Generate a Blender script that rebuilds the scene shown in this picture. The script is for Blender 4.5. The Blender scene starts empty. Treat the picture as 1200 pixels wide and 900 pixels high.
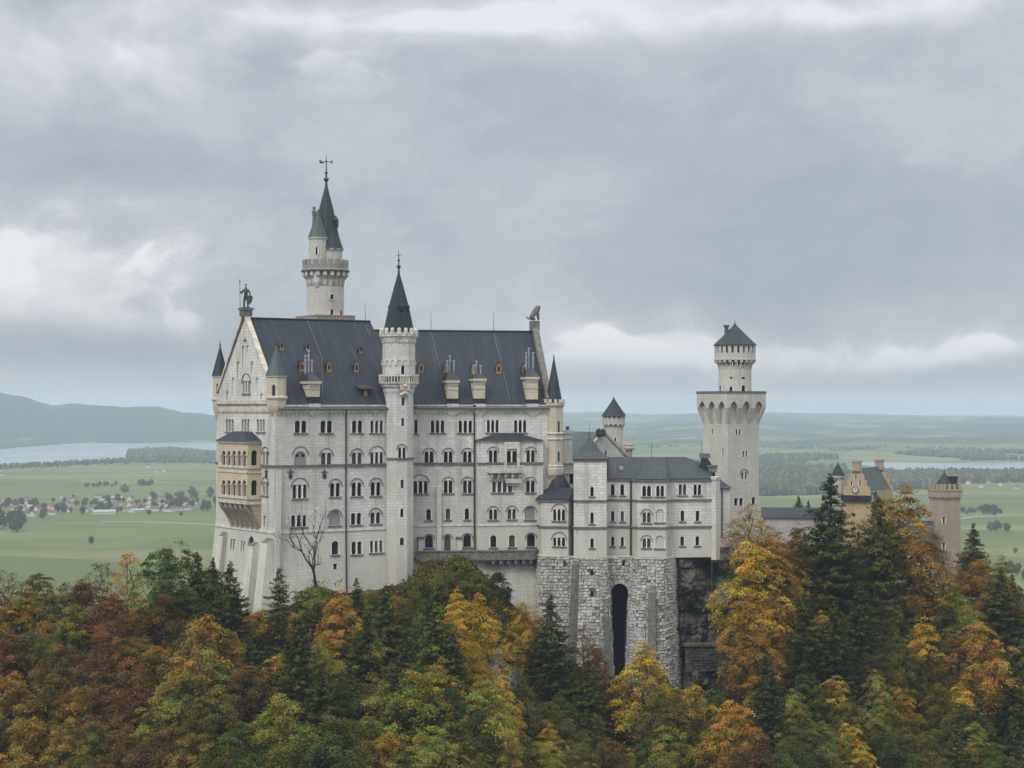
import bpy, bmesh, math, random
import numpy as np
from mathutils import Vector, Matrix, noise as mnoise
from mathutils.geometry import delaunay_2d_cdt

# ------------------------------------------------------------------ camera, sky, sun, exposure
F, HY, CX = 2250.0, 474.0, 600.0          # focal length, horizon row and centre column in photo pixels (1200 x 900)
sc = bpy.context.scene
COL = sc.collection
R = math.radians
cam_d = bpy.data.cameras.new("camera"); cam = bpy.data.objects.new("camera", cam_d); COL.objects.link(cam)
cam_d.sensor_width = 36.0; cam_d.lens = F * 36.0 / 1200.0
cam_d.shift_y = (HY - 450.0) / 1200.0
cam_d.clip_start = 1.0; cam_d.clip_end = 200000.0
cam.location = (0, 0, 0); cam.rotation_euler = (R(90), 0, 0)
sc.camera = cam

SUN_AZ, SUN_EL = R(215), R(46)            # azimuth measured clockwise from +Y
sun_d = bpy.data.lights.new("sun", 'SUN'); sun = bpy.data.objects.new("sun", sun_d); COL.objects.link(sun)
sun_d.energy = 1.5; sun_d.angle = R(20); sun_d.color = (1.0, 0.96, 0.9)
_sd = Vector((math.sin(SUN_AZ) * math.cos(SUN_EL), math.cos(SUN_AZ) * math.cos(SUN_EL), math.sin(SUN_EL)))
sun.rotation_euler = _sd.to_track_quat('Z', 'Y').to_euler()
sun.location = (0, -50, 120)

sc.view_settings.view_transform = 'Standard'; sc.view_settings.look = 'None'
sc.view_settings.exposure = 0.3; sc.view_settings.gamma = 1.0
sc.view_settings.use_curve_mapping = False
sc.render.engine = 'CYCLES'
sc.cycles.use_denoising = True
try:
    sc.cycles.denoiser = 'OPENIMAGEDENOISE'; sc.cycles.denoising_input_passes = 'RGB_ALBEDO_NORMAL'; sc.cycles.denoising_prefilter = 'NONE'
except Exception:
    pass
sc.cycles.max_bounces = 6; sc.cycles.diffuse_bounces = 3; sc.cycles.glossy_bounces = 2
sc.cycles.transmission_bounces = 3; sc.cycles.volume_bounces = 1; sc.cycles.transparent_max_bounces = 8


class NT:
    """small node-tree helper"""
    def __init__(s, tree):
        s.t = tree; s.n = tree.nodes; s.l = tree.links; s.n.clear()

    def new(s, typ, **kw):
        nd = s.n.new(typ)
        for k, v in kw.items():
            setattr(nd, k, v)
        return nd

    def put(s, inp, v):
        if hasattr(v, 'is_linked') or isinstance(v, bpy.types.NodeSocket):
            s.l.new(v, inp)
        elif v is not None:
            try:
                inp.default_value = v
            except Exception:
                inp.default_value = tuple(v) + (1.0,)

    def math(s, op, a, b=None, c=None, clamp=False):
        nd = s.new('ShaderNodeMath', operation=op, use_clamp=clamp)
        s.put(nd.inputs[0], a)
        if b is not None: s.put(nd.inputs[1], b)
        if c is not None: s.put(nd.inputs[2], c)
        return nd.outputs[0]

    def mix(s, f, a, b, mode='MIX'):
        nd = s.new('ShaderNodeMix', data_type='RGBA', blend_type=mode)
        s.put(nd.inputs[0], f); s.put(nd.inputs[6], a); s.put(nd.inputs[7], b)
        return nd.outputs[2]

    def noise(s, vec, scale, detail=4, rough=0.55, dist=0.0, dim='3D'):
        nd = s.new('ShaderNodeTexNoise', noise_dimensions=dim)
        if vec is not None: s.put(nd.inputs['Vector'], vec)
        nd.inputs['Scale'].default_value = scale; nd.inputs['Detail'].default_value = detail
        nd.inputs['Roughness'].default_value = rough; nd.inputs['Distortion'].default_value = dist
        return nd.outputs['Fac']

    def ramp(s, f, stops, interp='LINEAR'):
        nd = s.new('ShaderNodeValToRGB'); cr = nd.color_ramp; cr.interpolation = interp
        while len(cr.elements) > 1: cr.elements.remove(cr.elements[-1])
        for i, (p, c) in enumerate(stops):
            e = cr.elements[0] if i == 0 else cr.elements.new(p)
            e.position = p; e.color = (c, c, c, 1) if isinstance(c, (int, float)) else tuple(c) + (1,)
        s.put(nd.inputs[0], f)
        return nd.outputs[0]

    def map(s, v, a, b, c=0.0, d=1.0, smooth=True):
        nd = s.new('ShaderNodeMapRange', interpolation_type='SMOOTHSTEP' if smooth else 'LINEAR')
        s.put(nd.inputs[0], v)
        for i, x in enumerate((a, b, c, d)): nd.inputs[i + 1].default_value = x
        return nd.outputs[0]

    def vscale(s, vec, sc3, off=(0, 0, 0)):
        nd = s.new('ShaderNodeMapping'); s.put(nd.inputs[0], vec)
        nd.inputs['Scale'].default_value = sc3; nd.inputs['Location'].default_value = off
        return nd.outputs[0]


def make_world():
    w = bpy.data.worlds.new("World"); sc.world = w; w.use_nodes = True
    N = NT(w.node_tree)
    out = N.new('ShaderNodeOutputWorld')
    sky = N.new('ShaderNodeTexSky', sky_type='NISHITA', sun_disc=False)
    sky.sun_elevation = SUN_EL; sky.sun_rotation = SUN_AZ
    sky.air_density = 1.0; sky.dust_density = 1.0
    b1 = N.new('ShaderNodeBackground'); N.l.new(sky.outputs[0], b1.inputs[0]); b1.inputs[1].default_value = 0.10
    tc = N.new('ShaderNodeTexCoord'); sep = N.new('ShaderNodeSeparateXYZ')
    N.l.new(tc.outputs['Generated'], sep.inputs[0])
    az = N.math('ARCTAN2', sep.outputs[0], sep.outputs[1])
    el = N.math('ARCSINE', sep.outputs[2])
    comb = N.new('ShaderNodeCombineXYZ'); N.put(comb.inputs[0], az); N.put(comb.inputs[1], el)
    v = comb.outputs[0]
    # warped, horizontally stretched cloud noise
    wn = N.new('ShaderNodeTexNoise'); N.put(wn.inputs['Vector'], N.vscale(v, (7, 14, 1))); wn.inputs['Scale'].default_value = 1; wn.inputs['Detail'].default_value = 3
    wadd = N.new('ShaderNodeVectorMath', operation='MULTIPLY_ADD')
    N.l.new(wn.outputs['Color'], wadd.inputs[0]); wadd.inputs[1].default_value = (0.10, 0.05, 0); N.put(wadd.inputs[2], v)
    vw = wadd.outputs[0]
    big = N.noise(N.vscale(vw, (5.5, 11, 1), (3.1, 1.7, 0)), 1, 5, 0.5)
    med = N.noise(N.vscale(vw, (17, 27, 1), (7.3, 2.2, 0)), 1, 6, 0.55)
    fine = N.noise(N.vscale(vw, (45, 66, 1), (1.3, 9.2, 0)), 1, 5, 0.55)
    sepw = N.new('ShaderNodeSeparateXYZ'); N.put(sepw.inputs[0], vw)
    waz = N.math('SUBTRACT', sepw.outputs[0], 0.05); wel = N.math('SUBTRACT', sepw.outputs[1], 0.025)

    def blob(px, py, rx, ry, soft=1.0):
        """soft elliptical cloud mass centred on a direction; radii in the photo's pixel angle"""
        a = N.math('DIVIDE', N.math('SUBTRACT', waz, (px - CX) / F), rx / F)
        b = N.math('DIVIDE', N.math('SUBTRACT', wel, (HY - py) / F), ry / F)
        d2 = N.math('ADD', N.math('MULTIPLY', a, a), N.math('MULTIPLY', b, b))
        return N.math('POWER', 2.718, N.math('MULTIPLY', d2, -soft))

    val = N.math('MULTIPLY_ADD', N.math('SUBTRACT', big, 0.5), 0.42, 0.44)
    val = N.math('MULTIPLY_ADD', N.math('SUBTRACT', med, 0.5), 0.42, val)
    val = N.math('MULTIPLY_ADD', N.math('SUBTRACT', fine, 0.5), 0.24, val)
    for px, py, rx, ry, amp in SKY_BLOBS:
        k = N.math('MULTIPLY', blob(px, py, rx, ry), amp)
        val = N.math('MULTIPLY_ADD', k, N.map(med, 0.25, 0.7, 0.55, 1.3), val)
    # crisp-edged heaps low on the left and along the band above the hills
    for px, py, rx, ry, amp in SKY_HEAPS:
        e = N.math('MULTIPLY_ADD', N.math('SUBTRACT', fine, 0.5), 1.15, blob(px, py, rx, ry))
        e = N.math('MULTIPLY_ADD', N.math('SUBTRACT', med, 0.5), 0.9, e)
        k = N.math('MULTIPLY', N.map(e, 0.32, 0.70), N.map(wel, (HY - py - ry * 1.1) / F, (HY - py + ry * .7) / F, 0.0, 1.0))
        k = N.math('MULTIPLY', k, N.map(blob(px, py, rx, ry), 0.06, 0.25))
        val = N.math('MULTIPLY_ADD', k, amp, val)
    val = N.math('MULTIPLY_ADD', N.math('SUBTRACT', val, 0.5), 1.3, 0.48)
    col = N.ramp(val, [(0.0, (0.335, 0.378, 0.442)), (0.28, (0.425, 0.461, 0.512)), (0.52, (0.535, 0.561, 0.598)), (0.8, (0.68, 0.70, 0.73)), (1.0, (0.79, 0.805, 0.845))])
    # a paler, bluish band right on the horizon; brighter overhead like any overcast sky
    hz = N.map(el, 0.0, 0.045, 1.0, 0.0)
    col = N.mix(N.math('MULTIPLY', hz, 0.75), col, (0.42, 0.45, 0.505, 1))
    up = N.map(el, 0.24, 1.1, 1.0, SKY_TOP)
    col = N.mix(N.map(el, 0.25, 0.8), col, (0.56, 0.565, 0.565, 1))
    b2 = N.new('ShaderNodeBackground'); N.put(b2.inputs[0], col); N.put(b2.inputs[1], N.math('MULTIPLY', up, SKY_GAIN))
    mx = N.new('ShaderNodeMixShader'); mx.inputs[0].default_value = 0.93
    N.l.new(b1.outputs[0], mx.inputs[1]); N.l.new(b2.outputs[0], mx.inputs[2]); N.l.new(mx.outputs[0], out.inputs[0])


SKY_TOP, SKY_GAIN = 4.2, 0.84
HAZE = 0.64e-4
#            px    py   rx   ry   amount  (direction of each cloud mass, brightness)
SKY_BLOBS = [(200, 80, 260, 70, 0.26), (600, 18, 170, 34, 0.62), (330, 20, 200, 26, 0.22), (1010, 8, 260, 26, 0.40), (375, 140, 60, 70, 0.14), (330, 85, 70, 55, -0.24), (640, 110, 230, 70, -0.12),
             (860, 250, 330, 100, -0.20), (640, 250, 90, 70, 0.10), (1050, 120, 200, 60, 0.07), (1120, 300, 160, 60, -0.16), (60, 335, 210, 66, 0.20), (110, 205, 220, 50, -0.10), (225, 372, 60, 40, 0.10),
             (130, 412, 260, 26, -0.34), (300, 360, 90, 60, -0.12), (740, 400, 130, 34, 0.34), (1020, 420, 230, 20, 0.30), (900, 350, 150, 30, -0.12), (140, 450, 260, 14, 0.16), (800, 458, 320, 15, -0.20), (1100, 455, 160, 14, -0.16)]
SKY_HEAPS = [(90, 335, 140, 62, 0.24), (195, 325, 50, 50, 0.14), (10, 330, 70, 46, 0.12), (225, 372, 36, 26, 0.20), (705, 408, 75, 34, 0.30), (900, 412, 90, 26, 0.20), (1090, 424, 140, 20, 0.26), (770, 395, 60, 24, 0.16), (390, 105, 50, 40, 0.16), (250, 75, 90, 40, 0.10)]
make_world()

# ------------------------------------------------------------------ helpers: pixels to places, meshes, things
def at(px, D):
    return Vector(((px - CX) / F * D, D))


def zat(py, D):
    return (HY - py) / F * D


def W(px, py, D):
    return Vector(((px - CX) / F * D, D, (HY - py) / F * D))


class MB:
    """collects faces, then builds ONE mesh object"""
    def __init__(s):
        s.v = []; s.f = []; s.uv = []; s.mi = []

    def face(s, pts, uv=None, mi=0):
        i = len(s.v); s.v.extend([tuple(p) for p in pts]); s.f.append(list(range(i, i + len(pts)))); s.mi.append(mi)
        s.uv.append(uv if uv is not None else autouv(pts))

    def quad_strip(s, a, b, closed=False, mi=0):
        n = len(a)
        for i in range(n if closed else n - 1):
            j = (i + 1) % n
            s.face([a[i], a[j], b[j], b[i]], mi=mi)

    def box(s, c, size, rz=0.0, mi=0, taper=1.0):
        hx, hy, hz = size[0] / 2, size[1] / 2, size[2] / 2
        cs, sn = math.cos(rz), math.sin(rz)
        P = []
        for dz, t in ((-hz, 1.0), (hz, taper)):
            for sx, sy in ((-1, -1), (1, -1), (1, 1), (-1, 1)):
                x, y = sx * hx * t, sy * hy * t
                P.append(Vector((c[0] + x * cs - y * sn, c[1] + x * sn + y * cs, c[2] + dz)))
        for q in ((0, 1, 5, 4), (1, 2, 6, 5), (2, 3, 7, 6), (3, 0, 4, 7), (4, 5, 6, 7), (3, 2, 1, 0)):
            s.face([P[k] for k in q], mi=mi)

    def prism(s, poly, z0, z1, caps=True, mi=0):
        """poly counter-clockwise from above"""
        a = [Vector((p[0], p[1], z0)) for p in poly]; b = [Vector((p[0], p[1], z1)) for p in poly]
        s.quad_strip(a, b, True, mi)
        if caps: s.face(b, mi=mi); s.face(a[::-1], mi=mi)

    def lathe(s, c, prof, n=16, ph=0.0, mi=0, cap=True, a0=0.0, a1=2 * math.pi):
        """prof: list of (radius, z); c = (x, y)"""
        full = abs(a1 - a0 - 2 * math.pi) < 1e-6
        m = n if full else n + 1
        rings = []
        for r, z in prof:
            rings.append([Vector((c[0] + r * math.cos(ph + a0 + (a1 - a0) * k / n), c[1] + r * math.sin(ph + a0 + (a1 - a0) * k / n), z)) for k in range(m)])
        rm = max(p[0] for p in prof)
        L = 0.0; Ls = [0.0]
        for i in range(1, len(prof)):
            L += math.hypot(prof[i][0] - prof[i - 1][0], prof[i][1] - prof[i - 1][1]); Ls.append(L)
        for i in range(len(prof) - 1):
            for k in range(n):
                j = (k + 1) % m
                u0, u1 = (a1 - a0) * k / n * rm, (a1 - a0) * (k + 1) / n * rm
                v0, v1 = prof[0][1] + Ls[i], prof[0][1] + Ls[i + 1]
                if prof[i + 1][0] < 1e-4:
                    s.face([rings[i][k], rings[i][j], rings[i + 1][k]], [(u0, v0), (u1, v0), ((u0 + u1) / 2, v1)], mi)
                elif prof[i][0] < 1e-4:
                    s.face([rings[i][k], rings[i + 1][j], rings[i + 1][k]], [(u0, v0), (u1, v1), (u0, v1)], mi)
                else:
                    s.face([rings[i][k], rings[i][j], rings[i + 1][j], rings[i + 1][k]], [(u0, v0), (u1, v0), (u1, v1), (u0, v1)], mi)
        if cap and full:
            if prof[-1][0] > 1e-4: s.face(rings[-1], mi=mi)
            if prof[0][0] > 1e-4: s.face(rings[0][::-1], mi=mi)

    def tube(s, pts, radii, n=6, mi=0):
        pts = [Vector(p) for p in pts]; rings = []
        for i, p in enumerate(pts):
            d = (pts[min(i + 1, len(pts) - 1)] - pts[max(i - 1, 0)]).normalized()
            a = d.orthogonal().normalized(); b = d.cross(a)
            rings.append([p + (a * math.cos(2 * math.pi * k / n) + b * math.sin(2 * math.pi * k / n)) * radii[i] for k in range(n)])
        for i in range(len(rings) - 1): s.quad_strip(rings[i], rings[i + 1], True, mi)
        s.face(rings[-1], mi=mi); s.face(rings[0][::-1], mi=mi)

    def sphere(s, c, r, n=8, m=6, sz=1.0, mi=0):
        s.lathe((c[0], c[1]), [(r * math.sin(math.pi * k / m) if 0 < k < m else 0.0, c[2] - r * sz * math.cos(math.pi * k / m)) for k in range(m + 1)], n, mi=mi)

    def build(s, name, mat, parent=None, smooth=False):
        me = bpy.data.meshes.new(name); me.from_pydata(s.v, [], s.f)
        mats = mat if isinstance(mat, (list, tuple)) else [mat]
        for m in mats: me.materials.append(m)
        uvl = me.uv_layers.new(name="UVMap")
        flat = np.array([c for u in s.uv for p in u for c in p], dtype=np.float32)
        uvl.data.foreach_set("uv", flat)
        if len(mats) > 1: me.polygons.foreach_set("material_index", s.mi)
        if smooth: me.polygons.foreach_set("use_smooth", [True] * len(s.f))
        me.update()
        o = bpy.data.objects.new(name, me); COL.objects.link(o)
        if parent is not None: o.parent = parent; o.matrix_parent_inverse = wmat(parent).inverted()
        return o


def wmat(o):
    m = o.matrix_basis.copy()
    if o.parent is not None: m = wmat(o.parent) @ o.matrix_parent_inverse @ m
    return m


def autouv(pts):
    p = [Vector(q) for q in pts]; n = Vector((0, 0, 0))
    for i in range(len(p)):
        a, b = p[i], p[(i + 1) % len(p)]; n += Vector(((a.y - b.y) * (a.z + b.z), (a.z - b.z) * (a.x + b.x), (a.x - b.x) * (a.y + b.y)))
    if n.length < 1e-12: return [(0, 0)] * len(p)
    n.normalize()
    if abs(n.z) > 0.995: return [(q.x, q.y) for q in p]
    t = Vector((-n.y, n.x, 0)).normalized(); u = n.cross(t)
    return [(q.dot(t), q.dot(u)) for q in p]


def tag(o, label=None, cat=None, group=None, kind=None):
    if label: o['label'] = label
    if cat: o['category'] = cat
    if group: o['group'] = group
    if kind: o['kind'] = kind
    return o


def thing(name, loc, label, cat, group=None):
    o = bpy.data.objects.new(name, None); COL.objects.link(o); o.location = loc; o.empty_display_size = 1
    return tag(o, label, cat, group)
# ------------------------------------------------------------------ materials
def material(name):
    m = bpy.data.materials.new(name); m.use_nodes = True
    N = NT(m.node_tree)
    out = N.new('ShaderNodeOutputMaterial'); b = N.new('ShaderNodeBsdfPrincipled')
    N.l.new(b.outputs[0], out.inputs[0])
    return m, N, b


def uvcoord(N):
    return N.new('ShaderNodeUVMap', uv_map="UVMap").outputs[0]


def bump(N, b, h, strength, dist):
    nd = N.new('ShaderNodeBump'); nd.inputs['Strength'].default_value = strength; nd.inputs['Distance'].default_value = dist
    N.put(nd.inputs['Height'], h); N.l.new(nd.outputs[0], b.inputs['Normal'])


def stone(name, c1, c2, mortar, bw=1.5, bh=0.62, stain=0.5, ms=0.03, rough=0.85, streak=(0.42, 0.42, 0.40), lower=False):
    m, N, b = material(name)
    uv = uvcoord(N); geo = N.new('ShaderNodeNewGeometry').outputs['Position']
    br = N.new('ShaderNodeTexBrick'); N.put(br.inputs['Vector'], uv)
    br.inputs['Color1'].default_value = c1 + (1,); br.inputs['Color2'].default_value = c2 + (1,); br.inputs['Mortar'].default_value = mortar + (1,)
    br.inputs['Scale'].default_value = 1; br.inputs['Brick Width'].default_value = bw; br.inputs['Row Height'].default_value = bh
    br.inputs['Mortar Size'].default_value = ms; br.inputs['Mortar Smooth'].default_value = 0.3; br.inputs['Bias'].default_value = -0.1
    big = N.noise(geo, 0.09, 5, 0.6)
    col = N.mix(N.map(big, 0.35, 0.68, 0.0, stain * 0.8), br.outputs['Color'], tuple(x * y * 1.3 for x, y in zip(c1, streak)) + (1,))
    st = N.noise(N.vscale(geo, (0.55, 0.55, 0.05)), 1, 5, 0.65)
    col = N.mix(N.map(st, 0.48, 0.74, 0.0, stain), col, tuple(x * y for x, y in zip(c1, streak)) + (1,))
    fn = N.noise(geo, 2.2, 3, 0.6)
    col = N.mix(N.map(fn, 0.25, 0.8, 0.0, 0.28), col, (0.22, 0.21, 0.19, 1))
    b.inputs['Roughness'].default_value = rough
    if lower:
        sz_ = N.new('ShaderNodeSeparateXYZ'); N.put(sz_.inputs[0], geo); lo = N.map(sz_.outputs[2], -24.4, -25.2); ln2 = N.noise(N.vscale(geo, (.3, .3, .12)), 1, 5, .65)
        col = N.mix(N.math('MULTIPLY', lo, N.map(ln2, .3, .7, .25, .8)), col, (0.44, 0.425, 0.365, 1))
    bl = N.noise(N.vscale(geo, (.16, .16, .07), (9, 3, 1)), 1, 3, .5)
    col = N.mix(N.map(bl, .42, .62, 0, .20), col, tuple(x * .72 for x in c2) + (1,)); N.put(b.inputs['Base Color'], col)
    bump(N, b, N.math('ADD', N.math('MULTIPLY', br.outputs['Fac'], -1.0), N.math('MULTIPLY', fn, 0.6)), 0.4, 0.04)
    return m


def plain(name, c, rough=0.8, var=0.35, scale=1.5, dark=None, metallic=0.0, sz=(1, 1, 1)):
    m, N, b = material(name)
    geo = N.new('ShaderNodeNewGeometry').outputs['Position']
    n = N.noise(N.vscale(geo, sz), scale, 5, 0.6)
    dk = dark or tuple(x * (1 - var) for x in c)
    N.put(b.inputs['Base Color'], N.mix(N.map(n, 0.3, 0.7), c + (1,), dk + (1,)))
    b.inputs['Roughness'].default_value = rough; b.inputs['Metallic'].default_value = metallic
    bump(N, b, n, 0.3, 0.05)
    return m


def sheet_roof(name, c, streakc, seam=0.62, rough=0.5, streak=0.6):
    """sheet metal roof: standing seams down the slope, weather streaks"""
    m, N, b = material(name)
    uv = uvcoord(N); geo = N.new('ShaderNodeNewGeometry').outputs['Position']
    sp = N.new('ShaderNodeSeparateXYZ'); N.put(sp.inputs[0], uv)
    u = N.math('DIVIDE', sp.outputs[0], seam)
    fr = N.math('FRACT', u)
    line = N.map(N.math('ABSOLUTE', N.math('SUBTRACT', fr, 0.5)), 0.40, 0.48)
    cell = N.new('ShaderNodeTexWhiteNoise', noise_dimensions='1D'); N.put(cell.inputs['W'], N.math('FLOOR', u))
    st = N.noise(N.vscale(uv, (0.9, 0.09, 1)), 1, 5, 0.65)
    bg = N.noise(geo, 0.12, 4, 0.6)
    col = N.mix(N.math('MULTIPLY', N.map(st, 0.48, 0.75), streak), c + (1,), streakc + (1,))
    col = N.mix(N.math('MULTIPLY', cell.outputs['Value'], 0.14), col, tuple(x * 0.55 for x in c) + (1,))
    col = N.mix(N.map(bg, 0.4, 0.75, 0, 0.4), col, tuple(x * 0.6 for x in c) + (1,))
    col = N.mix(N.math('MULTIPLY', line, 0.28), col, tuple(x * 1.15 for x in streakc) + (1,))
    N.put(b.inputs['Base Color'], col); b.inputs['Roughness'].default_value = rough
    b.inputs['Specular IOR Level'].default_value = 0.22
    bump(N, b, N.math('ADD', line, N.math('MULTIPLY', st, 0.4)), 0.5, 0.05)
    return m


def leaf_mat(name, trans=0.35):
    m = bpy.data.materials.new(name); m.use_nodes = True
    N = NT(m.node_tree); out = N.new('ShaderNodeOutputMaterial')
    oi = N.new('ShaderNodeObjectInfo'); at_ = N.new('ShaderNodeAttribute', attribute_name="Col")
    col = N.mix(1.0, oi.outputs['Color'], at_.outputs['Color'], 'MULTIPLY')
    d = N.new('ShaderNodeBsdfDiffuse'); t = N.new('ShaderNodeBsdfTranslucent')
    N.put(d.inputs[0], col); N.put(t.inputs[0], col)
    mx = N.new('ShaderNodeMixShader'); mx.inputs[0].default_value = trans
    N.l.new(d.outputs[0], mx.inputs[1]); N.l.new(t.outputs[0], mx.inputs[2]); N.l.new(mx.outputs[0], out.inputs[0])
    return m


def glass_mat():
    m, N, b = material("window_glass")
    geo = N.new('ShaderNodeNewGeometry').outputs['Position']
    n = N.noise(geo, 0.35, 2, 0.5)
    oi = N.new('ShaderNodeObjectInfo'); gc = N.mix(N.map(n, 0.4, 0.7), (0.006, 0.007, 0.009, 1), (0.02, 0.021, 0.024, 1)); N.put(b.inputs['Base Color'], N.mix(N.map(oi.outputs['Random'], .74, .80), gc, (0.06, 0.058, 0.055, 1)))
    b.inputs['Roughness'].default_value = 0.22; b.inputs['Specular IOR Level'].default_value = 0.2
    return m


M = {}
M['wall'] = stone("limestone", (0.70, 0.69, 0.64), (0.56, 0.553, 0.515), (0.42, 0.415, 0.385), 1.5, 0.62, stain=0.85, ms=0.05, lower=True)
M['base'] = stone("pale_base_stone", (0.63, 0.62, 0.565), (0.54, 0.53, 0.48), (0.41, 0.40, 0.37), 1.9, 0.8, stain=0.62, streak=(0.46, 0.46, 0.40))
def rust_mat():
    m, N, b = material("rusticated_stone"); uv = uvcoord(N); geo = N.new('ShaderNodeNewGeometry').outputs['Position']
    wn = N.new('ShaderNodeTexWhiteNoise', noise_dimensions='2D'); N.put(wn.inputs['Vector'], uv)
    col = N.ramp(wn.outputs['Value'], [(0.0, (0.16, 0.155, 0.14)), (0.12, (0.29, 0.28, 0.255)), (0.35, (0.40, 0.39, 0.355)), (0.7, (0.50, 0.485, 0.445)), (1.0, (0.57, 0.555, 0.51))])
    st = N.noise(N.vscale(geo, (.5, .5, .07)), 1, 5, .65); col = N.mix(N.map(st, .48, .72, 0, .7), col, (.17, .165, .15, 1))
    fn = N.noise(geo, 2.6, 5, .65); col = N.mix(N.map(fn, .35, .75, 0, .5), col, (.2, .195, .175, 1))
    N.put(b.inputs['Base Color'], col); b.inputs['Roughness'].default_value = .9; bump(N, b, fn, .9, .12); return m
M['rust'] = rust_mat()
M['rustgap'] = plain("rustication_joint", (0.21, 0.205, 0.185), 0.95, 0.6, 0.9)
M['tower'] = stone("tower_limestone", (0.55, 0.53, 0.475), (0.47, 0.455, 0.41), (0.34, 0.33, 0.30), 1.1, 0.5, stain=0.4)
M['sand'] = stone("yellow_sandstone", (0.57, 0.51, 0.395), (0.49, 0.435, 0.335), (0.35, 0.315, 0.25), 1.1, 0.5, stain=0.5, streak=(0.55, 0.55, 0.58))
M['yellow'] = stone("ochre_sandstone", (0.50, 0.39, 0.22), (0.42, 0.32, 0.18), (0.28, 0.22, 0.14), 1.0, 0.5, stain=0.4)
M['loggia'] = stone("golden_sandstone", (0.58, 0.485, 0.335), (0.50, 0.415, 0.285), (0.35, 0.30, 0.215), 1.1, 0.5, stain=0.5, streak=(0.6, 0.6, 0.62))
M['brown'] = stone("brown_sandstone", (0.42, 0.355, 0.27), (0.33, 0.275, 0.205), (0.2, 0.17, 0.13), 1.0, 0.5, stain=0.5)
M['render'] = plain("white_render", (0.62, 0.60, 0.57), 0.9, 0.25, 0.5)
M['trim'] = plain("pale_trim_stone", (0.60, 0.57, 0.50), 0.85, 0.35, 0.8)
M['trimy'] = plain("yellow_trim_stone", (0.57, 0.525, 0.44), 0.85, 0.4, 0.8)
M['column'] = plain("white_colonnette", (0.70, 0.69, 0.65), 0.8, 0.1, 1.0)
M['conductor'] = plain("dull_wire", (0.12, 0.13, 0.14), 0.6, 0.2, 1.0)
M['weather'] = stone("weathered_gallery_stone", (0.33, 0.305, 0.25), (0.26, 0.24, 0.20), (0.15, 0.14, 0.12), 0.9, 0.45, stain=0.7)
M['ledge'] = plain("weathered_shadow_ledge", (0.15, 0.145, 0.135), 0.9, 0.45, 0.7)  # dark weathered tone; on sills and arch rings it also paints shadow lines
M['slate'] = sheet_roof("dark_sheet_roof", (0.020, 0.027, 0.037), (0.055, 0.064, 0.076), 0.75, 0.62, 0.75)
M['cone'] = sheet_roof("dark_cone_roof", (0.020, 0.028, 0.033), (0.045, 0.056, 0.06), 0.5)
M['copper'] = sheet_roof("green_copper_roof", (0.052, 0.072, 0.075), (0.12, 0.155, 0.152), 0.6)
M['copperdark'] = sheet_roof("dull_green_roof", (0.028, 0.038, 0.042), (0.066, 0.086, 0.088), 0.55)
M['flat'] = sheet_roof("lead_flat_roof", (0.016, 0.024, 0.029), (0.05, 0.064, 0.07), 0.6)
M['wood'] = plain("orange_dormer_wood", (0.34, 0.20, 0.095), 0.7, 0.4, 2.0)
M['oak'] = plain("brown_oak_door", (0.10, 0.055, 0.035), 0.6, 0.4, 2.0)
M['pipe'] = plain("dark_drainpipe", (0.035, 0.036, 0.04), 0.5, 0.3, 1.0)
M['bronze'] = plain("patinated_bronze", (0.05, 0.065, 0.055), 0.55, 0.4, 1.5, metallic=0.3)
M['greystone'] = plain("dark_grey_sculpture_stone", (0.17, 0.165, 0.15), 0.9, 0.5, 1.2)
M['blind'] = plain("grey_blind_panel", (0.24, 0.235, 0.225), 0.85, 0.15, 0.8)
M['pot'] = plain("pale_zinc_pot", (0.34, 0.36, 0.38), 0.5, 0.3, 3.0)
M['glass'] = glass_mat()
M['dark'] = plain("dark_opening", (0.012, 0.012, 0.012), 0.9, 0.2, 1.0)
M['bark'] = plain("grey_brown_bark", (0.075, 0.062, 0.05), 0.95, 0.45, 2.0)
M['barkdark'] = plain("dark_bark", (0.035, 0.028, 0.024), 0.95, 0.4, 2.0)
M['leaf'] = leaf_mat("broad_leaf", 0.26)
M['needle'] = leaf_mat("needle", 0.12)
# ------------------------------------------------------------------ walls with real openings, windows, turrets, roofs
def V2(p): return Vector((p[0], p[1]))


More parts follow.
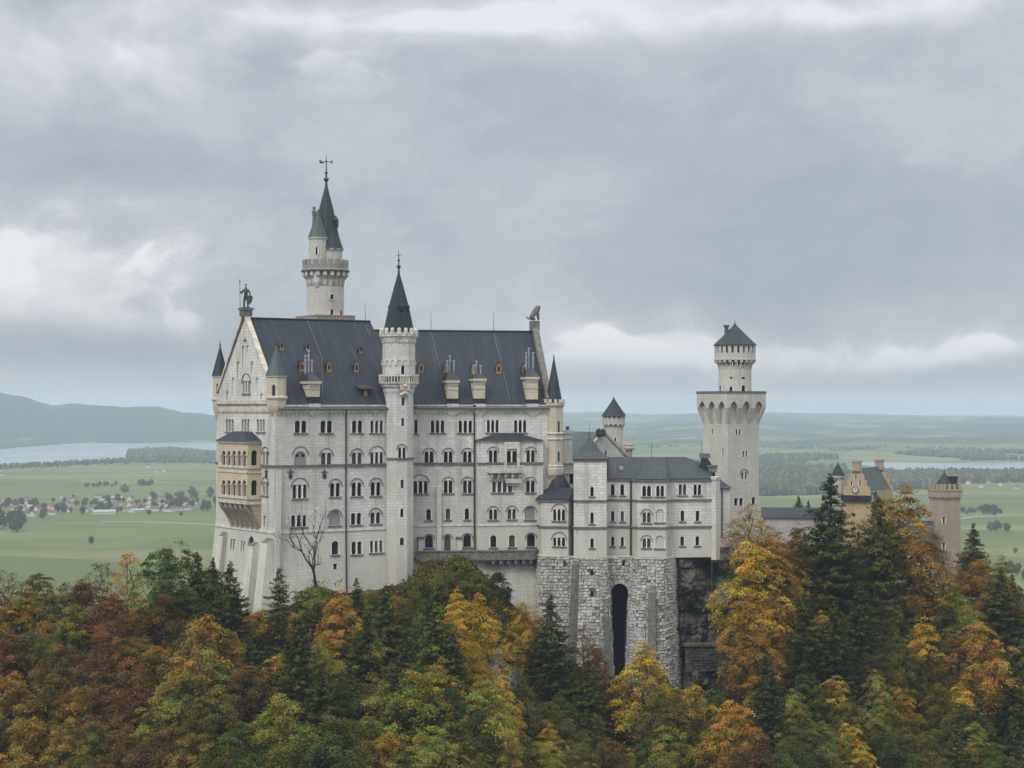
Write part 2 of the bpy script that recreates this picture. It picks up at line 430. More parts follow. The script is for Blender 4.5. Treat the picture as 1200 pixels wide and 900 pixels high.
class Wall:
    """vertical (or flared) wall from plan point a to b, left to right as seen from outside"""
    def __init__(s, a, b, z0, z1, oa=(0, 0), ob=(0, 0), flare=None, breaks=(), top=None, depth=0.45):
        s.a, s.b = V2(a), V2(b); s.d = s.b - s.a; s.L = s.d.length; s.d = s.d / s.L
        s.n = Vector((s.d.y, -s.d.x)); s.z0, s.z1 = z0, z1; s.oa, s.ob = V2(oa), V2(ob)
        s.flare = flare or (lambda z: 0.0); s.breaks = breaks; s.top = top; s.op = []; s.depth = depth

    def pt(s, t, z, off=0.0):
        f = s.flare(z); k = t / s.L
        p = (s.a + s.oa * f) * (1 - k) + (s.b + s.ob * f) * k + s.n * off
        return Vector((p.x, p.y, z))

    def loc(s, px, py, off=0.0):
        z = 0.0; k = (px - CX) / F
        for _ in range(4):
            f = s.flare(z); a = s.a + s.oa * f + s.n * off; d = (s.b + s.ob * f - s.a - s.oa * f) / s.L
            t = (k * a.y - a.x) / (d.x - k * d.y); y = a.y + t * d.y; z = zat(py, y)
        return t, z, y

    def build(s, mb, mi=0, reveal_mi=None):
        V = []; E = []
        def ring(pts):
            i0 = len(V); V.extend([Vector(p) for p in pts]); n = len(pts)
            E.extend([(i0 + i, i0 + (i + 1) % n) for i in range(n)])
        zs = sorted(z for z in s.breaks if s.z0 + 1e-3 < z < s.z1 - 1e-3)
        out = [(0, s.z0)] + [(s.L, s.z0)] + [(s.L, z) for z in zs] + [(s.L, s.z1)] + list(s.top or []) + [(0, s.z1)] + [(0, z) for z in zs[::-1]]
        ring(out)
        for z in zs:
            i0 = len(V); V.extend([Vector((0, z)), Vector((s.L, z))]); E.append((i0, i0 + 1))
        for poly, dep in s.op: ring(poly)
        v, e, f, *_ = delaunay_2d_cdt(V, E, [], 1, 1e-5)
        for tri in f:
            c = sum((v[i] for i in tri), Vector((0, 0))) / len(tri)
            if any(inside(c, poly) for poly, dep in s.op): continue
            p = [v[i] for i in tri]
            area = sum(p[i].x * p[(i + 1) % len(p)].y - p[(i + 1) % len(p)].x * p[i].y for i in range(len(p)))
            if abs(area) < 1e-9: continue
            if area < 0: p = p[::-1]
            mb.face([s.pt(q.x, q.y) for q in p], [(q.x, q.y) for q in p], mi)
        for poly, dep in s.op:
            n = len(poly)
            for i in range(n):
                p, q = poly[i], poly[(i + 1) % n]
                mb.face([s.pt(q[0], q[1]), s.pt(p[0], p[1]), s.pt(p[0], p[1], -dep), s.pt(q[0], q[1], -dep)], mi=mi if reveal_mi is None else reveal_mi)


def inside(c, poly):
    r = False; n = len(poly)
    for i in range(n):
        a, b = poly[i], poly[(i + 1) % n]
        if (a[1] > c.y) != (b[1] > c.y) and c.x < (b[0] - a[0]) * (c.y - a[1]) / (b[1] - a[1]) + a[0]: r = not r
    return r


def arch_poly(t, z, w, h, k=6, pointed=False, flat=False):
    """opening polygon centred on t, bottom z, overall height h"""
    if flat: return [(t - w / 2, z), (t + w / 2, z), (t + w / 2, z + h), (t - w / 2, z + h)]
    r = w / 2
    if pointed:
        zs = z + h - w * 0.95
        pts = [(t - r, z), (t + r, z)]
        for i in range(k + 1): a = R(62) * i / k; pts.append((t - r + w * math.cos(a) * 1.0, zs + w * math.sin(a) * 1.07))
        pts = [(x, y) for x, y in pts if x >= t - 1e-6]
        right = [p for p in pts if p[1] > z + 1e-6]
        apex = (t, z + h)
        right = [p for p in right if p[1] < z + h - 0.02]
        return [(t - r, z), (t + r, z)] + right + [apex] + [(2 * t - x, y) for x, y in right[::-1]]
    zs = z + h - r
    return [(t - r, z), (t + r, z)] + [(t + r * math.cos(math.pi * i / k), zs + r * math.sin(math.pi * i / k)) for i in range(k + 1)]


def win(wall, parent, px, py, w, h, n=1, arch=False, kind='light', sill=True, off=0.0, pane='glass', flat=False, name="window", gap=None, surround=None):
    """cuts n arched lights (group w x h photo pixels) into the wall and adds the window part with its panes"""
    t, z, y = wall.loc(px, py); t0 = wall.loc(px - w / 2, py)[0]; t1 = wall.loc(px + w / 2, py)[0]
    Wm = abs(t1 - t0) * (1.05 if n > 1 else 1.1); Hm = h * y / F; zb = z - Hm / 2
    return win_m(wall, parent, t, zb, Wm, Hm, n, arch, kind, sill, pane, flat, name, gap, surround)


def win_m(wall, parent, t, zb, Wm, Hm, n=1, arch=False, kind='light', sill=True, pane='glass', flat=False, name="window", gap=None, surround=None):
    gap = min(gap, .3) if gap is not None else min(0.34, Wm * 0.11)
    lw = (Wm - (n - 1) * gap) / n
    pm = MB(); dep = 0.28 if kind in ('niche', 'blind') else wall.depth
    lights = []
    if kind == 'blind':
        poly = arch_poly(t, zb, Wm, Hm); wall.op.append((poly, dep)); lights.append(poly)
    else:
        for i in range(n):
            c = t - Wm / 2 + lw / 2 + i * (lw + gap)
            poly = arch_poly(c, zb, lw, Hm, flat=flat); wall.op.append((poly, dep)); lights.append(poly)
    wm = MB()
    tm = 0
    if arch:
        r0 = Wm / 2 + 0.30; r1 = r0 + 0.15; zc = zb + Hm - lw * 0.5 - 0.15
        pr = [(t + r * math.cos(math.pi * i / 10), zc + r * math.sin(math.pi * i / 10)) for r in (r0, r1) for i in range(11)]
        for i in range(10):
            a, b, c, d = pr[i], pr[i + 1], pr[11 + i + 1], pr[11 + i]
            P = lambda q, o: wall.pt(q[0], q[1], o)
            wm.face([P(d, .16), P(c, .16), P(b, .16), P(a, .16)], mi=1); wm.face([P(d, 0), P(c, 0), P(c, .16), P(d, .16)], mi=1); wm.face([P(a, .16), P(b, .16), P(b, 0), P(a, 0)], mi=1)  # dark ring: shadow edge of the arch put into the colour
        zl = zb + Hm + .06; hh = zl - zc
        if hh < r0 - .1:
            a0 = math.asin(max(0, hh / r0)); seg = [(t + r0 * math.cos(a0 + (math.pi - 2 * a0) * i / 10), zc + r0 * math.sin(a0 + (math.pi - 2 * a0) * i / 10)) for i in range(11)]
            wm.face([wall.pt(q[0], q[1], .03) for q in seg], mi=2)
    else:
        # slightly proud jambs and heads round each light group
        zt = zb + Hm + 0.12
        for sx in (-1, 1):
            wbox(wm, wall, t + sx * (Wm / 2 + 0.11), zb, 0.16, Hm - lw / 2, 0.06)
    if n > 1 and kind == 'light':
        for i in range(n - 1):
            c = t - Wm / 2 + lw + gap / 2 + i * (lw + gap)
            wbox(wm, wall, c, zb + Hm - lw / 2 - 0.22, gap + 0.10, 0.22, 0.08)     # capital
            wbox(wm, wall, c, zb, gap + 0.06, 0.2, 0.06)
            wbox(wm, wall, c, zb + .2, gap * .8, Hm - lw / 2 - .42, 0.05)
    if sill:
        wbox(wm, wall, t, zb - 0.26, Wm + 0.7, 0.22, 0.24, mi=1)  # dark sill: staining plus a painted shadow line
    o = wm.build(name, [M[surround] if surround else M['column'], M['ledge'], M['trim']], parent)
    for poly in lights:
        pm.face([wall.pt(p[0], p[1], -dep + 0.03) for p in poly])
    mat = {'niche': 'wall', 'blind': 'blind'}.get(kind, pane)
    pn = "pane" if kind == 'light' else "panel"
    pm.build(pn, M[mat], o)
    if kind == 'blind':
        d2 = MB()
        for sx in (-0.22, 0.22):
            pl = arch_poly(t + sx * Wm, zb + Hm * 0.60, Wm * 0.24, Hm * 0.20)
            d2.face([wall.pt(p[0], p[1], -dep + 0.06) for p in pl])
        d2.build("pane", M['dark'], o)
    return o


def wbox(mb, wall, t, z, w, h, proud, back=0.12, mi=0):
    """little box on a wall: centre t, bottom z"""
    q = [(t - w / 2, z), (t + w / 2, z), (t + w / 2, z + h), (t - w / 2, z + h)]
    fr = [wall.pt(a, b, proud) for a, b in q]; bk = [wall.pt(a, b, -back) for a, b in q]
    mb.face(fr, mi=mi)
    for i in range(4):
        j = (i + 1) % 4; mb.face([fr[j], fr[i], bk[i], bk[j]], mi=mi)


def band(wall, parent, z, h, proud, mat, name="string_course", t0=None, t1=None, ext=0.0):
    mb = MB(); t0 = -ext if t0 is None else t0; t1 = wall.L + ext if t1 is None else t1
    wbox(mb, wall, (t0 + t1) / 2, z, t1 - t0, h, proud); return mb.build(name, M[mat], parent)


def corbels(mb, wall, z, step, w, h, proud, t0=0.3, t1=None, mi=0):
    """a run of little round-headed corbels hanging below z"""
    t1 = wall.L - 0.3 if t1 is None else t1; n = max(1, int((t1 - t0) / step)); st = (t1 - t0) / n
    for i in range(n):
        c = t0 + st * (i + 0.5)
        pts = [(c - st / 2, z), (c + st / 2, z), (c + st / 2, z - h * 0.35), (c + w / 2, z - h * 0.6), (c + w / 4, z - h), (c - w / 4, z - h), (c - w / 2, z - h * 0.6), (c - st / 2, z - h * 0.35)]
        fr = [wall.pt(a, b, proud) for a, b in pts[::-1]]; bk = [wall.pt(a, b, -0.05) for a, b in pts[::-1]]
        mb.face(fr, mi=mi)
        for k in range(8): mb.face([fr[(k + 1) % 8], fr[k], bk[k], bk[(k + 1) % 8]], mi=mi)


def rustic(mb, wall, rng, z0, z1, rowh=0.78, bl=(0.9, 1.9), gap=0.07, pr=(0.02, 0.26), holes=(), mi=0, skip=0.012, arch=None):
    """coursed rough blocks, each a separate bulging face on the wall, with joints between"""
    z = z0
    while z < z1 - 0.2:
        h = min(rowh * rng.uniform(0.85, 1.15), z1 - z); t = -rng.uniform(0, 0.6)
        while t < wall.L - 0.15:
            l = rng.uniform(*bl) * (0.55 if rng.random() < 0.25 else 1.0)
            a, b = max(t, 0.0) + gap / 2, min(t + l, wall.L) - gap / 2; t += l
            if b - a < 0.2: continue
            zc, tc = z + h / 2, (a + b) / 2
            if any(x0 < tc < x1 and y0 < zc < y1 for x0, x1, y0, y1 in holes) or rng.random() < skip + .05 * (z1 - z) / (z1 - z0) or (arch and inside(Vector((tc, zc)), arch)): continue
            p = rng.uniform(*pr); ins = min(0.11, (b - a) * 0.2)
            j = lambda: rng.uniform(-0.05, 0.05)
            c0 = [wall.pt(a + j() * .4, z + gap / 2, 0.0), wall.pt(b + j() * .4, z + gap / 2, 0.0), wall.pt(b, z + h - gap / 2, 0.0), wall.pt(a, z + h - gap / 2, 0.0)]
            c1 = [wall.pt(a + ins + j(), z + gap / 2 + ins * .8 + j(), p + j() * .8), wall.pt(b - ins + j(), z + gap / 2 + ins * .8 + j(), p + j() * .8), wall.pt(b - ins + j(), z + h - gap / 2 - ins * .8, p + j() * .8), wall.pt(a + ins + j(), z + h - gap / 2 - ins * .8, p + j() * .8)]
            u = rng.uniform(0, 300); w_ = rng.uniform(0, 300)
            uvq = [(u, w_)] * 4; deep = (z1 - z) / (z1 - z0); p *= 1.0 if rng.random() > .04 + .14 * deep else -.7
            mb.face(c1, uvq, mi)
            for k in range(4): mb.face([c0[k], c0[(k + 1) % 4], c1[(k + 1) % 4], c1[k]], uvq, mi)
        z += h


def finial(parent, x, y, z0, z1, r=0.16, mat='pipe', cross=False):
    mb = MB(); h = z1 - z0
    mb.lathe((x, y), [(r * 1.2, z0 - 0.3), (r * 0.7, z0 + h * .15), (r * 1.7, z0 + h * .25), (r * 1.9, z0 + h * .3), (r * 0.6, z0 + h * .36), (r * 0.5, z0 + h * .5), (r * 1.3, z0 + h * .56), (r * .45, z0 + h * .62), (0.05, z1)], 8)
    if cross: mb.box((x, y, z0 + h * .8), (h * .28, .1, .1)); mb.box((x, y, z0 + h * .8), (.1, .1, h * .2))
    return mb.build("finial", M[mat], parent)


def ring_walls(c, r, n, ph, z0, z1, depth=0.4):
    """n flat wall facets of a polygonal tower, outside counter-clockwise"""
    P = [Vector((c[0] + r * math.cos(ph + 2 * math.pi * k / n), c[1] + r * math.sin(ph + 2 * math.pi * k / n))) for k in range(n)]
    return [Wall(P[k], P[(k + 1) % n], z0, z1, depth=depth) for k in range(n)]


def facing(walls, px):
    """the facet that meets the line of sight at this photo column, on the near side"""
    best = None
    for w in walls:
        if w.n.y > -0.05: continue
        t, z, y = w.loc(px, HY)
        if -1e-3 <= t <= w.L + 1e-3 and (best is None or y < best[1]): best = (w, y)
    return best[0] if best else min(walls, key=lambda w: w.n.y)


def crenels(mb, c, r, z, n, h, thick=0.4, ph=0.0, fill=0.55, mi=0, base=0.0):
    """merlons round a round or polygonal tower"""
    for k in range(n):
        a0 = ph + 2 * math.pi * k / n; a1 = a0 + 2 * math.pi / n * fill
        q = [(c[0] + rr * math.cos(a), c[1] + rr * math.sin(a)) for rr, a in ((r, a0), (r, a1), (r - thick, a1), (r - thick, a0))]
        mb.prism(q, z, z + h, mi=mi)


def ring_corbels(mb, c, r0, r1, z0, z1, n, ph=0.0, fill=0.5, mi=0):
    """brackets under a projecting gallery: r0 at the foot, r1 at the top"""
    for k in range(n):
        a0 = ph + 2 * math.pi * k / n; a1 = a0 + 2 * math.pi / n * fill
        P = lambda rr, a, z: Vector((c[0] + rr * math.cos(a), c[1] + rr * math.sin(a), z))
        rm = r0 + (r1 - r0) * 0.25; zm = z0 + (z1 - z0) * 0.45
        A = [(r0, z0), (rm, zm), (r1, z0 + (z1 - z0) * 0.7), (r1, z1), (r0 - .1, z1)]
        l = [P(r, a0, z) for r, z in A]; q = [P(r, a1, z) for r, z in A]
        mb.face(l[::-1], mi=mi); mb.face(q, mi=mi)
        for i in range(4): mb.face([l[i], q[i], q[i + 1], l[i + 1]], mi=mi)


def slope_hit(px, py, p0, n):
    d = Vector(((px - CX) / F, 1.0, (HY - py) / F)); return d * (p0.dot(n) / d.dot(n))
# ------------------------------------------------------------------ the palace (two blocks meeting at a blunt angle)
rng = random.Random(7)
A = at(322, 380.0)
d1 = Vector((0.839, 0.545)).normalized(); nb1 = Vector((-d1.y, d1.x)); W1 = 28.0
B = A + nb1 * W1
A2, B2 = at(474, 400.6), at(645, 407.4)
d2 = (B2 - A2).normalized(); nb2 = Vector((-d2.y, d2.x)); W2 = 27.0
# left block ends where its south face meets the stair tower
E1 = A + d1 * 27.0
palace = thing("palace", (A.x, A.y, -40), "long white limestone palace with steep dark roofs and a tall gable above the autumn wood", "palace", "buildings of the castle")
PZ0 = -52.0
fl = lambda z: max(0.0, -24.5 - z) * 0.085
n_s1, n_w = -nb1, -d1
cor = n_s1 + n_w
south = Wall(A, E1, PZ0, 0.0, cor, n_s1, fl, breaks=(-24.5,))
west = Wall(B, A, PZ0, 0.9, n_w * 1.0 + nb1 * 1.0, cor, fl, breaks=(-24.5,), top=[(W1 / 2, 17.3)])
northw = Wall(B + d1 * 33, B, PZ0, 0.0)
flat0 = lambda z: max(0.0, -25.0 - z) * 0.03
n_s2 = -nb2
south2 = Wall(A2, B2, PZ0, 0.0, n_s2, n_s2, flat0, breaks=(-25.0,))
east2 = Wall(B2, B2 + nb2 * W2, PZ0, 0.0, top=[(W2 / 2, 16.2)])
north2 = Wall(B2 + nb2 * W2, A2 + nb2 * W2 - d2 * 4, PZ0, 0.0)

# ---- windows of the west block, south face: (column, row, width, height, lights, arch, kind)
for px, py, w, h, n, ar, kd in [
    (352.4, 500, 13, 14.5, 2, 0, 'light'), (382.4, 500, 13, 14.5, 2, 0, 'light'), (418.6, 500, 11.5, 14.5, 2, 0, 'light'), (441.5, 500, 14, 14.5, 3, 0, 'light'),
    (352, 537, 14, 16, 2, 1, 'blind'), (382.4, 538, 11.5, 15, 2, 1, 'light'), (418.2, 538, 11, 15, 2, 1, 'light'), (441.5, 537.5, 14, 15, 3, 1, 'light'),
    (351.3, 576, 15.5, 16, 3, 1, 'light'), (392.8, 574, 11, 16, 2, 1, 'light'), (418, 573.5, 11, 16, 2, 1, 'light'), (440.3, 573, 11, 16, 2, 1, 'light'),
    (350.3, 610.5, 17, 14, 3, 0, 'light'), (392.3, 607, 12, 17.5, 1, 0, 'blind'), (417.4, 608, 11.5, 14, 2, 0, 'light'), (440, 607, 11, 13.5, 2, 1, 'light'),
    (392.8, 642, 7.5, 16, 1, 0, 'light'), (418, 642, 11.5, 15, 2, 0, 'light'), (441, 640.5, 14, 14, 3, 0, 'light')]:
    if kd == 'blind' and n == 1:
        o = win(south, palace, px, py, w, h, 1, True, 'niche'); o.children[0].data.materials[0] = M['blind']
    else: win(south, palace, px, py, w, h, n, bool(ar), kd)
win(south, palace, 392.8, 664, 4, 7, 1, False, 'light', flat=True, sill=False)
# ---- west face
for px in (269.3, 287.7, 305.7): win(west, palace, px, 498.5, 9, 15, 3, gap=0.25)
for py in (537, 572.5): win(west, palace, 311, py, 6, 16, 2, True, gap=0.3)
win(west, palace, 310, 611, 2.2, 13, 1, sill=False, flat=True)
win(west, palace, 259, 634, 3.2, 15, 1, flat=True, sill=False); win(west, palace, 272.5, 638, 5, 13, 2, flat=True, sill=False, gap=0.4)
win(west, palace, 284.5, 640, 4.5, 12, 2, flat=True, sill=False, gap=0.3); win(west, palace, 293.7, 642, 6.2, 27, 1, surround='trimy', sill=False)
win(west, palace, 288.8, 453.5, 8, 15, 3, True, gap=0.3)
for px, py, w, h in [(279.2, 434, 3.6, 22), (295.6, 430, 3.6, 14), (273.3, 452, 3.6, 20), (301.4, 448, 3.6, 12), (266.7, 463, 3.4, 10), (306.8, 464.5, 3.4, 8)]:
    win(west, palace, px, py, w, h, 1, False, 'niche', sill=False)
for px in (285, 290.3): win(west, palace, px, 418 if px < 288 else 408, 2.6, 26 if px < 288 else 8, 1, False, 'niche', sill=False)
win(west, palace, 287.6, 399.5, 1.2, 2, 1, True, 'niche', sill=False)

# ---- right block, projecting bay on it
BZ = 1.5
tb0 = south2.loc(557.5, HY)[0]; tb1 = south2.loc(634.5, HY)[0]
bayA, bayB = south2.a + d2 * tb0, south2.a + d2 * tb1
bs = Wall(bayA + n_s2 * BZ, bayB + n_s2 * BZ, PZ0, zat(516.5, 402), n_s2, n_s2, flat0, breaks=(-25.0,))
bl_ = Wall(bayA, bayA + n_s2 * BZ, PZ0, zat(516.5, 402)); br_ = Wall(bayB + n_s2 * BZ, bayB, PZ0, zat(516.5, 402))
for px, py, w, h, n, ar in [
    (512.7, 500, 15, 14.5, 3, 0), (545.3, 500, 15, 14.5, 3, 0), (577.5, 499.5, 13, 14.5, 3, 0), (609.7, 499.5, 13.5, 14.5, 3, 0),
    (502.8, 536.5, 10, 15, 2, 1), (525.3, 536.5, 9.5, 15, 2, 1), (547.8, 536.5, 9.5, 15, 2, 1),
    (492.8, 571, 15.5, 15, 3, 1), (525.2, 570.5, 9.5, 15, 2, 1), (547.8, 570.5, 9.5, 15, 2, 1),
    (502.2, 603, 4.8, 13, 1, 0), (525, 602.5, 4.8, 13, 1, 0), (547.2, 602.2, 4.6, 13, 1, 0),
    (502.7, 634.5, 8.5, 15, 1, 1), (547.6, 633.5, 8, 15, 1, 1)]:
    win(south2, palace, px, py, w, h, n, bool(ar))
win(south2, palace, 487.5, 500, 3.4, 16, 1)
dr = win(south2, palace, 524.4, 636.5, 7, 19, 1, True, pane='oak', sill=False, name="door")
for px, py, w, h, n, ar in [(577.8, 535, 9, 15, 2, 1), (621.8, 535, 9, 15, 2, 1), (599.6, 536, 12, 15, 2, 0),
    (588.4, 570.5, 22, 13, 4, 0), (621.6, 570, 9.5, 14, 2, 1), (578, 603, 9, 12, 2, 1), (599.8, 602.5, 9, 12, 2, 1),
    (578.2, 634.3, 6.5, 14, 1, 0), (600, 634, 6.5, 14, 1, 0), (622.3, 633, 8.5, 15, 1, 1)]:
    win(bs, palace, px, py, w, h, n, bool(ar))
win(bs, palace, 621, 601.5, 10.5, 15, 1, True, 'niche').children[0].data.materials[0] = M['blind']

mb = MB()
for w_ in (south, west, northw, south2, east2, north2, bs, bl_, br_): w_.build(mb)
mb.face([Vector((E1.x, E1.y, PZ0)), Vector(((E1 + nb1 * 4).x, (E1 + nb1 * 4).y, PZ0)), Vector(((E1 + nb1 * 4).x, (E1 + nb1 * 4).y, 0)), Vector((E1.x, E1.y, 0))])
mb.build("wall", M['wall'], palace)

# ---- paler lower storey: a thin set-off course, string courses, cornice with corbels
def course(wall, py_l, h, proud, mat, name, px=None, ext=0.0):
    return band(wall, palace, zat(py_l, wall.loc(px or 0.5 * 700, py_l)[2] if px else wall.a.y), h, proud, M and mat, name, ext=ext)

zst = zat(546.6, south.loc(330, 546)[2])
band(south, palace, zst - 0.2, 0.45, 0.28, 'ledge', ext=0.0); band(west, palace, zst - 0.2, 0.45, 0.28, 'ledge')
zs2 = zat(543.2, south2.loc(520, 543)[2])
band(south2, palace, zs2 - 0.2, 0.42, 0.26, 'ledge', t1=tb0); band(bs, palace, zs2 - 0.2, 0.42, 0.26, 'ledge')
zw = zat(624.3, 381); band(south, palace, zw - 0.15, 0.4, 0.16, 'trim', "base_course"); band(west, palace, zw - 0.15, 0.4, 0.16, 'trim', "base_course")
zw2 = zat(616, 402); band(south2, palace, zw2 - .15, .4, .16, 'trim', "base_course", t1=tb0); band(bs, palace, zw2 - .15, .4, .16, 'trim', "base_course")
mb = MB()
for w_, z_ in ((south, 0), (south2, 0)):
    wbox(mb, w_, w_.L / 2, z_ - 1.35, w_.L, 1.3, 0.32); corbels(mb, w_, z_ - 1.35, 0.95, 0.36, 0.72, 0.26)
wbox(mb, west, W1 / 2, 0.1, W1 + 0.5, 0.75, 0.45); corbels(mb, west, 0.1 - 1.2, 0.85, 0.34, 0.7, 0.22); wbox(mb, west, W1 / 2, -1.1, W1, 0.35, 0.25)
mb.build("cornice", M['trimy'], palace)
# lighter flue and buttress strips on the walls
for wl, px, y0, y1, wpx, pr in [(south, 376.5, 583, 622, 7, .25), (south2, 514, 571, 645, 5.5, .55), (south, 326.5, 551, 700, 6, .5)]:
    t, zt, y = wl.loc(px, y0); zb = zat(y1, y); mb = MB()
    wbox(mb, wl, t, zb, wpx * y / F, zt - zb, pr); mb.build("pilaster", M['base'], palace)
# stepped buttresses on the west face and at the corner
for px, y0, y1, wpx, pr in [(263.5, 628, 672, 6, 1.0), (299.5, 640, 700, 7, 1.3), (317, 636, 705, 8, 1.6)]:
    t, zt, y = west.loc(px, y0); wm = wpx * y / F / 0.45; mb = MB(); zb = PZ0
    P = lambda tt, z, o: west.pt(tt, z, o)
    a, b = t - wm / 2, t + wm / 2
    f1 = [P(a, zb, pr * 2.0), P(b, zb, pr * 2.0), P(b, zt, pr * .9), P(a, zt, pr * .9)]; k1 = [P(a, zb, -.2), P(b, zb, -.2), P(b, zt + .9, -.05), P(a, zt + .9, -.05)]
    mb.face(f1); mb.face([f1[3], f1[2], k1[2], k1[3]], mi=1); mb.face([k1[0], f1[0], f1[3], k1[3]]); mb.face([f1[1], k1[1], k1[2], f1[2]])
    mb.build("buttress", [M['base'], M['ledge']], palace)
# wrought iron wall anchors
for px, py in [(312.5, 555), (340.3, 555.5), (380, 555.5)]:
    wl = south if px > 323 else west; t, z, y = wl.loc(px, py); mb = MB()
    wbox(mb, wl, t, z - 1.0, .16, 2.0, .2)
    for sx in (-1, 1): wbox(mb, wl, t + sx * .42, z + .35, .7, .16, .2); wbox(mb, wl, t + sx * .30, z - .8, .14, .8, .2)
    mb.build("wall_anchor", M['pipe'], palace)
# drainpipes
for wl, px, y0, y1 in [(south, 405, 478, 700), (south2, 555.6, 476, 648)]:
    t, zt, y = wl.loc(px, y0); mb = MB()
    q = [wl.pt(t, zt, .4), wl.pt(t, zt - 1, .22), wl.pt(t, -24, .2), wl.pt(t, zat(y1, y), .25)]
    mb.tube(q, [.16] * 4, 6); mb.box(tuple(q[0]), (.6, .6, .5)); mb.build("drainpipe", M['pipe'], palace)

# ---- roofs
zr1 = 17.6; OV = 0.75
rA, rE = A + nb1 * W1 / 2, A + nb1 * W1 / 2 + d1 * 29.2
mb = MB()
sl1 = zr1 / (W1 / 2)
def V3(p, z): return Vector((p.x, p.y, z))
fs = A - nb1 * OV; fb = A + nb1 * (W1 + OV)
mb.face([V3(fs + d1 * .5, -OV * sl1), V3(fs + d1 * 30.5, -OV * sl1), V3(rE, zr1), V3(rA + d1 * .5, zr1)])
mb.face([V3(fb + d1 * 33, -OV * sl1), V3(fb + d1 * .5, -OV * sl1), V3(rA + d1 * .5, zr1), V3(rE, zr1)])
mb.face([V3(fs + d1 * 30.5, -OV * sl1), V3(fb + d1 * 33, -OV * sl1), V3(rE, zr1)])
rbox = lambda a, b, z, w=.22: mb.tube([V3(a, z), V3(b, z)], [w, w], 6)
rbox(rA + d1 * .6, rE, zr1 + .05)
roof1 = mb.build("roof", M['slate'], palace)
zr2 = 15.9; sl2 = zr2 / (W2 / 2)
gA, gB = A2 - nb2 * OV - d2 * 3.0, B2 - nb2 * OV - d2 * .4
mb = MB()
mb.face([V3(gA, -OV * sl2), V3(gB, -OV * sl2), V3(B2 + nb2 * W2 / 2 - d2 * .4, zr2), V3(A2 + nb2 * W2 / 2 - d2 * 8.0, zr2)])
mb.face([V3(B2 + nb2 * (W2 + OV) - d2 * .4, -OV * sl2), V3(A2 + nb2 * (W2 + OV) - d2 * 8, -OV * sl2), V3(A2 + nb2 * W2 / 2 - d2 * 8, zr2), V3(B2 + nb2 * W2 / 2 - d2 * .4, zr2)])
rbox = lambda a, b, z, w=.22: mb.tube([V3(a, z), V3(b, z)], [w, w], 6)
rbox(A2 + nb2 * W2 / 2 - d2 * 6, B2 + nb2 * W2 / 2, zr2 + .05)
roof2 = mb.build("roof", M['slate'], palace)
# eaves gutters
mb = MB(); mb.tube([V3(fs + d1 * .6, -OV * sl1 + .1), V3(fs + d1 * 25.5, -OV * sl1 + .1)], [.2, .2], 6); mb.build("gutter", M['conductor'], palace)
mb = MB(); mb.tube([V3(gA + d2 * 5.5, -OV * sl2 + .1), V3(gB, -OV * sl2 + .1)], [.2, .2], 6); mb.build("gutter", M['conductor'], palace)
# lightning rods and their conductors
def conductor(p0, n, pts):
    mb = MB(); q = [slope_hit(px, py, p0, n) + n * .12 for px, py in pts]; mb.tube(q, [.06] * len(q), 5); mb.build("lightning_conductor", M['conductor'], palace)
p1 = V3(A, 0); N1 = Vector((-nb1.x * sl1, -nb1.y * sl1, 1)).normalized(); p2 = V3(A2, 0); N2 = Vector((-nb2.x * sl2, -nb2.y * sl2, 1)).normalized()
conductor(p1, N1, [(360, 376), (377, 420), (378, 471)]); conductor(p1, N1, [(428, 381), (434, 396)])
conductor(p2, N2, [(505.5, 390), (511, 412), (515, 430)]); conductor(p2, N2, [(578, 391), (587, 425), (597, 468)])
for px, py0, py1, D in [(428, 354, 378, 407), (505, 364, 388, 416), (578.5, 366, 390, 419)]:
    mb = MB(); p = at(px, D); mb.tube([V3(p, zat(py1 + 2, D)), V3(p, zat(py0, D))], [.07, .03], 5); mb.build("lightning_rod", M['pipe'], palace)

# ---- gable copings
mb = MB()
for t0, z0, t1, z1 in ((-.3, .6, W1 / 2, 18.3), (W1 + .3, .6, W1 / 2, 18.3)):
    q = []
    for t, z in ((t0, z0), (t1, z1)):
        for off in (.35, -.75): q.append(west.pt(t, z, off))
    for dz in (0,):
        a0, a1, b0, b1 = q; h = Vector((0, 0, .75))
        lo = [a0, a1, b1, b0]; hi = [v + h for v in lo]
        if t0 > t1: lo = lo[::-1]; hi = hi[::-1]
        mb.quad_strip(lo, hi, True); mb.face(hi); mb.face(lo[::-1])
mb.build("gable_coping", M['trimy'], palace)
mb = MB(); ez = 16.2
for t0, z0, t1, z1 in ((0, .4, W2 / 2, ez + .8), (W2, .4, W2 / 2, ez + .8)):
    q = [east2.pt(t, z, off) for t, z in ((t0, z0), (t1, z1)) for off in (.35, -.95)]
    a0, a1, b0, b1 = q; h = Vector((0, 0, 1.15)); lo = [a0, a1, b1, b0]; lo = [v - h * .6 for v in lo]; hi = [v + h * 1.6 for v in lo]
    if t0 > t1: lo = lo[::-1]; hi = hi[::-1]
    mb.quad_strip(lo, hi, True); mb.face(hi); mb.face(lo[::-1])
mb.build("gable_coping", M['greystone'], palace)
ap = west.pt(W1 / 2, 0, -.3); mb = MB(); mb.box((ap.x, ap.y, 18.7), (2.0, 2.0, 1.4), math.atan2(d1.y, d1.x)); mb.box((ap.x, ap.y, 19.5), (2.5, 2.5, .4), math.atan2(d1.y, d1.x))
mb.build("gable_pedestal", M['greystone'], palace)
ae = east2.pt(W2 / 2, 0, -.3); mb = MB(); mb.box((ae.x, ae.y, 17.2), (1.9, 1.9, 2.2), math.atan2(d2.y, d2.x)); mb.build("gable_pedestal", M['greystone'], palace)

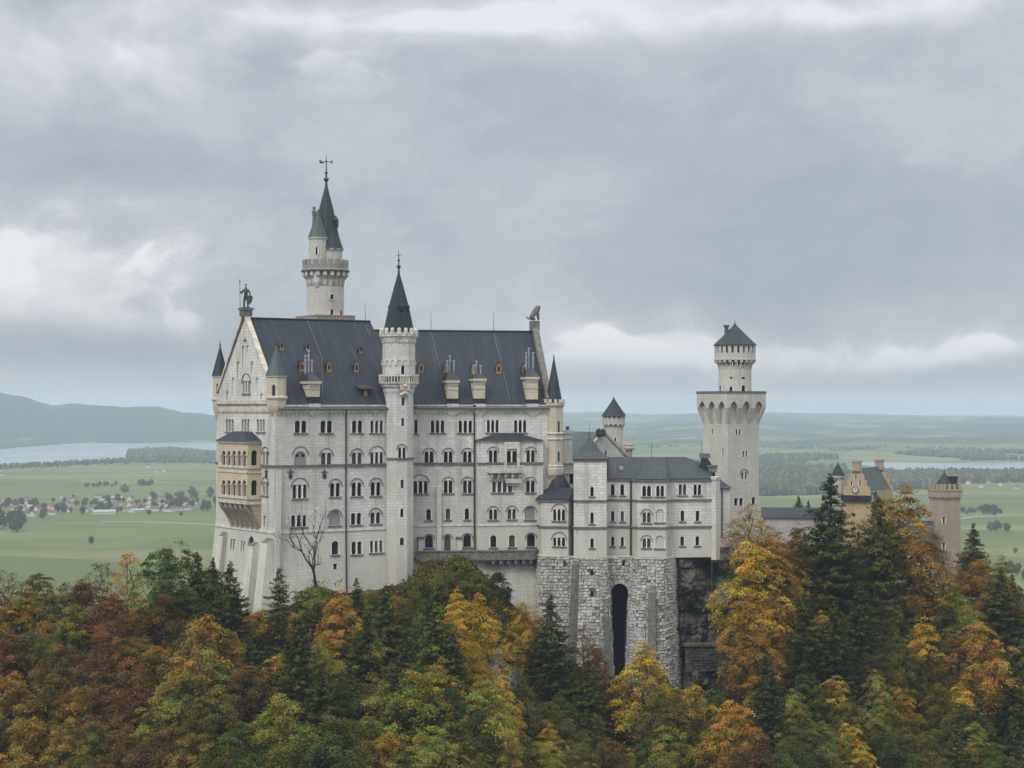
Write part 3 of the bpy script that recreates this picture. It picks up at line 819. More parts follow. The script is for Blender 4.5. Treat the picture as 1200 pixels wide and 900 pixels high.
# ---- dormers: little timber gables on the slope
def dormer(px, py, p0, n, d, w=1.25, h=1.75, gable=True):
    """px, py: middle of its face"""
    base = slope_hit(px, py + h * 2.2, p0, n); o = Vector((d.y, -d.x)); zb = base.z
    c = V2(base) + o * .1; back = h / (math.hypot(n.x, n.y) / n.z) + 1.2
    P = lambda x, z, k: Vector((c.x + d.x * x - o.x * k, c.y + d.y * x - o.y * k, zb + z))
    mb = MB(); hw = w / 2; rp = h + (.85 if gable else .25)
    fr = [P(-hw, -.2, 0), P(hw, -.2, 0), P(hw, h, 0), P(0, rp, 0), P(-hw, h, 0)]
    mb.face(fr)
    for sx in (-1, 1):
        q = [P(sx * hw, -.2, 0), P(sx * hw, -.2, back), P(sx * hw, h, back), P(sx * hw, h, 0)]
        mb.face(q if sx > 0 else q[::-1], mi=1)
    dm = mb.build("dormer", [M['wood'], M['slate']], palace)
    mb = MB(); e = .16
    for sx in (-1, 1):
        q = [P(sx * (hw + e), h - e * 1.1, -.08), P(sx * (hw + e), h - e * 1.1, back), P(0, rp + .1, back), P(0, rp + .1, -.08)]
        mb.face(q if sx > 0 else q[::-1]); q2 = [v + Vector((0, 0, -.1)) for v in q]; mb.face(q2[::-1] if sx > 0 else q2)
        mb.face([q[0], q[3], q2[3], q2[0]] if sx > 0 else [q[3], q[0], q2[0], q2[3]])
    mb.build("dormer_roof", M['slate'], dm)
    mb = MB(); pl = arch_poly(0, .35, w * .46, h * .72); mb.face([P(x, z, -.03) for x, z in pl]); mb.build("pane", M['dark'], dm)
for px, py in [(330, 407.5), (360.5, 408.5), (423, 411.5)]: dormer(px, py, p1, N1, d1, .95, .95, False)
for px, py in [(353.8, 431.5), (385.5, 432), (417.7, 432.5)]: dormer(px, py, p1, N1, d1, 1.1, 1.4)
for px, py in [(493.5, 433), (523.3, 433), (555.5, 433.7), (584.6, 434), (614.5, 434.5)]: dormer(px, py, p2, N2, d2, 1.15, 1.45)
# lead-roofed shed dormer
b0 = slope_hit(428.5, 464, p1, N1); mb = MB(); c = V2(b0); o = -nb1
P = lambda x, z, k: Vector((c.x + d1.x * x - o.x * k, c.y + d1.y * x - o.y * k, b0.z + z))
mb.face([P(-1.1, -.3, 0), P(1.1, -.3, 0), P(1.1, 1.7, 0), P(-1.1, 1.7, 0)]); mb.face([P(-1.1, 1.7, 0), P(-1.1, 1.7, 3), P(-1.1, -.3, 0)]); mb.face([P(1.1, -.3, 0), P(1.1, 1.7, 3), P(1.1, 1.7, 0)])
dm = mb.build("dormer", M['slate'], palace)
mb = MB(); q = [P(-1.6, 1.5, -.5), P(1.6, 1.5, -.5), P(1.6, 2.7, 3), P(-1.6, 2.7, 3)]; mb.face(q); mb.quad_strip([v - Vector((0, 0, .2)) for v in q], q, True); mb.build("dormer_roof", M['pot'], dm).data.materials[0] = M['flat']
mb = MB(); mb.face([P(-.35, .0, -.03), P(.35, .0, -.03), P(.35, 1.1, -.03), P(-.35, 1.1, -.03)]); mb.build("shutter", M['wood'], dm)

# ---- chimney aedicules rising through the eaves
def aedicule(wl, px, ytop, ybot, wpx, roof_y, pot_top, d, npot=5):
    t, z, y = wl.loc(px, HY); wm = wpx * y / F; hw = wm / 2; o = wl.n; c = wl.pt(t, 0)
    P = lambda x, zz, k: Vector((c.x + d.x * x - o.x * k, c.y + d.y * x - o.y * k, zz))
    zt, zb = zat(ytop, y), zat(ybot, y); mb = MB()
    def bx(x0, x1, z0, z1, k0, k1, mi=0):
        lo = [P(x0, z0, k0), P(x1, z0, k0), P(x1, z0, k1), P(x0, z0, k1)]; hi = [P(x0, z1, k0), P(x1, z1, k0), P(x1, z1, k1), P(x0, z1, k1)]
        mb.quad_strip(lo, hi, True, mi); mb.face(hi, mi=mi); mb.face(lo[::-1], mi=mi)
    bx(-hw * .94, hw * .94, -1.5, .15, -.42, 1.0, 1); bx(-hw * .9, hw * .9, .15, zb, -.05, 6.0, 2)
    bx(-hw * .9, hw * .9, zb, zt - .6, -.1, 6.5, 0); bx(-hw * .97, hw * .97, (zb + zt) / 2 - .1, (zb + zt) / 2 + .12, -.22, 6.0, 0)
    for k in range(6): bx(-hw + k * wm / 6 + .05, -hw + (k + .6) * wm / 6, zt - 1.1, zt - .55, -.3, 0, 0)
    bx(-hw * 1.12, hw * 1.12, zt - .55, zt, -.42, 6.8, 0)
    # bracket tapering into the wall below the eaves
    for i in range(5):
        f = 1 - i / 5; bx(-hw * f, hw * f, -1.5 - .26 * (i + 1), -1.5 - .26 * i, -.32 * f, .1, 1)
    ch = mb.build("chimney", [M['sand'], M['trim'], M['slate']], palace)
    mb = MB(); zr = zat(roof_y, y); q = [P(-hw * 1.15, zt, -.45), P(hw * 1.15, zt, -.45), P(hw * 1.15, zt, 6.8), P(-hw * 1.15, zt, 6.8)]; r = [P(-hw * .45, zr, 2.2), P(hw * .45, zr, 2.2), P(hw * .45, zr, 3.6), P(-hw * .45, zr, 3.6)]
    mb.quad_strip(q, r, True); mb.face(r); mb.build("chimney_roof", M['cone'], ch)
    zp = zat(pot_top, y); mb = MB(); rr = random.Random(int(px))
    for i in range(npot):
        x = (-.75 + 1.5 * i / (npot - 1)) * hw * .75; top = zp - abs(i - (npot - 1) / 2) * .95; k = 2.5 + (i % 2) * .8
        q = P(x, zr - .4, k); mb.tube([q, Vector((q.x, q.y, top))], [.15, .15], 6)
        mb.box((q.x, q.y, top), (.5, .5, .3)); mb.box((q.x, q.y, (top + zr) / 2 + .4), (.42, .42, .18))
    mb.build("chimney_pot", M['pot'], ch)
aedicule(south, 368.4, 446.5, 465, 15, 436, 411, d1)
aedicule(south2, 530.5, 445.5, 467, 14.5, 434.5, 417, d2, 3)
aedicule(south2, 562, 443.5, 467, 14.5, 437.5, 423, d2, 3)
aedicule(south2, 623.8, 441.5, 468, 15, 431, 408, d2, 3)

# ---- corner turrets
def turret(parent, c, r, n, ph, prof, mat, cone, cone_mat, fin, wins=(), crown=None, bandz=()):
    mb = MB(); mb.lathe(c, prof, n, ph); tr = mb.build("turret", M[mat], parent)
    for z in bandz:
        mb = MB(); mb.lathe(c, [(r, z - .2), (r + .22, z - .1), (r + .22, z + .15), (r, z + .25)], n, ph, cap=False); mb.build("string_course", M['trim'], tr)
    mb = MB(); mb.lathe(c, cone, n, ph); mb.build("turret_roof", M[cone_mat], tr)
    finial(tr, c[0], c[1], fin[0], fin[1], .15)
    for wl in wins:
        px, py, w, h = wl; D = c[1] - r; t = at(px, D); mb = MB()
        ang = math.atan2(t.y - c[1], t.x - c[0]); k = round((ang - ph) / (2 * math.pi / n) - .5) + .5 if n < 10 else (ang - ph) / (2 * math.pi / n)
        a = ph + k * 2 * math.pi / n; rin = r * math.cos(math.pi / n); dx = Vector((math.cos(a), math.sin(a))); tx = Vector((-dx.y, dx.x)); cc = V2(c) + dx * (rin + .03)
        pl = arch_poly(0, zat(py, D) - h * D / F / 2, w * D / F, h * D / F); mb.face([Vector((cc.x + tx.x * x, cc.y + tx.y * x, z)) for x, z in pl])
        mb.build("window", M['dark'], tr)
    return tr
cSW = A + d1 * .9 + nb1 * 1.0; D_ = cSW.y
z = lambda py: zat(py, D_)
ph1 = math.atan2(d1.y, d1.x) + R(22.5)
turret(palace, (cSW.x, cSW.y), 1.95, 8, ph1, [(.5, z(494)), (1.2, z(486)), (1.75, z(480)), (1.9, z(476)), (1.95, z(468)), (2.25, z(467)), (2.25, z(465)), (1.9, z(464)), (1.9, z(443)), (2.15, z(441.5)), (2.15, z(440))], 'sand',
       [(2.25, z(440)), (1.6, z(430)), (.15, z(405))], 'copper', (z(405), z(398)), [(321.4, 457, 3.6, 13)])
cNW = B + d1 * .8 - nb1 * .3; D_ = cNW.y
turret(palace, (cNW.x, cNW.y), 1.6, 8, ph1, [(.5, z(498)), (1.0, z(490)), (1.5, z(478)), (1.6, z(470)), (1.85, z(469)), (1.85, z(467)), (1.5, z(466)), (1.5, z(443)), (1.7, z(441.5)), (1.7, z(440.5))], 'sand',
       [(1.75, z(440.5)), (1.25, z(430)), (.12, z(406))], 'cone', (z(406), z(398.5)), [(258, 455, 2.6, 11)])
cNE = B2 + d2 * 1.0 + nb2 * 1.0; D_ = cNE.y
tr = turret(palace, (cNE.x, cNE.y), 1.95, 8, ph1, [(.4, z(580)), (1.0, z(570)), (1.8, z(560)), (2.25, z(556)), (2.3, z(549)), (1.95, z(547)), (1.95, z(478)), (2.35, z(475)), (2.35, z(472)), (2.0, z(472))], 'sand',
       [(1.75, z(472)), (1.75, z(468)), (.12, z(420))], 'copperdark', (z(420), z(415)), [(641.7, 500, 3, 13), (653.4, 500, 2.5, 13), (641.7, 535, 3, 12), (653.4, 535, 2.5, 12)], bandz=(z(508), z(514.5), z(546)))
mb = MB(); crenels(mb, (cNE.x, cNE.y), 2.35, z(472), 12, z(468) - z(472), .35); mb.build("battlement", M['trim'], tr)

# ---- loggia on the west face
e = 3.0; lw_ = Wall(B + n_w * e, A + n_w * e, 0, 1)
t0 = lw_.loc(255.5, 550)[0]; t1 = lw_.loc(290, 550)[0]; yl = lw_.loc(272, 550)[2]
LA, LB = lw_.a + lw_.d * t0, lw_.a + lw_.d * t1
zt, zb = zat(517.5, yl), zat(590, yl)
lf = Wall(LA, LB, zb, zt, depth=.5); ls = Wall(LB, LB - n_w * e, zb, zt, depth=.5); ln = Wall(LA - n_w * e, LA, zb, zt)
loggia = thing("loggia", (0, 0, 0), None, None); loggia.parent = palace; loggia.matrix_parent_inverse = wmat(palace).inverted()
lpane = []
for k in range(5):
    px = 262.2 + k * 6.05
    for py, h in ((537.5, 19), (572, 19)):
        t, zc, y = lf.loc(px, py); wv = abs(lf.loc(px - 2.1, py)[0] - lf.loc(px + 2.1, py)[0]); hm = h * y / F
        lf.op.append((arch_poly(t, zc - hm / 2, wv, hm), .5)); lpane.append((lf, arch_poly(t, zc - hm / 2, wv, hm)))
for py in (536.5, 571.5):
    t, zc, y = ls.loc(298, py); hm = 18 * y / F; pl = arch_poly(ls.L / 2, zc - hm / 2, 1.3, hm); ls.op.append((pl, .5)); lpane.append((ls, pl))
mb = MB()
for w_ in (lf, ls, ln): w_.build(mb)
mb.build("loggia_wall", M['loggia'], loggia)
mb = MB()
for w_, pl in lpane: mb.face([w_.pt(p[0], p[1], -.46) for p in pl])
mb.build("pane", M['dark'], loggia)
for py, h, pr in ((547.5, .5, .22), (518.5, .5, .3), (583, .55, .25), (553, .3, .15), (589, .5, .2)):
    mb = MB()
    for w_ in (lf, ls): wbox(mb, w_, w_.L / 2, zat(py, yl) - .1, w_.L + .3, h, pr)
    mb.build("loggia_cornice", M['trimy'], loggia)
mb = MB()                                                        # balustrade colonnettes between the arches
for k in range(6):
    for py in (537.5, 572):
        t, zc, y = lf.loc(259.2 + k * 6.05, py); q = lf.pt(t, zc - 1.6, .12); mb.tube([q, q + Vector((0, 0, 2.2))], [.16, .14], 6); mb.box((q.x, q.y, zc + .75), (.5, .5, .3))
mb.build("column", M['trim'], loggia)
mb = MB(); q = [lf.pt(-.5, zt + .1, .5), lf.pt(lf.L + .5, zt + .1, .5), lf.pt(lf.L + .5, zt + .1, -e), lf.pt(-.5, zt + .1, -e)]; zr = zat(505.5, yl + 2)
r = [lf.pt(lf.L * .3, zr, -1.4), lf.pt(lf.L * .7, zr, -1.4), lf.pt(lf.L * .7, zr, -e), lf.pt(lf.L * .3, zr, -e)]
mb.quad_strip(q, r, True); mb.face(r); mb.face(q[::-1]); mb.build("loggia_roof", M['slate'], loggia)
zlo = zat(622, yl); mb = MB()
for k in range(6):                                                # stepped consoles carrying the loggia
    ta = lf.L * (k + .1) / 6; tb = lf.L * (k + .62) / 6
    pr = [(0, zb), (-.3, zb - 1.0), (-1.3, zb - 2.2), (-2.2, zb - 3.6), (-2.8, zb - 5.2), (-e - .1, zb - 5.6), (-e - .1, zb)]
    l = [lf.pt(ta, zz, o_) for o_, zz in pr]; q = [lf.pt(tb, zz, o_) for o_, zz in pr]
    mb.face(l[::-1]); mb.face(q); mb.quad_strip(l[:6], q[:6])
mb.build("console", M['brown'], loggia)
mb = MB(); l = [lf.pt(0, zb, -.5), lf.pt(lf.L, zb, -.5), lf.pt(lf.L, zb - 4.8, -e), lf.pt(0, zb - 4.8, -e)]; mb.face(l[::-1]); mb.face([lf.pt(lf.L, zb, -.5), lf.pt(lf.L, zb, -e), lf.pt(lf.L, zb - 4.8, -e)]); mb.face([lf.pt(0, zb, -e - .05), lf.pt(0, zb, -.5), lf.pt(0, zb - 4.8, -e)])
mb.build("loggia_soffit", M['brown'], loggia)

# ---- hipped lead roof and balcony of the south bay
mb = MB(); q = [bs.pt(-.4, bs.z1, .5), bs.pt(bs.L + .3, bs.z1, .5), bs.pt(bs.L + .3, bs.z1, -BZ), bs.pt(-.4, bs.z1, -BZ)]; zr = zat(507.5, 404)
r = [bs.pt(bs.L * .33, zr, -BZ + .2), bs.pt(bs.L * .62, zr, -BZ + .2), bs.pt(bs.L * .62, zr, -BZ), bs.pt(bs.L * .33, zr, -BZ)]
mb.quad_strip(q, r, True); mb.face(r); mb.face(q[::-1]); mb.build("bay_roof", M['cone'], palace)
mb = MB(); tA = bs.loc(571, 545)[0]; tB = bs.loc(612, 545)[0]; yb = bs.loc(590, 545)[2]; zf = zat(551.5, yb)
wbox(mb, bs, (tA + tB) / 2, zf - .45, tB - tA, .45, 1.5)
for k in range(5): wbox(mb, bs, tA + (tB - tA) * (k + .5) / 5, zf - 1.3, .5, .85, 1.1); wbox(mb, bs, tA + (tB - tA) * (k + .5) / 5, zf - 1.9, .45, .6, .6)
t3 = bs.loc(600.5, 545)[0]; wbox(mb, bs, t3, zf - 2.6, 3.2, .9, 1.2); wbox(mb, bs, t3, zf - 3.2, 1.8, .6, .7)
bal = mb.build("balcony", M['trimy'], palace)
mb = MB()
for k in range(26):
    t = tA + .15 + (tB - tA - .3) * k / 25; q = bs.pt(t, zf, 1.38); mb.tube([q, q + Vector((0, 0, .95))], [.09, .09], 5)
wb = Wall(bs.pt(tA, 0, 1.45).xy, bs.pt(tB, 0, 1.45).xy, 0, 1); wbox(mb, wb, wb.L / 2, zf + .92, wb.L, .2, .08); mb.build("balustrade", M['trim'], bal)
mb = MB()
for x in (592, 607): t = bs.loc(x, 530)[0]; wbox(mb, bs, t, zf, .5, 6.0, .5)
wbox(mb, bs, bs.loc(599.5, 530)[0], zf + 4.6, 3.2, 1.4, .4); mb.build("window_surround", M['trim'], palace)

# ---- terrace with a parapet along the right block, carried on corbels
tz = zat(654, 399); pz = zat(645.5, 399)
tp = [south2.pt(2.0, 0, 2.6).xy, south2.pt(tb0 - 1, 0, 3.2).xy, bs.pt(2, 0, 2.8).xy, bs.pt(bs.L - 2.5, 0, 2.8).xy, bs.pt(bs.L + .5, 0, 1.2).xy]
mb = MB()
for i in range(4):
    w_ = Wall(tp[i], tp[i + 1], tz, pz); wbox(mb, w_, w_.L / 2, tz, w_.L + .05, pz - tz - .3, 0, .5); wbox(mb, w_, w_.L / 2, pz - .3, w_.L + .1, .3, .15, .6); wbox(mb, w_, w_.L / 2, tz - .55, w_.L + .1, .55, .25, .6)
top = [V3(p, tz + .05) for p in tp] + [south2.pt(south2.L, tz + .05).xyz, south2.pt(2, tz + .05).xyz]; mb.face(top)
terrace = mb.build("terrace", M['rustgap'], palace); terrace.data.materials[0] = M['greystone']
mb = MB()
for i in range(2, 4):
    w_ = Wall(tp[i], tp[i + 1], tz, pz); n = max(2, int(w_.L / 1.5))
    for k in range(n): wbox(mb, w_, w_.L * (k + .5) / n, tz - 1.4, .6, .85, .1, 1.6); wbox(mb, w_, w_.L * (k + .5) / n, tz - 2.0, .6, .6, -.5, 1.2)
mb.build("corbel", M['ledge'], terrace)
fp = [south2.pt(1.6, 0, 1.9).xy, south2.pt(tb0, 0, 2.0).xy, bs.pt(bs.L * .5, 0, 1.2).xy, bs.pt(bs.L + 1, 0, .6).xy]
mb = MB()
for i in range(3): w_ = Wall(fp[i], fp[i + 1], -58, tz - .5, -nb2, -nb2, lambda z_: max(0, tz - z_) * .05, breaks=(-45, -38)); w_.build(mb)
mb.build("terrace_wall", M['base'], palace)
# two little stone piers with sloping caps on the terrace
for px in (492.3, 537.5):
    t, z_, y = south2.loc(px, 645); mb = MB(); wbox(mb, south2, t, zat(647, y), 1.0, 2.8, 1.2); wbox(mb, south2, t, zat(647, y) + 2.8, 1.3, .45, 1.4, mi=1); mb.build("pier", [M['base'], M['ledge']], palace)
# ------------------------------------------------------------------ stair tower on the south front
def tower_windows(walls, parent, lst, depth_pane='glass'):
    for px, py, w, h, n, ar in lst:
        wl = facing(walls, px); win(wl, parent, px, py, w, h, n, bool(ar), gap=.25, sill=n > 1)

c = at(467.3, 395.2); c = (c.x, c.y); D_ = c[1] - 3
z = lambda py: zat(py, D_)
st = thing("stair_tower", (c[0], c[1], -45), "slender octagonal stair tower with a balcony and pointed roof on the palace's south front", "tower", "buildings of the castle")
ph = math.atan2(d1.y, d1.x) - R(90) - R(22.5) + R(28)
r_up, r_lo = 3.42, 3.02
up = ring_walls(c, r_up, 8, ph, z(441), z(389)); lo = ring_walls(c, r_lo, 8, ph, -54, z(455))
tower_windows(up, st, [(472, 433.5, 3.6, 10, 1, 0)])
tower_windows(lo, st, [(472.4, 470.5, 3.4, 9.5, 1, 0), (472, 494.5, 3.2, 9.5, 1, 0), (471, 531, 8, 13, 2, 1), (471.3, 567, 3.4, 10, 1, 0), (471, 601, 3.4, 10, 1, 0), (471, 634.5, 4.6, 9, 1, 0)])
mb = MB()
for w_ in up + lo: w_.build(mb)
mb.build("wall", M['wall'], st)
mb = MB(); mb.lathe(c, [(r_lo, z(462)), (r_lo + .25, z(458)), (r_lo + .3, z(455)), (r_up + .3, z(453)), (r_up + .35, z(451)), (r_up + .75, z(449.5)), (r_up + .8, z(447.5)), (r_up - .1, z(447.5))], 8, ph, cap=False)
mb.build("balcony", M['trim'], st)
mb = MB(); rb = r_up + .68
for k in range(40): a = 2 * math.pi * k / 40; x, y = c[0] + rb * .97 * math.cos(a), c[1] + rb * .97 * math.sin(a); mb.tube([(x, y, z(447.6)), (x, y, z(440.5))], [.1, .1], 5)
mb.lathe(c, [(rb - .12, z(440.6)), (rb + .12, z(440.6)), (rb + .12, z(438.6)), (rb - .12, z(438.6)), (rb - .12, z(440.6))], 8, ph, cap=False); mb.build("balustrade", M['trim'], st)
mb = MB()                                              # blind arcade and frieze of the upper stage
for w_ in up:
    for k in range(2):
        t = w_.L * (k + .5) / 2; zc = z(424.5); r0, r1 = w_.L * .17, w_.L * .25
        pr = [(t + r * math.cos(math.pi * i / 8), zc + r * math.sin(math.pi * i / 8)) for r in (r0, r1) for i in range(9)]
        for i in range(8): mb.face([w_.pt(*pr[9 + i], .14), w_.pt(*pr[9 + i + 1], .14), w_.pt(*pr[i + 1], .14), w_.pt(*pr[i], .14)]); mb.face([w_.pt(*pr[i], .14), w_.pt(*pr[i + 1], .14), w_.pt(*pr[i + 1], 0), w_.pt(*pr[i], 0)]); mb.face([w_.pt(*pr[9 + i + 1], .14), w_.pt(*pr[9 + i], .14), w_.pt(*pr[9 + i], 0), w_.pt(*pr[9 + i + 1], 0)])
    for k in range(3): wbox(mb, w_, w_.L * k / 2 if 0 < k < 2 else (.12 if k == 0 else w_.L - .12), z(428), .34, .75, .2)
    corbels(mb, w_, z(398.5), .62, .3, .55, .22, 0.05, w_.L - .05)
mb.build("arcade", M['trim'], st)
mb = MB(); mb.lathe(c, [(r_up, z(399)), (r_up + .22, z(398)), (r_up + .3, z(395.5)), (r_up + .62, z(394)), (r_up + .62, z(391.5)), (r_up - .1, z(391.5))], 8, ph, cap=False)
rm = (r_up + .58) * math.cos(R(22.5))
for k in range(16):
    a = ph + R(22.5) * (k + .5); x, y = c[0] + (rm - .1) * math.cos(a), c[1] + (rm - .1) * math.sin(a)
    mb.lathe((x, y), [(.40, z(391.6)), (.40, z(386)), (.28, z(384.6)), (.1, z(384.0))], 8)
mb.build("battlement", M['trim'], st)
mb = MB(); mb.lathe(c, [(3.2, z(390)), (3.15, z(386)), (2.1, z(358)), (1.0, z(335)), (.1, z(317))], 8, ph); rf = mb.build("roof", M['cone'], st)
for k in range(4):                                     # tiny lucarnes on the spire
    a = ph + R(22.5) + R(90) * k + R(45) * (1 if k % 2 else 0); rr = 2.05; x, y = c[0] + rr * math.cos(a), c[1] + rr * math.sin(a)
    mb = MB(); mb.box((x, y, z(361)), (.7, .7, .9), a); mb.lathe((x, y), [(.62, z(358.5)), (.02, z(354.5))], 4, a + R(45)); mb.build("lucarne", M['cone'], rf)
finial(st, c[0], c[1], z(318), z(292.5), .24, cross=True)
# carved bracket with a lion's head under the balcony
w_ = facing(lo, 474); t, zz, y = w_.loc(474.5, 452); mb = MB()
wbox(mb, w_, t - .2, z(457.5), 2.0, z(444) - z(457.5), .95); wbox(mb, w_, t - .2, z(459.5), 1.4, .4, .7); wbox(mb, w_, t - .2, z(444), 1.5, .5, .9)
ob = mb.build("bracket", M['sand'], st); mb = MB()
q = w_.pt(t - .2, z(452), 1.0); mb.sphere(q, .42, 10, 8)
for sx in (-1, 1): mb.sphere(w_.pt(t - .2 + sx * .45, z(462), .45), .5, 8, 6, .8)
mb.sphere(w_.pt(t - .2, z(460.5), .6), .6, 8, 6, .7); mb.build("carving", M['trimy'], ob)
# ledge where the string course steps up round the tower window
mb = MB(); zl = z(536.5)
for w_ in lo:
    if w_.n.y < -.3: wbox(mb, w_, w_.L / 2, zl - .35, w_.L, .35, .3)
mb.build("string_course", M['ledge'], st)

# ------------------------------------------------------------------ tall north tower behind the roof
c = at(381.3, 425.0); c = (c.x, c.y); D_ = 421.0; z = lambda py: zat(py, D_)
nt = thing("north_tower", (c[0], c[1], -30), "tallest round white tower with a crenellated gallery and weather vane behind the palace roof", "tower", "buildings of the castle")
rs, rg = 4.12, 5.1
sh = ring_walls(c, rs, 20, R(4), -30, z(330), depth=.4)
for px, py, w, h, n, ar in [(388.7, 348, 3.6, 6, 1, 0), (388.6, 366, 4, 7, 1, 0), (399.5, 366.5, 3, 6, 1, 0)]: win(facing(sh, px), nt, px, py, w, h, n, False, sill=False, flat=py < 350)
mb = MB()
for w_ in sh: w_.build(mb)
mb.lathe(c, [(rs, z(335)), (rs, z(330)), (rs + .1, z(318))], 20, R(4), cap=False)
mb.build("wall", M['tower'], nt)
mb = MB(); w_ = facing(sh, 388.7); t = w_.loc(388.7, 348)[0]
wbox(mb, w_, t, z(352), 1.2, .2, .12); wbox(mb, w_, t, z(344.8), 1.2, .2, .12); wbox(mb, w_, t - .5, z(352), .2, 1.4, .12); wbox(mb, w_, t + .5, z(352), .2, 1.4, .12); mb.build("window_surround", M['trim'], nt)
mb = MB(); ring_corbels(mb, c, rs - .02, rg, z(334), z(317.5), 20, 0, .5); mb.build("corbel", M['trimy'], nt)
mb = MB(); mb.lathe(c, [(rs, z(319)), (rg + .05, z(318)), (rg + .12, z(315.5)), (rg, z(314)), (rg, z(309.5)), (rg - .4, z(309.5)), (rg - .4, z(315)), (2, z(315))], 24, 0, cap=False)
crenels(mb, c, rg, z(309.6), 18, z(303.5) - z(309.6), .4, .05, .62); mb.build("battlement", M['weather'], nt)
mb = MB(); mb.lathe(c, [(rg + .13, z(317.6)), (rg + .3, z(317)), (rg + .3, z(315.8)), (rg + .1, z(315.4))], 24, 0, cap=False); mb.build("gallery_ledge", M['ledge'], nt)
# oriel foot under the gallery
o = at(372.5, 421.5); mb = MB(); mb.lathe((o.x, o.y), [(.2, z(339)), (.7, z(335)), (1.0, z(331)), (1.15, z(318))], 10); mb.build("oriel", M['trim'], nt)
# upper drum and its smaller stair turret
cu = (c[0] + .2, c[1]); ru = 3.55
ud = ring_walls(cu, ru, 16, 0, z(316), z(291), depth=.3); mb = MB()
for w_ in ud: w_.build(mb)
mb.lathe(cu, [(ru, z(293)), (ru + .25, z(292)), (ru + .3, z(290.5)), (ru - .2, z(290))], 16, cap=False); mb.build("upper_drum", M['tower'], nt)
mb = MB(); mb.lathe(cu, [(ru + .35, z(291.5)), (2.9, z(276)), (1.5, z(241)), (.15, z(213))], 12, R(10)); rf = mb.build("roof", M['copperdark'], nt)
for k in range(3):
    a = R(-20) + k * R(120); q = (cu[0] + 2.3 * math.cos(a), cu[1] + 2.3 * math.sin(a)); mb = MB(); mb.box((q[0], q[1], z(261)), (1.0, .8, 1.5), a); mb.lathe(q, [(.8, z(256.8)), (.02, z(250.5))], 4, a + R(45)); mb.build("lucarne", M['cone'], rf)
ct = at(372.8, 422.2); ct = (ct.x, ct.y); rt = 1.95
tw_ = ring_walls(ct, rt, 12, 0, z(317), z(279), depth=.3); win(facing(tw_, 371.3), nt, 371.3, 294, 2.8, 9, 1, False, sill=False)
mb = MB()
for w_ in tw_: w_.build(mb)
mb.lathe(ct, [(rt, z(281)), (rt + .22, z(279)), (rt + .22, z(277)), (rt - .3, z(276))], 12, cap=False); tt = mb.build("stair_turret", M['tower'], nt)
mb = MB(); mb.lathe(ct, [(rt + .28, z(277.5)), (1.45, z(266)), (.75, z(255)), (.12, z(245))], 12); mb.build("turret_roof", M['copper'], tt)
o = at(368, 424); mb = MB(); mb.lathe((o.x, o.y), [(.45, z(285)), (.4, z(256)), (.3, z(253)), (.5, z(249)), (.5, z(246)), (.3, z(244.5)), (.35, z(241)), (.1, z(240))], 8); mb.build("chimney", M['greystone'], nt)
mb = MB(); x, y = cu
mb.lathe((x, y), [(.35, z(216)), (.22, z(211)), (.55, z(208.5)), (.6, z(207)), (.2, z(205)), (.2, z(201)), (.45, z(200)), (.15, z(198)), (.09, z(187)), (.22, z(186.3)), (.07, z(185)), (.05, z(179))], 8); mb.build("finial", M['bronze'], nt)
mb = MB(); mb.tube([(x - 1.4, y, z(187)), (x + 1.3, y, z(187))], [.1, .07], 5); mb.sphere((x - 1.0, y, z(187) - .1), .5, 8, 6, .5); mb.sphere((x - 1.35, y, z(187) + .25), .22, 6, 5)
mb.face([(x + .7, y, z(187)), (x + 1.35, y, z(187) - .4), (x + 1.35, y, z(187) + .4)]); mb.face([(x + .7, y, z(187)), (x + 1.35, y + .05, z(187) + .4), (x + 1.35, y + .05, z(187) - .4)]); mb.build("weather_vane", M['bronze'], nt)
# square platform the shaft rises from
mb = MB(); a4 = math.atan2(d1.y, d1.x); mb.box((c[0], c[1], z(373.5)), (9.6, 9.6, 1.0), a4); mb.box((c[0], c[1], z(369.8)), (9.9, 9.9, .3), a4); mb.box((c[0], c[1], -8), (9.2, 9.2, 52), a4)
for k in range(14):
    for s_ in range(4):
        a = a4 + s_ * R(90); u = Vector((math.cos(a), math.sin(a))); v = Vector((-u.y, u.x)); q = V2(c) + u * 4.85 + v * (-4.5 + 9 * k / 13); mb.box((q.x, q.y, z(372.6)), (.3, .3, .5), a + R(45))
mb.build("platform", M['brown'], nt)

# ------------------------------------------------------------------ square tower to the east
qc = at(853, 455.0); phq = R(32); dr_ = Vector((math.cos(phq), math.sin(phq))); dl_ = Vector((-math.sin(phq), math.cos(phq))); S = 9.45
q0 = qc; q1 = qc + dr_ * S; q2 = q1 + dl_ * S; q3 = qc + dl_ * S
sq = thing("square_tower", (qc.x, qc.y, -40), "broad square white tower topped by a round turret, standing east of the palace", "tower", "buildings of the castle")
z = lambda py: zat(py, 455.0)
E_ = 1.15; ztop = z(460.5)
flq = lambda zz: E_ * min(1.0, max(0.0, (zz - z(497)) / (z(478) - z(497))))
P4 = [q0, q1, q2, q3]; outw = [(-dr_ - dl_), (dr_ - dl_), (dr_ + dl_), (dl_ - dr_)]
shaft = [Wall(P4[i], P4[(i + 1) % 4], -60, z(497)) for i in range(4)]
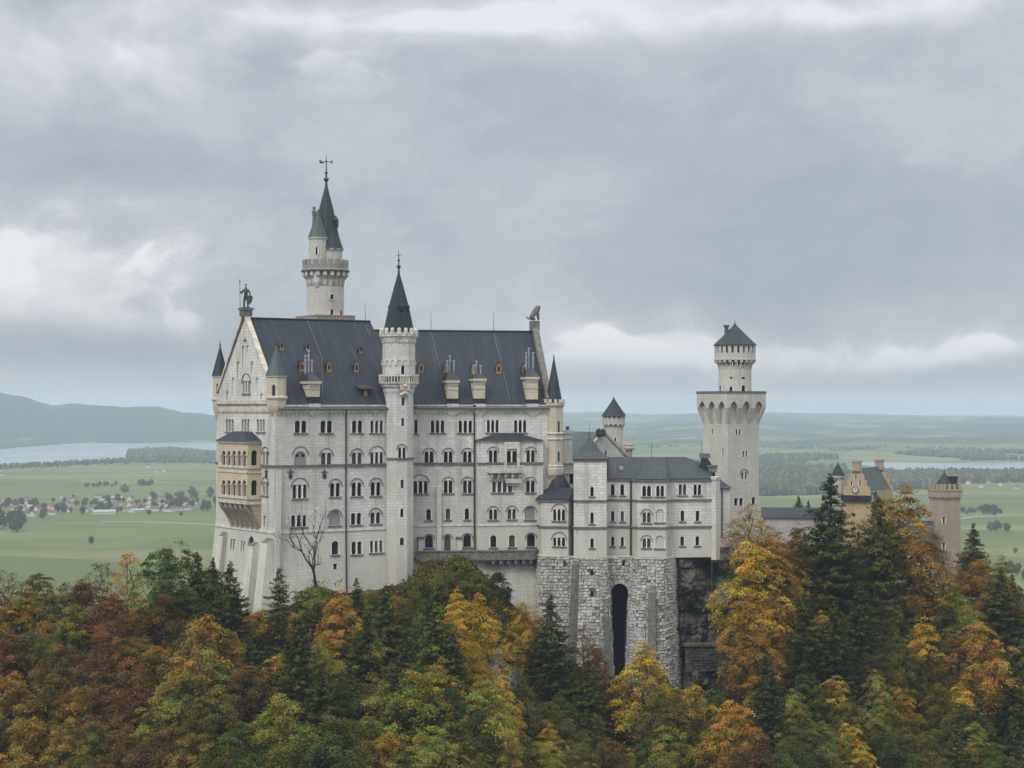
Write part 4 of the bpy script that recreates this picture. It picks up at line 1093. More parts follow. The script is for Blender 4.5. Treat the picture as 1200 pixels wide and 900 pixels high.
# left face is P3->P0, right face P0->P1
lfw, rfw = shaft[3], shaft[0]
for px, py, w, h, n, ar in [(865, 506.5, 5.5, 7, 2, 0), (873, 532, 5.5, 7, 2, 0), (872, 557.5, 6, 8, 2, 1), (862.5, 588, 4, 9, 1, 0), (868.5, 588, 4, 9, 1, 0), (883, 587, 4, 9, 1, 0)]: win(rfw, sq, px, py, w, h, n, bool(ar), gap=.4, sill=False)
for px, py, h in [(835, 505.5, 5), (847.3, 531, 9)]: win(lfw, sq, px, py, 1.5, h, 1, sill=False, flat=True)
mb = MB()
for w_ in shaft: w_.build(mb)
mb.build("wall", M['tower'], sq)
crown = []
for i in range(4):
    w_ = Wall(P4[i], P4[(i + 1) % 4], z(497), ztop, outw[i], outw[(i + 1) % 4], flq, breaks=(z(478),), depth=E_ + .12); crown.append(w_)
for w_, n in ((crown[0], 3), (crown[1], 3), (crown[2], 3), (crown[3], 3)):
    for k in range(n):
        t = w_.L * (k + .5) / n + (0.1 if k == 0 else 0) - (.1 if k == n - 1 else 0); w_.op.append((arch_poly(t, z(497) + .02, w_.L / n * .62, z(470) - z(497), pointed=True), E_ + .1))
mb = MB()
for w_ in crown: w_.build(mb)
mb.build("machicolation", M['tower'], sq)
mb = MB()                                              # recess backs of the pointed niches
for w_ in crown: mb.face([w_.pt(0, z(497)), w_.pt(w_.L, z(497)), w_.pt(w_.L, z(468), -E_ - .1), w_.pt(0, z(468), -E_ - .1)][:0] or [Vector((*(w_.a), z(497) + .01)), Vector((*(w_.b), z(497) + .01)), Vector((*(w_.b), z(465))), Vector((*(w_.a), z(465)))])
mb.build("niche_back", M['tower'], sq)
Po = [P4[i] + outw[i] * (E_ + .12) for i in range(4)]
mb = MB(); mb.prism([tuple(p) for p in Po], ztop - .05, ztop + .45); mb.build("parapet_coping", M['ledge'], sq)
cc = (q0 + q2) / 2; cr = at(861.3, cc.y); cr = (cr.x, cr.y); rt = 3.98; D_ = cc.y; z = lambda py: zat(py, D_ - 2)
rw = ring_walls(cr, rt, 16, R(6), z(462), z(428), depth=.35)
for px, py, w, h, fl_ in [(857, 457, 4, 8, False), (871.5, 456, 4.5, 9, False), (857.5, 442.7, 4, 2.2, True), (871.5, 443, 4, 2.2, True), (844, 456, 2, 8, False)]: win(facing(rw, px), sq, px, py, w, h, 1, sill=False, flat=fl_)
mb = MB()
for w_ in rw: w_.build(mb)
tu = mb.build("turret", M['tower'], sq)
rc = 4.95; mb = MB(); ring_corbels(mb, cr, rt - .02, rc, z(432), z(421), 22, 0, .5); mb.build("corbel", M['trim'], tu)
cw = ring_walls(cr, rc, 22, R(3), z(422.5), z(405), depth=.35); mb = MB()
for w_ in cw:
    w_.op.append((arch_poly(w_.L / 2, z(413.5), .5, 1.6, flat=True), .35))
    w_.build(mb)
mb.lathe(cr, [(rt, z(423)), (rc, z(422.4)), (rc + .15, z(422)), (rc + .15, z(420.6)), (rc, z(420.3))], 22, R(3), cap=False)
mb.build("crown_wall", M['tower'], tu)
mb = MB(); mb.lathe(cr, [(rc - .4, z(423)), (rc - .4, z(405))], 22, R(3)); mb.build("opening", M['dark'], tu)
mb = MB(); mb.lathe(cr, [(rc + .35, z(404.5)), (rc + .3, z(404)), (3.1, z(394)), (.3, z(380.5))], 16, R(6)); mb.build("turret_roof", M['cone'], tu)
finial(tu, cr[0], cr[1], z(382), z(375), .22)
o = at(851.3, D_); mb = MB(); mb.lathe((o.x, o.y), [(.55, z(398)), (.5, z(383)), (.75, z(382)), (.75, z(380.5)), (.6, z(380.3))], 8); mb.build("chimney", M['greystone'], tu)

# lean-to annex between the bower and the square tower
D_ = 436.0; z = lambda py: zat(py, D_)
an = thing("annex", (at(846, D_).x, D_, -30), "narrow white annex with a dark lean-to roof at the square tower's foot", "annex", "buildings of the castle")
aw = Wall(at(838, D_), at(855.5, D_ + 1.5), -60, z(571)); aw2 = Wall(at(855.5, D_ + 1.5), at(858, 450), -60, z(571)); mb = MB(); aw.build(mb); aw2.build(mb); mb.build("wall", M['wall'], an)
mb = MB(); q = [aw.pt(-.3, z(572.5), .5), aw.pt(aw.L + .4, z(572.5), .5), aw.pt(aw.L - 1.4, z(558), -5), aw.pt(-.3, z(558), -5)]; mb.face(q); mb.face([q[1], aw.pt(aw.L + .4, z(572.5), -5), q[2]]); mb.build("roof", M['slate'], an)
mb = MB(); mb.tube([aw.pt(aw.L * .42, z(572), .25), aw.pt(aw.L * .42, z(632), .25)], [.15, .15], 5); mb.build("drainpipe", M['pipe'], an)
mb = MB(); wbox(mb, aw, aw.L / 2 + .5, z(641), aw.L + 1.5, z(632) - z(641), 1.6, 3); mb.build("ledge", M['trimy'], an).data.materials[0] = M['base']
# ------------------------------------------------------------------ bower: the three-storey wing on its rusticated foot
rr = random.Random(21)
bw = thing("bower_wing", (at(730, 400).x, 400, -50), "low three storey white wing with hipped lead roofs on a tall rusticated base", "wing", "buildings of the castle")
zB = zat(652, 399.0)                                   # top of the rustication
PTS = [(629.5, 404.5), (634.5, 400.3), (666, 399.3), (672.3, 401.5), (672.3, 397.0), (711, 397.0), (711, 400.2), (740, 400.6), (747, 397.6), (781, 396.6), (786.5, 399.4), (834, 401.0)]
P = [at(*p) for p in PTS]
TOP = {0: 585, 1: 585, 2: 585, 3: 537.5, 4: 537.5, 5: 537.5, 6: 560.5, 7: 560.5, 8: 560.5, 9: 560.5, 10: 560.5}
BW = {}
for i in range(len(P) - 1):
    BW[i] = Wall(P[i], P[i + 1], zB - .3, zat(TOP[i], P[i].y if i != 3 else 397))
BW[10].z1 = BW[7].z1; BW[6].z1 = BW[7].z1; BW[8].z1 = BW[7].z1; BW[9].z1 = BW[7].z1
tail = [Wall(at(834, 401.0), at(836, 418), zB - 12, BW[7].z1), Wall(at(627, 416), at(629.5, 404.5), zB - .3, BW[0].z1), Wall(at(672.5, 410), at(672.3, 401.6), zB, BW[4].z1), Wall(at(711, 397.1), at(711.3, 408), zB, BW[4].z1), Wall(at(711.3, 408), at(672.5, 410), BW[4].z1 - 8, BW[4].z1)]
for px, py, w, h, n, ar, k, kd in [(655.2, 603.5, 13, 13.5, 3, 1, 1, 'light'), (655.2, 635, 13, 10, 3, 1, 1, 'light'),
    (693.8, 576, 3.6, 11, 1, 0, 4, 'light'), (693.8, 607, 3.6, 13, 1, 0, 4, 'light'), (693.8, 636.5, 3.6, 11, 1, 0, 4, 'light'),
    (718, 574, 4, 13, 1, 0, 6, 'light'), (729.2, 574, 4, 13, 1, 0, 6, 'light'), (718, 605, 3.4, 12, 1, 0, 6, 'light'), (729.3, 605, 3.4, 12, 1, 0, 6, 'light'), (718, 634.5, 3.2, 11, 1, 0, 6, 'light'), (729.3, 634.5, 3.2, 11, 1, 0, 6, 'light'),
    (757.7, 575.5, 9.5, 12.5, 2, 0, 8, 'light'), (773.5, 575.5, 8.5, 12.5, 2, 0, 8, 'light'), (757.7, 606.5, 8.8, 12, 2, 1, 8, 'light'), (757.7, 636.5, 8.8, 11, 2, 1, 8, 'light'),
    (773.4, 604.5, 9, 15, 1, 0, 8, 'niche'), (773.2, 635, 9, 15, 1, 0, 8, 'niche'),
    (799.8, 574, 8.5, 12.5, 2, 0, 10, 'light'), (817.3, 574, 8.5, 12.5, 2, 0, 10, 'light'), (799.8, 604.5, 4, 12.5, 1, 0, 10, 'light'), (817.5, 604.5, 4, 12.5, 1, 0, 10, 'light'), (799.5, 634, 4, 11, 1, 0, 10, 'light'), (817.3, 633.7, 4, 11, 1, 0, 10, 'light')]:
    win(BW[k], bw, px, py, w, h, n, bool(ar), kd)
for py in (575, 605, 635): win(BW[9], bw, 783.7, py, 1.8, 12, 1, False, 'niche', sill=False)
for py in (590, 622): win(BW[4], bw, 676.5, py, 1.2, 5, 1, False, 'niche', sill=False)
mb = MB()
for w_ in list(BW.values()) + tail: w_.build(mb)
mb.build("wall", M['wall'], bw)
mb = MB()
for py in (585.5, 617):
    for i, w_ in BW.items():
        if py < 600 and i < 4: continue
        zz = zat(py, 398.5); wbox(mb, w_, w_.L / 2, zz - .35, w_.L + .1, .36, .28)
for i in (0, 1, 2): w_ = BW[i]; wbox(mb, w_, w_.L / 2, w_.z1 - .5, w_.L + .2, .5, .35)
for i in (6, 7, 8, 9, 10): w_ = BW[i]; wbox(mb, w_, w_.L / 2, w_.z1 - .6, w_.L + .1, .5, .3)
w_ = BW[4]; wbox(mb, w_, w_.L / 2, w_.z1 - .5, w_.L + .2, .45, .3)
mb.build("string_course", M['ledge'], bw)
for px, y0, w_ in [(668.5, 586, BW[2]), (739, 561, BW[6])]:
    w_ = BW[2] if px < 700 else BW[6]; t, zz, y = w_.loc(px, y0); mb = MB(); mb.tube([w_.pt(t, zz, .3), w_.pt(t, zB - 28, .35 + 28 * .08)][:1] + [w_.pt(t, zB, .3), w_.pt(t, zB - 30, .3 + 30 * .075)], [.2, .2, .2], 6); mb.build("drainpipe", M['pipe'], bw)
# end buttress
t = MB(); w_ = Wall(at(834, 401), at(839.5, 400.5), 0, 1); wbox(t, w_, w_.L / 2, zat(656, 401), w_.L, zat(562, 401) - zat(656, 401), .2, 2.0); wbox(t, w_, w_.L / 2, zat(562, 401), w_.L + .3, .6, .4, 2.2); t.build("buttress", M['wall'], bw)

# ---- roofs
zE = BW[7].z1; zRg = zat(535.5, 409.0)
mb = MB(); ov = .45
def eave(i, t, z_=None): return BW[i].pt(t, z_ if z_ is not None else BW[i].z1, ov)
rl, rrg = at(705, 409), at(803, 410)
rL, rR = V3(rl, zRg), V3(rrg, zRg)
e = [eave(6, 0), eave(6, BW[6].L - .2), eave(8, .2), eave(8, BW[8].L), eave(10, 0), eave(10, BW[10].L)]
apex = W(757, 538.5, 405.5); k1, k2 = V3(at(740, 408.6), zRg), V3(at(781, 408.8), zRg)
mb.face([e[0], e[1], k1, rL]); mb.face([e[1], e[2], apex, k1]); mb.face([e[2], e[3], apex]); mb.face([e[3], e[4], k2, apex]); mb.face([k1, apex, k2]); mb.face([e[4], e[5], V3(at(836, 411), zat(548, 411)), rR, k2])
b0, b1 = V3(at(706, 420), zE), V3(at(838, 421), zE)
mb.face([b1, b0, rL, rR]); mb.face([e[5], b1, rR, V3(at(836, 411), zat(548, 411))][:3] + [rR])
rf = mb.build("roof", M['flat'], bw)
for px, py in [(728, 549), (778, 545)]:
    mb = MB(); q = W(px, py, 404 if px < 750 else 406); mb.box(q, (.8, 1.2, .9)); mb.build("skylight", M['pot'] if px < 750 else M['slate'], rf)
# pyramid over the square stage
zs_ = BW[4].z1; mb = MB(); q = [V3(at(670.8, 396.5), zs_ - .05), V3(at(712.6, 396.5), zs_ - .05), V3(at(712.8, 411), zs_ - .05), V3(at(671, 411), zs_ - .05)]; ap = W(690.5, 510.5, 403.5); md = [v.lerp(ap, .42) + Vector((0, 0, -.5)) for v in q]
mb.quad_strip(q, md, True)
for i in range(4): mb.face([md[i], md[(i + 1) % 4], ap])
mb.face(q[::-1]); mb.build("roof", M['copperdark'], bw); finial(bw, ap.x, ap.y, ap.z - .3, ap.z + 1.4, .1)
mb = MB(); mb.tube([ap, ap + Vector((0, 0, 2.8))], [.05, .03], 4); mb.build("lightning_rod", M['pipe'], bw)
# hipped roof of the polygonal bay and the dark half cone behind it
mb = MB(); q = [BW[0].pt(0, BW[0].z1, .5), BW[1].pt(-.2, BW[1].z1, .5), BW[1].pt(BW[1].L + .2, BW[1].z1, .5), BW[2].pt(BW[2].L, BW[2].z1, .5)]; r = [W(640, 572.5, 407), W(651, 571.5, 406.5), W(668, 571.5, 405), W(672.2, 571.5, 404.5)]
for i in range(3): mb.face([q[i], q[i + 1], r[i + 1], r[i]])
mb.build("roof", M['slate'], bw)
mb = MB(); o = at(655, 408); mb.lathe((o.x, o.y), [(2.6, zat(575, 407)), (2.2, zat(568, 407)), (1.1, zat(557.5, 407)), (.1, zat(552.5, 407))], 12); mb.build("turret_roof", M['slate'], bw)
for px, py0, py1, D in [(763.5, 518, 538, 408), (822.5, 515, 533, 411)]:
    mb = MB(); mb.tube([W(px, py1, D), W(px, py0, D)], [.06, .04], 4); mb.build("lightning_rod", M['pipe'], bw)
# stepped gable wall with a dark chimney at the east end
mb = MB(); gw = [(819, 563), (838, 563), (838, 551), (829, 536.5), (822, 536.5), (819, 552)]
f_ = [W(px, py, 406.5) for px, py in gw]; k_ = [v + Vector((.2, 2.2, 0)) for v in f_]; mb.face(f_[::-1] if False else f_); mb.face(k_[::-1]); mb.quad_strip(k_, f_, True); mb.build("end_gable", M['slate'], bw)
mb = MB(); q = W(826, 534, 407.5); mb.box(q, (2.2, 1.2, 1.0)); mb.box(W(834.8, 549.5, 406.5), (1.8, 1.2, 1.5)); mb.box(W(834.8, 546, 406.5), (2.2, 1.5, .4)); mb.build("chimney", M['greystone'], bw)

# ---- rusticated base, battered, with a deep arched recess
zBot = zat(815, 392); flb = lambda z_: max(0.0, zB - z_) * .05
def nrm(p, q): d = (q - p).normalized(); return Vector((d.y, -d.x))
def cornof(i, chain):
    ns = []
    if i > 0: ns.append(nrm(chain[i - 1], chain[i]))
    if i < len(chain) - 1: ns.append(nrm(chain[i], chain[i + 1]))
    if len(ns) == 1: return ns[0]
    m = (ns[0] + ns[1]); return m / max(.5, (m.dot(ns[0])))
chain = [at(628.5, 412), at(629.2, 404.3), at(634, 400), at(668, 399), at(671.5, 397.4), at(674, 396.0), at(679, 394.6), at(702, 394.0), at(710.5, 395.2), at(713.6, 398.8), at(738.6, 398.8), at(741, 396.4), at(748, 394.2), at(758, 393.2), at(768, 393.0), at(778, 393.8), at(787, 396.4), at(793, 402), at(800, 420)]
mb, mbb = MB(), MB()
arch_wall = None
for i in range(len(chain) - 1):
    w_ = Wall(chain[i], chain[i + 1], zBot, zB, cornof(i, chain), cornof(i + 1, chain), flb, depth=6.0)
    holes = []; ARCH = None
    if i == 9:
        arch_wall = w_; pl = arch_poly(w_.L / 2, zBot + .02, w_.L * .96, zat(685, 396) - zBot, 10); w_.op.append((pl, 6.0)); ARCH = arch_poly(w_.L / 2, zBot - 1, w_.L + .5, zat(684, 396) - zBot + 1, 10)
    for sx, sy, k in [(693.7, 671.5, 6), (693.7, 696, 6), (731, 660, 9), (662, 661, 2)]:
        if k == i: t, zz, y = w_.loc(sx, sy); w_.op.append((arch_poly(t, zz - .55, .55, 1.15, flat=True), .5)); holes.append((t - .5, t + .5, zz - .8, zz + .8))
    w_.build(mbb, reveal_mi=1 if i == 9 else 0)
    near = zB - 2
    rustic(mb, w_, rr, zBot, zB, .66, (.55, 1.35), .07, (.04, .30), holes, 0, .012, ARCH)
mbb.face([Vector((p.x, p.y, zB - .02)) for p in chain]); basew = mb.build("rusticated_base", M['rust'], bw); mbb.build("base_core", [M['rustgap'], M['rustgap']], bw)
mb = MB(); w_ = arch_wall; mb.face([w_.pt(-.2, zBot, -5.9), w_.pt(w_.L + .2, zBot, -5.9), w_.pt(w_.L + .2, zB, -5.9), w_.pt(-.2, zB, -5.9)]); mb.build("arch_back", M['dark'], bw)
mb = MB(); na_ = 9; rA_ = arch_wall.L / 2                 # voussoirs round the arch
for k in range(na_):
    a0, a1 = math.pi * k / na_ + .03, math.pi * (k + 1) / na_ - .03; zc_ = zat(685, 396) - rA_ * .96; q = [(rA_ + r_ * math.cos(a), zc_ + r_ * math.sin(a)) for r_, a in ((rA_ * .95, a0), (rA_ * 1.28, a0), (rA_ * 1.28, a1), (rA_ * .95, a1))]
    fr_ = [arch_wall.pt(x, z_, .22) for x, z_ in q]; bk_ = [arch_wall.pt(x, z_, -.3) for x, z_ in q]; uvk = [(k * 7.3, 2.1)] * 4; mb.face(fr_, uvk)
    for m_ in range(4): mb.face([fr_[(m_ + 1) % 4], fr_[m_], bk_[m_], bk_[(m_ + 1) % 4]], uvk)
mb.build("arch_ring", M['rust'], bw)
for px, py, h, k in [(693.7, 671.5, 1.1, 5), (693.7, 696, 1.1, 5)]:
    w_ = Wall(chain[6], chain[7], zBot, zB, cornof(6, chain), cornof(7, chain), flb); t, zz, y = w_.loc(px, py); mb = MB(); mb.face([w_.pt(t + a * .27, zz + b * .55, -.4) for a, b in ((-1, -1), (1, -1), (1, 1), (-1, 1))]); mb.build("window", M['dark'], bw)
mb = MB()                                              # coping where the smooth wall sets back
for i in range(1, len(chain) - 2):
    w_ = Wall(chain[i], chain[i + 1], zB, zB + 1); wbox(mb, w_, w_.L / 2, zB - .12, w_.L, .28, .18)
mb.build("base_coping", M['base'], bw)
# tall slim buttress piers standing on the rock
for px, y0, y1, wpx, D, k in [(676.5, 662, 760, 8, 396, 5), (764, 694, 770, 8, 396, 13), (708.5, 722, 800, 5, 396, 7)]:
    w_ = Wall(chain[k], chain[k + 1], zBot, zB, cornof(k, chain), cornof(k + 1, chain), flb); t, zz, y = w_.loc(px, y0); hw = wpx * y / F / 2; mb = MB(); zb = zBot
    pr = lambda z_: .7
    f4 = [w_.pt(t - hw, zb, 1.3), w_.pt(t + hw, zb, 1.3), w_.pt(t + hw, zz, .75), w_.pt(t - hw, zz, .75)]; b4 = [w_.pt(t - hw, zb, -.4), w_.pt(t + hw, zb, -.4), w_.pt(t + hw, zz + .8, -.1), w_.pt(t - hw, zz + .8, -.1)]
    mb.face(f4); mb.face([b4[0], f4[0], f4[3], b4[3]]); mb.face([f4[1], b4[1], b4[2], f4[2]]); mb.face([f4[3], f4[2], b4[2], b4[3]]); mb.build("buttress", M['greystone'], bw)

# ------------------------------------------------------------------ knights' house behind the bower, with its chimney and turret
D_ = 440.0; z = lambda py: zat(py, D_)
kh = thing("gabled_house", (at(695, D_).x, D_, -30), "house with a green copper roof and pale gable rising behind the bower wing", "house", "buildings of the castle")
mb = MB(); zq = z(533)
gl, gr, gp = W(681, 533, 437), W(735, 535, 446), W(706, 507, 441.5)
back = Vector((-16, 14, 0)); kw = Wall((gl + back).xy, gl.xy, -40, zq); kg = Wall(gl.xy, gr.xy, -40, zq, top=[(((gp - gl).xy).length, gp.z)]); kb = Wall(gr.xy, (gr + back).xy, -40, zq)
win(kg, kh, 710, 530.5, 2.5, 5, 1, sill=False)
win(kg, kh, 665, 560, 0.01, 0.01, 1, sill=False) if False else None
for w_ in (kw, kg, kb): w_.build(mb)
mb.build("wall", M['wall'], kh)
mb = MB(); up = Vector((0, 0, .2)); ov_ = Vector((.4, -.3, 0))
mb.face([gl + ov_ + Vector((-.5, -.5, -.6)), gp + ov_ + up, gp + back * 1.6 + up, gl + back * 1.6 + Vector((-.5, -.5, -.6))][::-1]); mb.face([gr + ov_ + Vector((.5, .5, -.6)), gp + ov_ + up, gp + back * 1.6 + up, gr + back * 1.6 + Vector((.5, .5, -.6))])
mb.build("roof", M['copper'], kh)
mb = MB()
for a, b in ((gl, gp), (gr, gp)): mb.tube([a + Vector((.2, -.2, 0)), b + Vector((.2, -.2, .3))], [.32, .32], 4)
mb.build("gable_coping", M['trimy'], kh)
o = W(664.5, 527, 436); mb = MB(); zt = zat(505, 436); mb.box((o.x, o.y, (o.z + zt) / 2 - 4), (1.9, 1.7, zt - o.z + 8), R(20)); mb.box((o.x, o.y, zt - .2), (2.4, 2.2, .8), R(20)); mb.box((o.x, o.y, zt - 1.6), (2.2, 2.0, .4), R(20)); ch = mb.build("chimney", M['wall'], kh); mb = MB(); mb.lathe((o.x + .1, o.y), [(.4, zt), (.35, zt + .7), (.5, zt + .75), (.5, zt + 1.0)], 8); mb.build("chimney_pot", M['pipe'], ch)
mb = MB()
for k in range(5): q = W(699.5 + k * 2.2, 506 + (k % 2), 440); mb.tube([q - Vector((0, 0, 1)), q + Vector((0, 0, .45 + .5 * (k % 2)))], [.3, .25], 6)
q = W(704, 508, 440); mb.box(q, (2.2, .8, .8), R(0)); mb.build("chimney", M['pipe'], kh)
# lower wing of pale arches seen between palace and bower
mb = MB(); lw2 = Wall(at(655, 424), at(674, 424), -40, zat(541, 424)); win(lw2, kh, 669.5, 560, 4, 14, 1, sill=False); lw2.build(mb); wbox(mb, lw2, lw2.L / 2, zat(541, 424) - .4, lw2.L, .5, .4); wbox(mb, lw2, lw2.L / 2, zat(553, 424) - .4, lw2.L, .4, .3); mb.build("side_wall", M['wall'], kh)
# onion-topped dark chimney by the gable
o = at(737.2, 447); z = lambda py: zat(py, 447); mb = MB(); mb.lathe((o.x, o.y), [(.75, z(545)), (.75, z(528)), (1.1, z(527)), (1.2, z(525)), (.8, z(522.5)), (.9, z(521.5)), (.4, z(519.5)), (.2, z(518.5)), (.05, z(517))], 8); mb.build("chimney", M['brown'], kh)
o = at(719.3, 449); c = (o.x, o.y); z = lambda py: zat(py, 447); rt2 = thing("round_turret", (c[0], c[1], -20), "small round white turret with a dark conical roof behind the copper roofed house", "tower", "buildings of the castle")
rws = ring_walls(c, 2.15, 14, 0, -25, z(497), depth=.3); win(facing(rws, 721), rt2, 721, 515, 1.8, 4, 1, sill=False, flat=True); mb = MB()
for w_ in rws: w_.build(mb)
mb.build("wall", M['tower'], rt2)
mb = MB(); ring_corbels(mb, c, 2.12, 2.65, z(504), z(496), 14, 0, .5); mb.build("corbel", M['trim'], rt2)
cw = ring_walls(c, 2.65, 14, 0, z(497), z(487.5), depth=.3); mb = MB()
for w_ in cw: w_.op.append((arch_poly(w_.L / 2, z(490.8), .4, .55, flat=True), .3)); w_.build(mb)
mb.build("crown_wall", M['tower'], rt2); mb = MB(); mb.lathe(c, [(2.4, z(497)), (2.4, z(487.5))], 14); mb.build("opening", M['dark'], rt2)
mb = MB(); mb.lathe(c, [(2.95, z(487.5)), (2.85, z(487)), (1.4, z(476.5)), (.15, z(467))], 14); mb.build("roof", M['cone'], rt2); finial(rt2, c[0], c[1], z(468), z(463.5), .14)

# ------------------------------------------------------------------ gallery wing, gatehouse and gate tower to the east
D_ = 495.0; z = lambda py: zat(py, D_)
ga = thing("gallery_wing", (at(930, D_).x, D_, -40), "long low white wing with a plain dark roof between square tower and gatehouse", "wing", "buildings of the castle")
g1 = Wall(at(894, D_), at(992, D_ - 3), -50, z(606)); mb = MB()
g1.build(mb); Wall(at(992, D_ - 3), at(992, D_ + 8), -50, z(606)).build(mb); mb.build("wall", M['render'], ga)
mb = MB(); q = [g1.pt(-.5, z(606.3), .6), g1.pt(g1.L + .5, z(606.3), .6), g1.pt(g1.L + .5, z(595.5), -4.5), g1.pt(-.5, z(595.5), -4.5)]; mb.face(q); r = [v + g1.n.to_3d() * -9.5 * (1 if i < 2 else 0) for i, v in enumerate(q)]; mb.face([q[3], q[2], r[1], r[0]]); mb.build("roof", M['slate'], ga)

D_ = 480.0; z = lambda py: zat(py, D_)
gh = thing("gatehouse", (at(1010, D_).x, D_, -45), "yellow sandstone gatehouse with stepped gables, a clock and a green roof", "gatehouse", "buildings of the castle")
fa, fb_ = at(988, 481), at(1020, 478); dg = (fb_ - fa).normalized(); ng = Vector((-dg.y, dg.x)); Lg = (fb_ - fa).length
# the ridge runs away to the right and back: nave direction
nv = (at(1052, 491) - fb_).normalized(); LN = 13.0
zg = z(577)
steps = [(-.0, 577), (.06, 570), (.14, 570), (.14, 562.5), (.24, 562.5), (.24, 555.5), (.34, 555.5), (.34, 549), (.42, 549), (.42, 544.5)]
def step_top(L): 
    l = [(L * f, z(py)) for f, py in steps]; return [(L - t, zz) for t, zz in l] + l[::-1]
gf = Wall(fa, fb_, -60, zg, top=[p for p in step_top(Lg) if 0 < p[0] < Lg])
for px, py, w, h in [(998, 566, 1.6, 4.5), (1003, 559, 1.6, 5), (1008, 566, 1.6, 4.5)]: win(gf, gh, px, py, w, h, 1, sill=False)
mb = MB(); gf.build(mb)
b1_, b2_ = fb_ + nv * LN, fa + nv * LN
gb = Wall(b2_, b1_, -60, zg, top=[p for p in step_top(Lg) if 0 < p[0] < Lg]); Wall(fb_, b1_, -60, z(575)).build(mb); Wall(b2_, fa, -60, z(575)).build(mb); gb.build(mb)
for w_ in (gf, gb):                                    # give the stepped gables thickness
    tp_ = [w_.pt(t, zz) for t, zz in [(Lg, zg)] + [p for p in step_top(Lg) if 0 < p[0] < Lg] + [(0, zg)]]; bk_ = [v - w_.n.to_3d() * .9 for v in tp_]
    mb.quad_strip(tp_[::-1], bk_[::-1]); mb.face(bk_)
mb.build("wall", M['yellow'], gh)
mb = MB(); zr_ = z(548.5); m0, m1 = (fa + fb_) / 2 + nv * .8, (b1_ + b2_) / 2 - nv * .8
mb.face([V3(fb_ + nv * .8, zg + .4), V3(b1_ - nv * .8, zg + .4), V3(m1, zr_), V3(m0, zr_)]); mb.face([V3(b2_ - nv * .8, zg + .4), V3(fa + nv * .8, zg + .4), V3(m0, zr_), V3(m1, zr_)]); mb.build("roof", M['copper'], gh)
mb = MB()
for m_ in ((fa + fb_) / 2, (b1_ + b2_) / 2): mb.box((m_.x, m_.y, z(546)), (2.0, 1.1, 2.6), math.atan2(dg.y, dg.x)); mb.box((m_.x, m_.y, z(540.5)), (2.3, 1.4, .5), math.atan2(dg.y, dg.x))
mb.build("gable_block", M['brown'], gh)
t, zz, y = gf.loc(1002.6, 574); ck = MB(); cw_ = gf.pt(t, zz, .12); u_ = Vector((gf.d.x, gf.d.y, 0)); up_ = Vector((0, 0, 1))
disc = lambda r_, o_: [cw_ + gf.n.to_3d() * o_ + u_ * r_ * math.cos(2 * math.pi * k / 20) + up_ * r_ * math.sin(2 * math.pi * k / 20) for k in range(20)]
ck.face(disc(.85, .1)); ck.quad_strip(disc(.85, -.1), disc(.85, .1), True); clock = ck.build("clock", M['render'], gh)
ck = MB(); a_, b_ = disc(.85, .14), disc(.68, .14); ck.quad_strip(a_, b_, True)
ck.tube([cw_ + gf.n.to_3d() * .16, cw_ + gf.n.to_3d() * .16 + up_ * .5], [.07, .04], 4); ck.tube([cw_ + gf.n.to_3d() * .16, cw_ + gf.n.to_3d() * .16 + u_ * .35 - up_ * .15], [.07, .04], 4); ck.build("clock_ring", M['pipe'], clock)
mb = MB(); wbox(mb, gf, Lg / 2, z(586), Lg + .6, 1.2, 1.0); mb.build("gate_roof", M['slate'], gh)
# wing of the gatehouse: pale hall and red-brown wall below
lowg = Wall(at(1046, 458), at(1092, 456), -70, zat(648, 457)); 
for px, h in ((1053, 12), (1066, 14), (1080, 12)): win(lowg, gh, px, 672, 4, h, 1)
mb = MB(); lowg.build(mb); wbox(mb, lowg, lowg.L / 2, lowg.z1 - .4, lowg.L, .4, .3); mb.build("hall_wall", M['render'], gh)
mb = MB(); w_ = Wall(at(1075, 455), at(1095, 454.5), -70, zat(669, 455)); w_.build(mb); mb.build("side_wall", M['brown'], gh)
mb = MB(); q = [lowg.pt(-.5, lowg.z1, .5), lowg.pt(lowg.L + .5, lowg.z1, .5), lowg.pt(lowg.L + .5, zat(611, 462), -9), lowg.pt(-.5, zat(611, 462), -9)]; mb.face(q); mb.build("hall_roof", M['slate'], gh)
mb = MB(); w_ = Wall(at(1062, 450), at(1128, 449), zat(700, 450), zat(688, 450)); wbox(mb, w_, w_.L / 2, zat(705, 450), w_.L, 2.0, 0, .6)
for k in range(9): wbox(mb, w_, w_.L * (k + .5) / 9, zat(694, 450), .8, 1.1, 0, .6)
mb.build("battlement", M['base'], gh)
c = at(982, 486); c = (c.x, c.y); gt = MB(); zz = lambda py: zat(py, 484)
gt.lathe(c, [(1.45, -40), (1.45, zz(562)), (1.7, zz(560)), (1.7, zz(557))], 10); tr = gt.build("turret", M['tower'], gh); gt = MB(); gt.lathe(c, [(1.85, zz(557)), (.08, zz(543))], 10); gt.build("turret_roof", M['cone'], tr); finial(tr, c[0], c[1], zz(544), zz(538), .08)

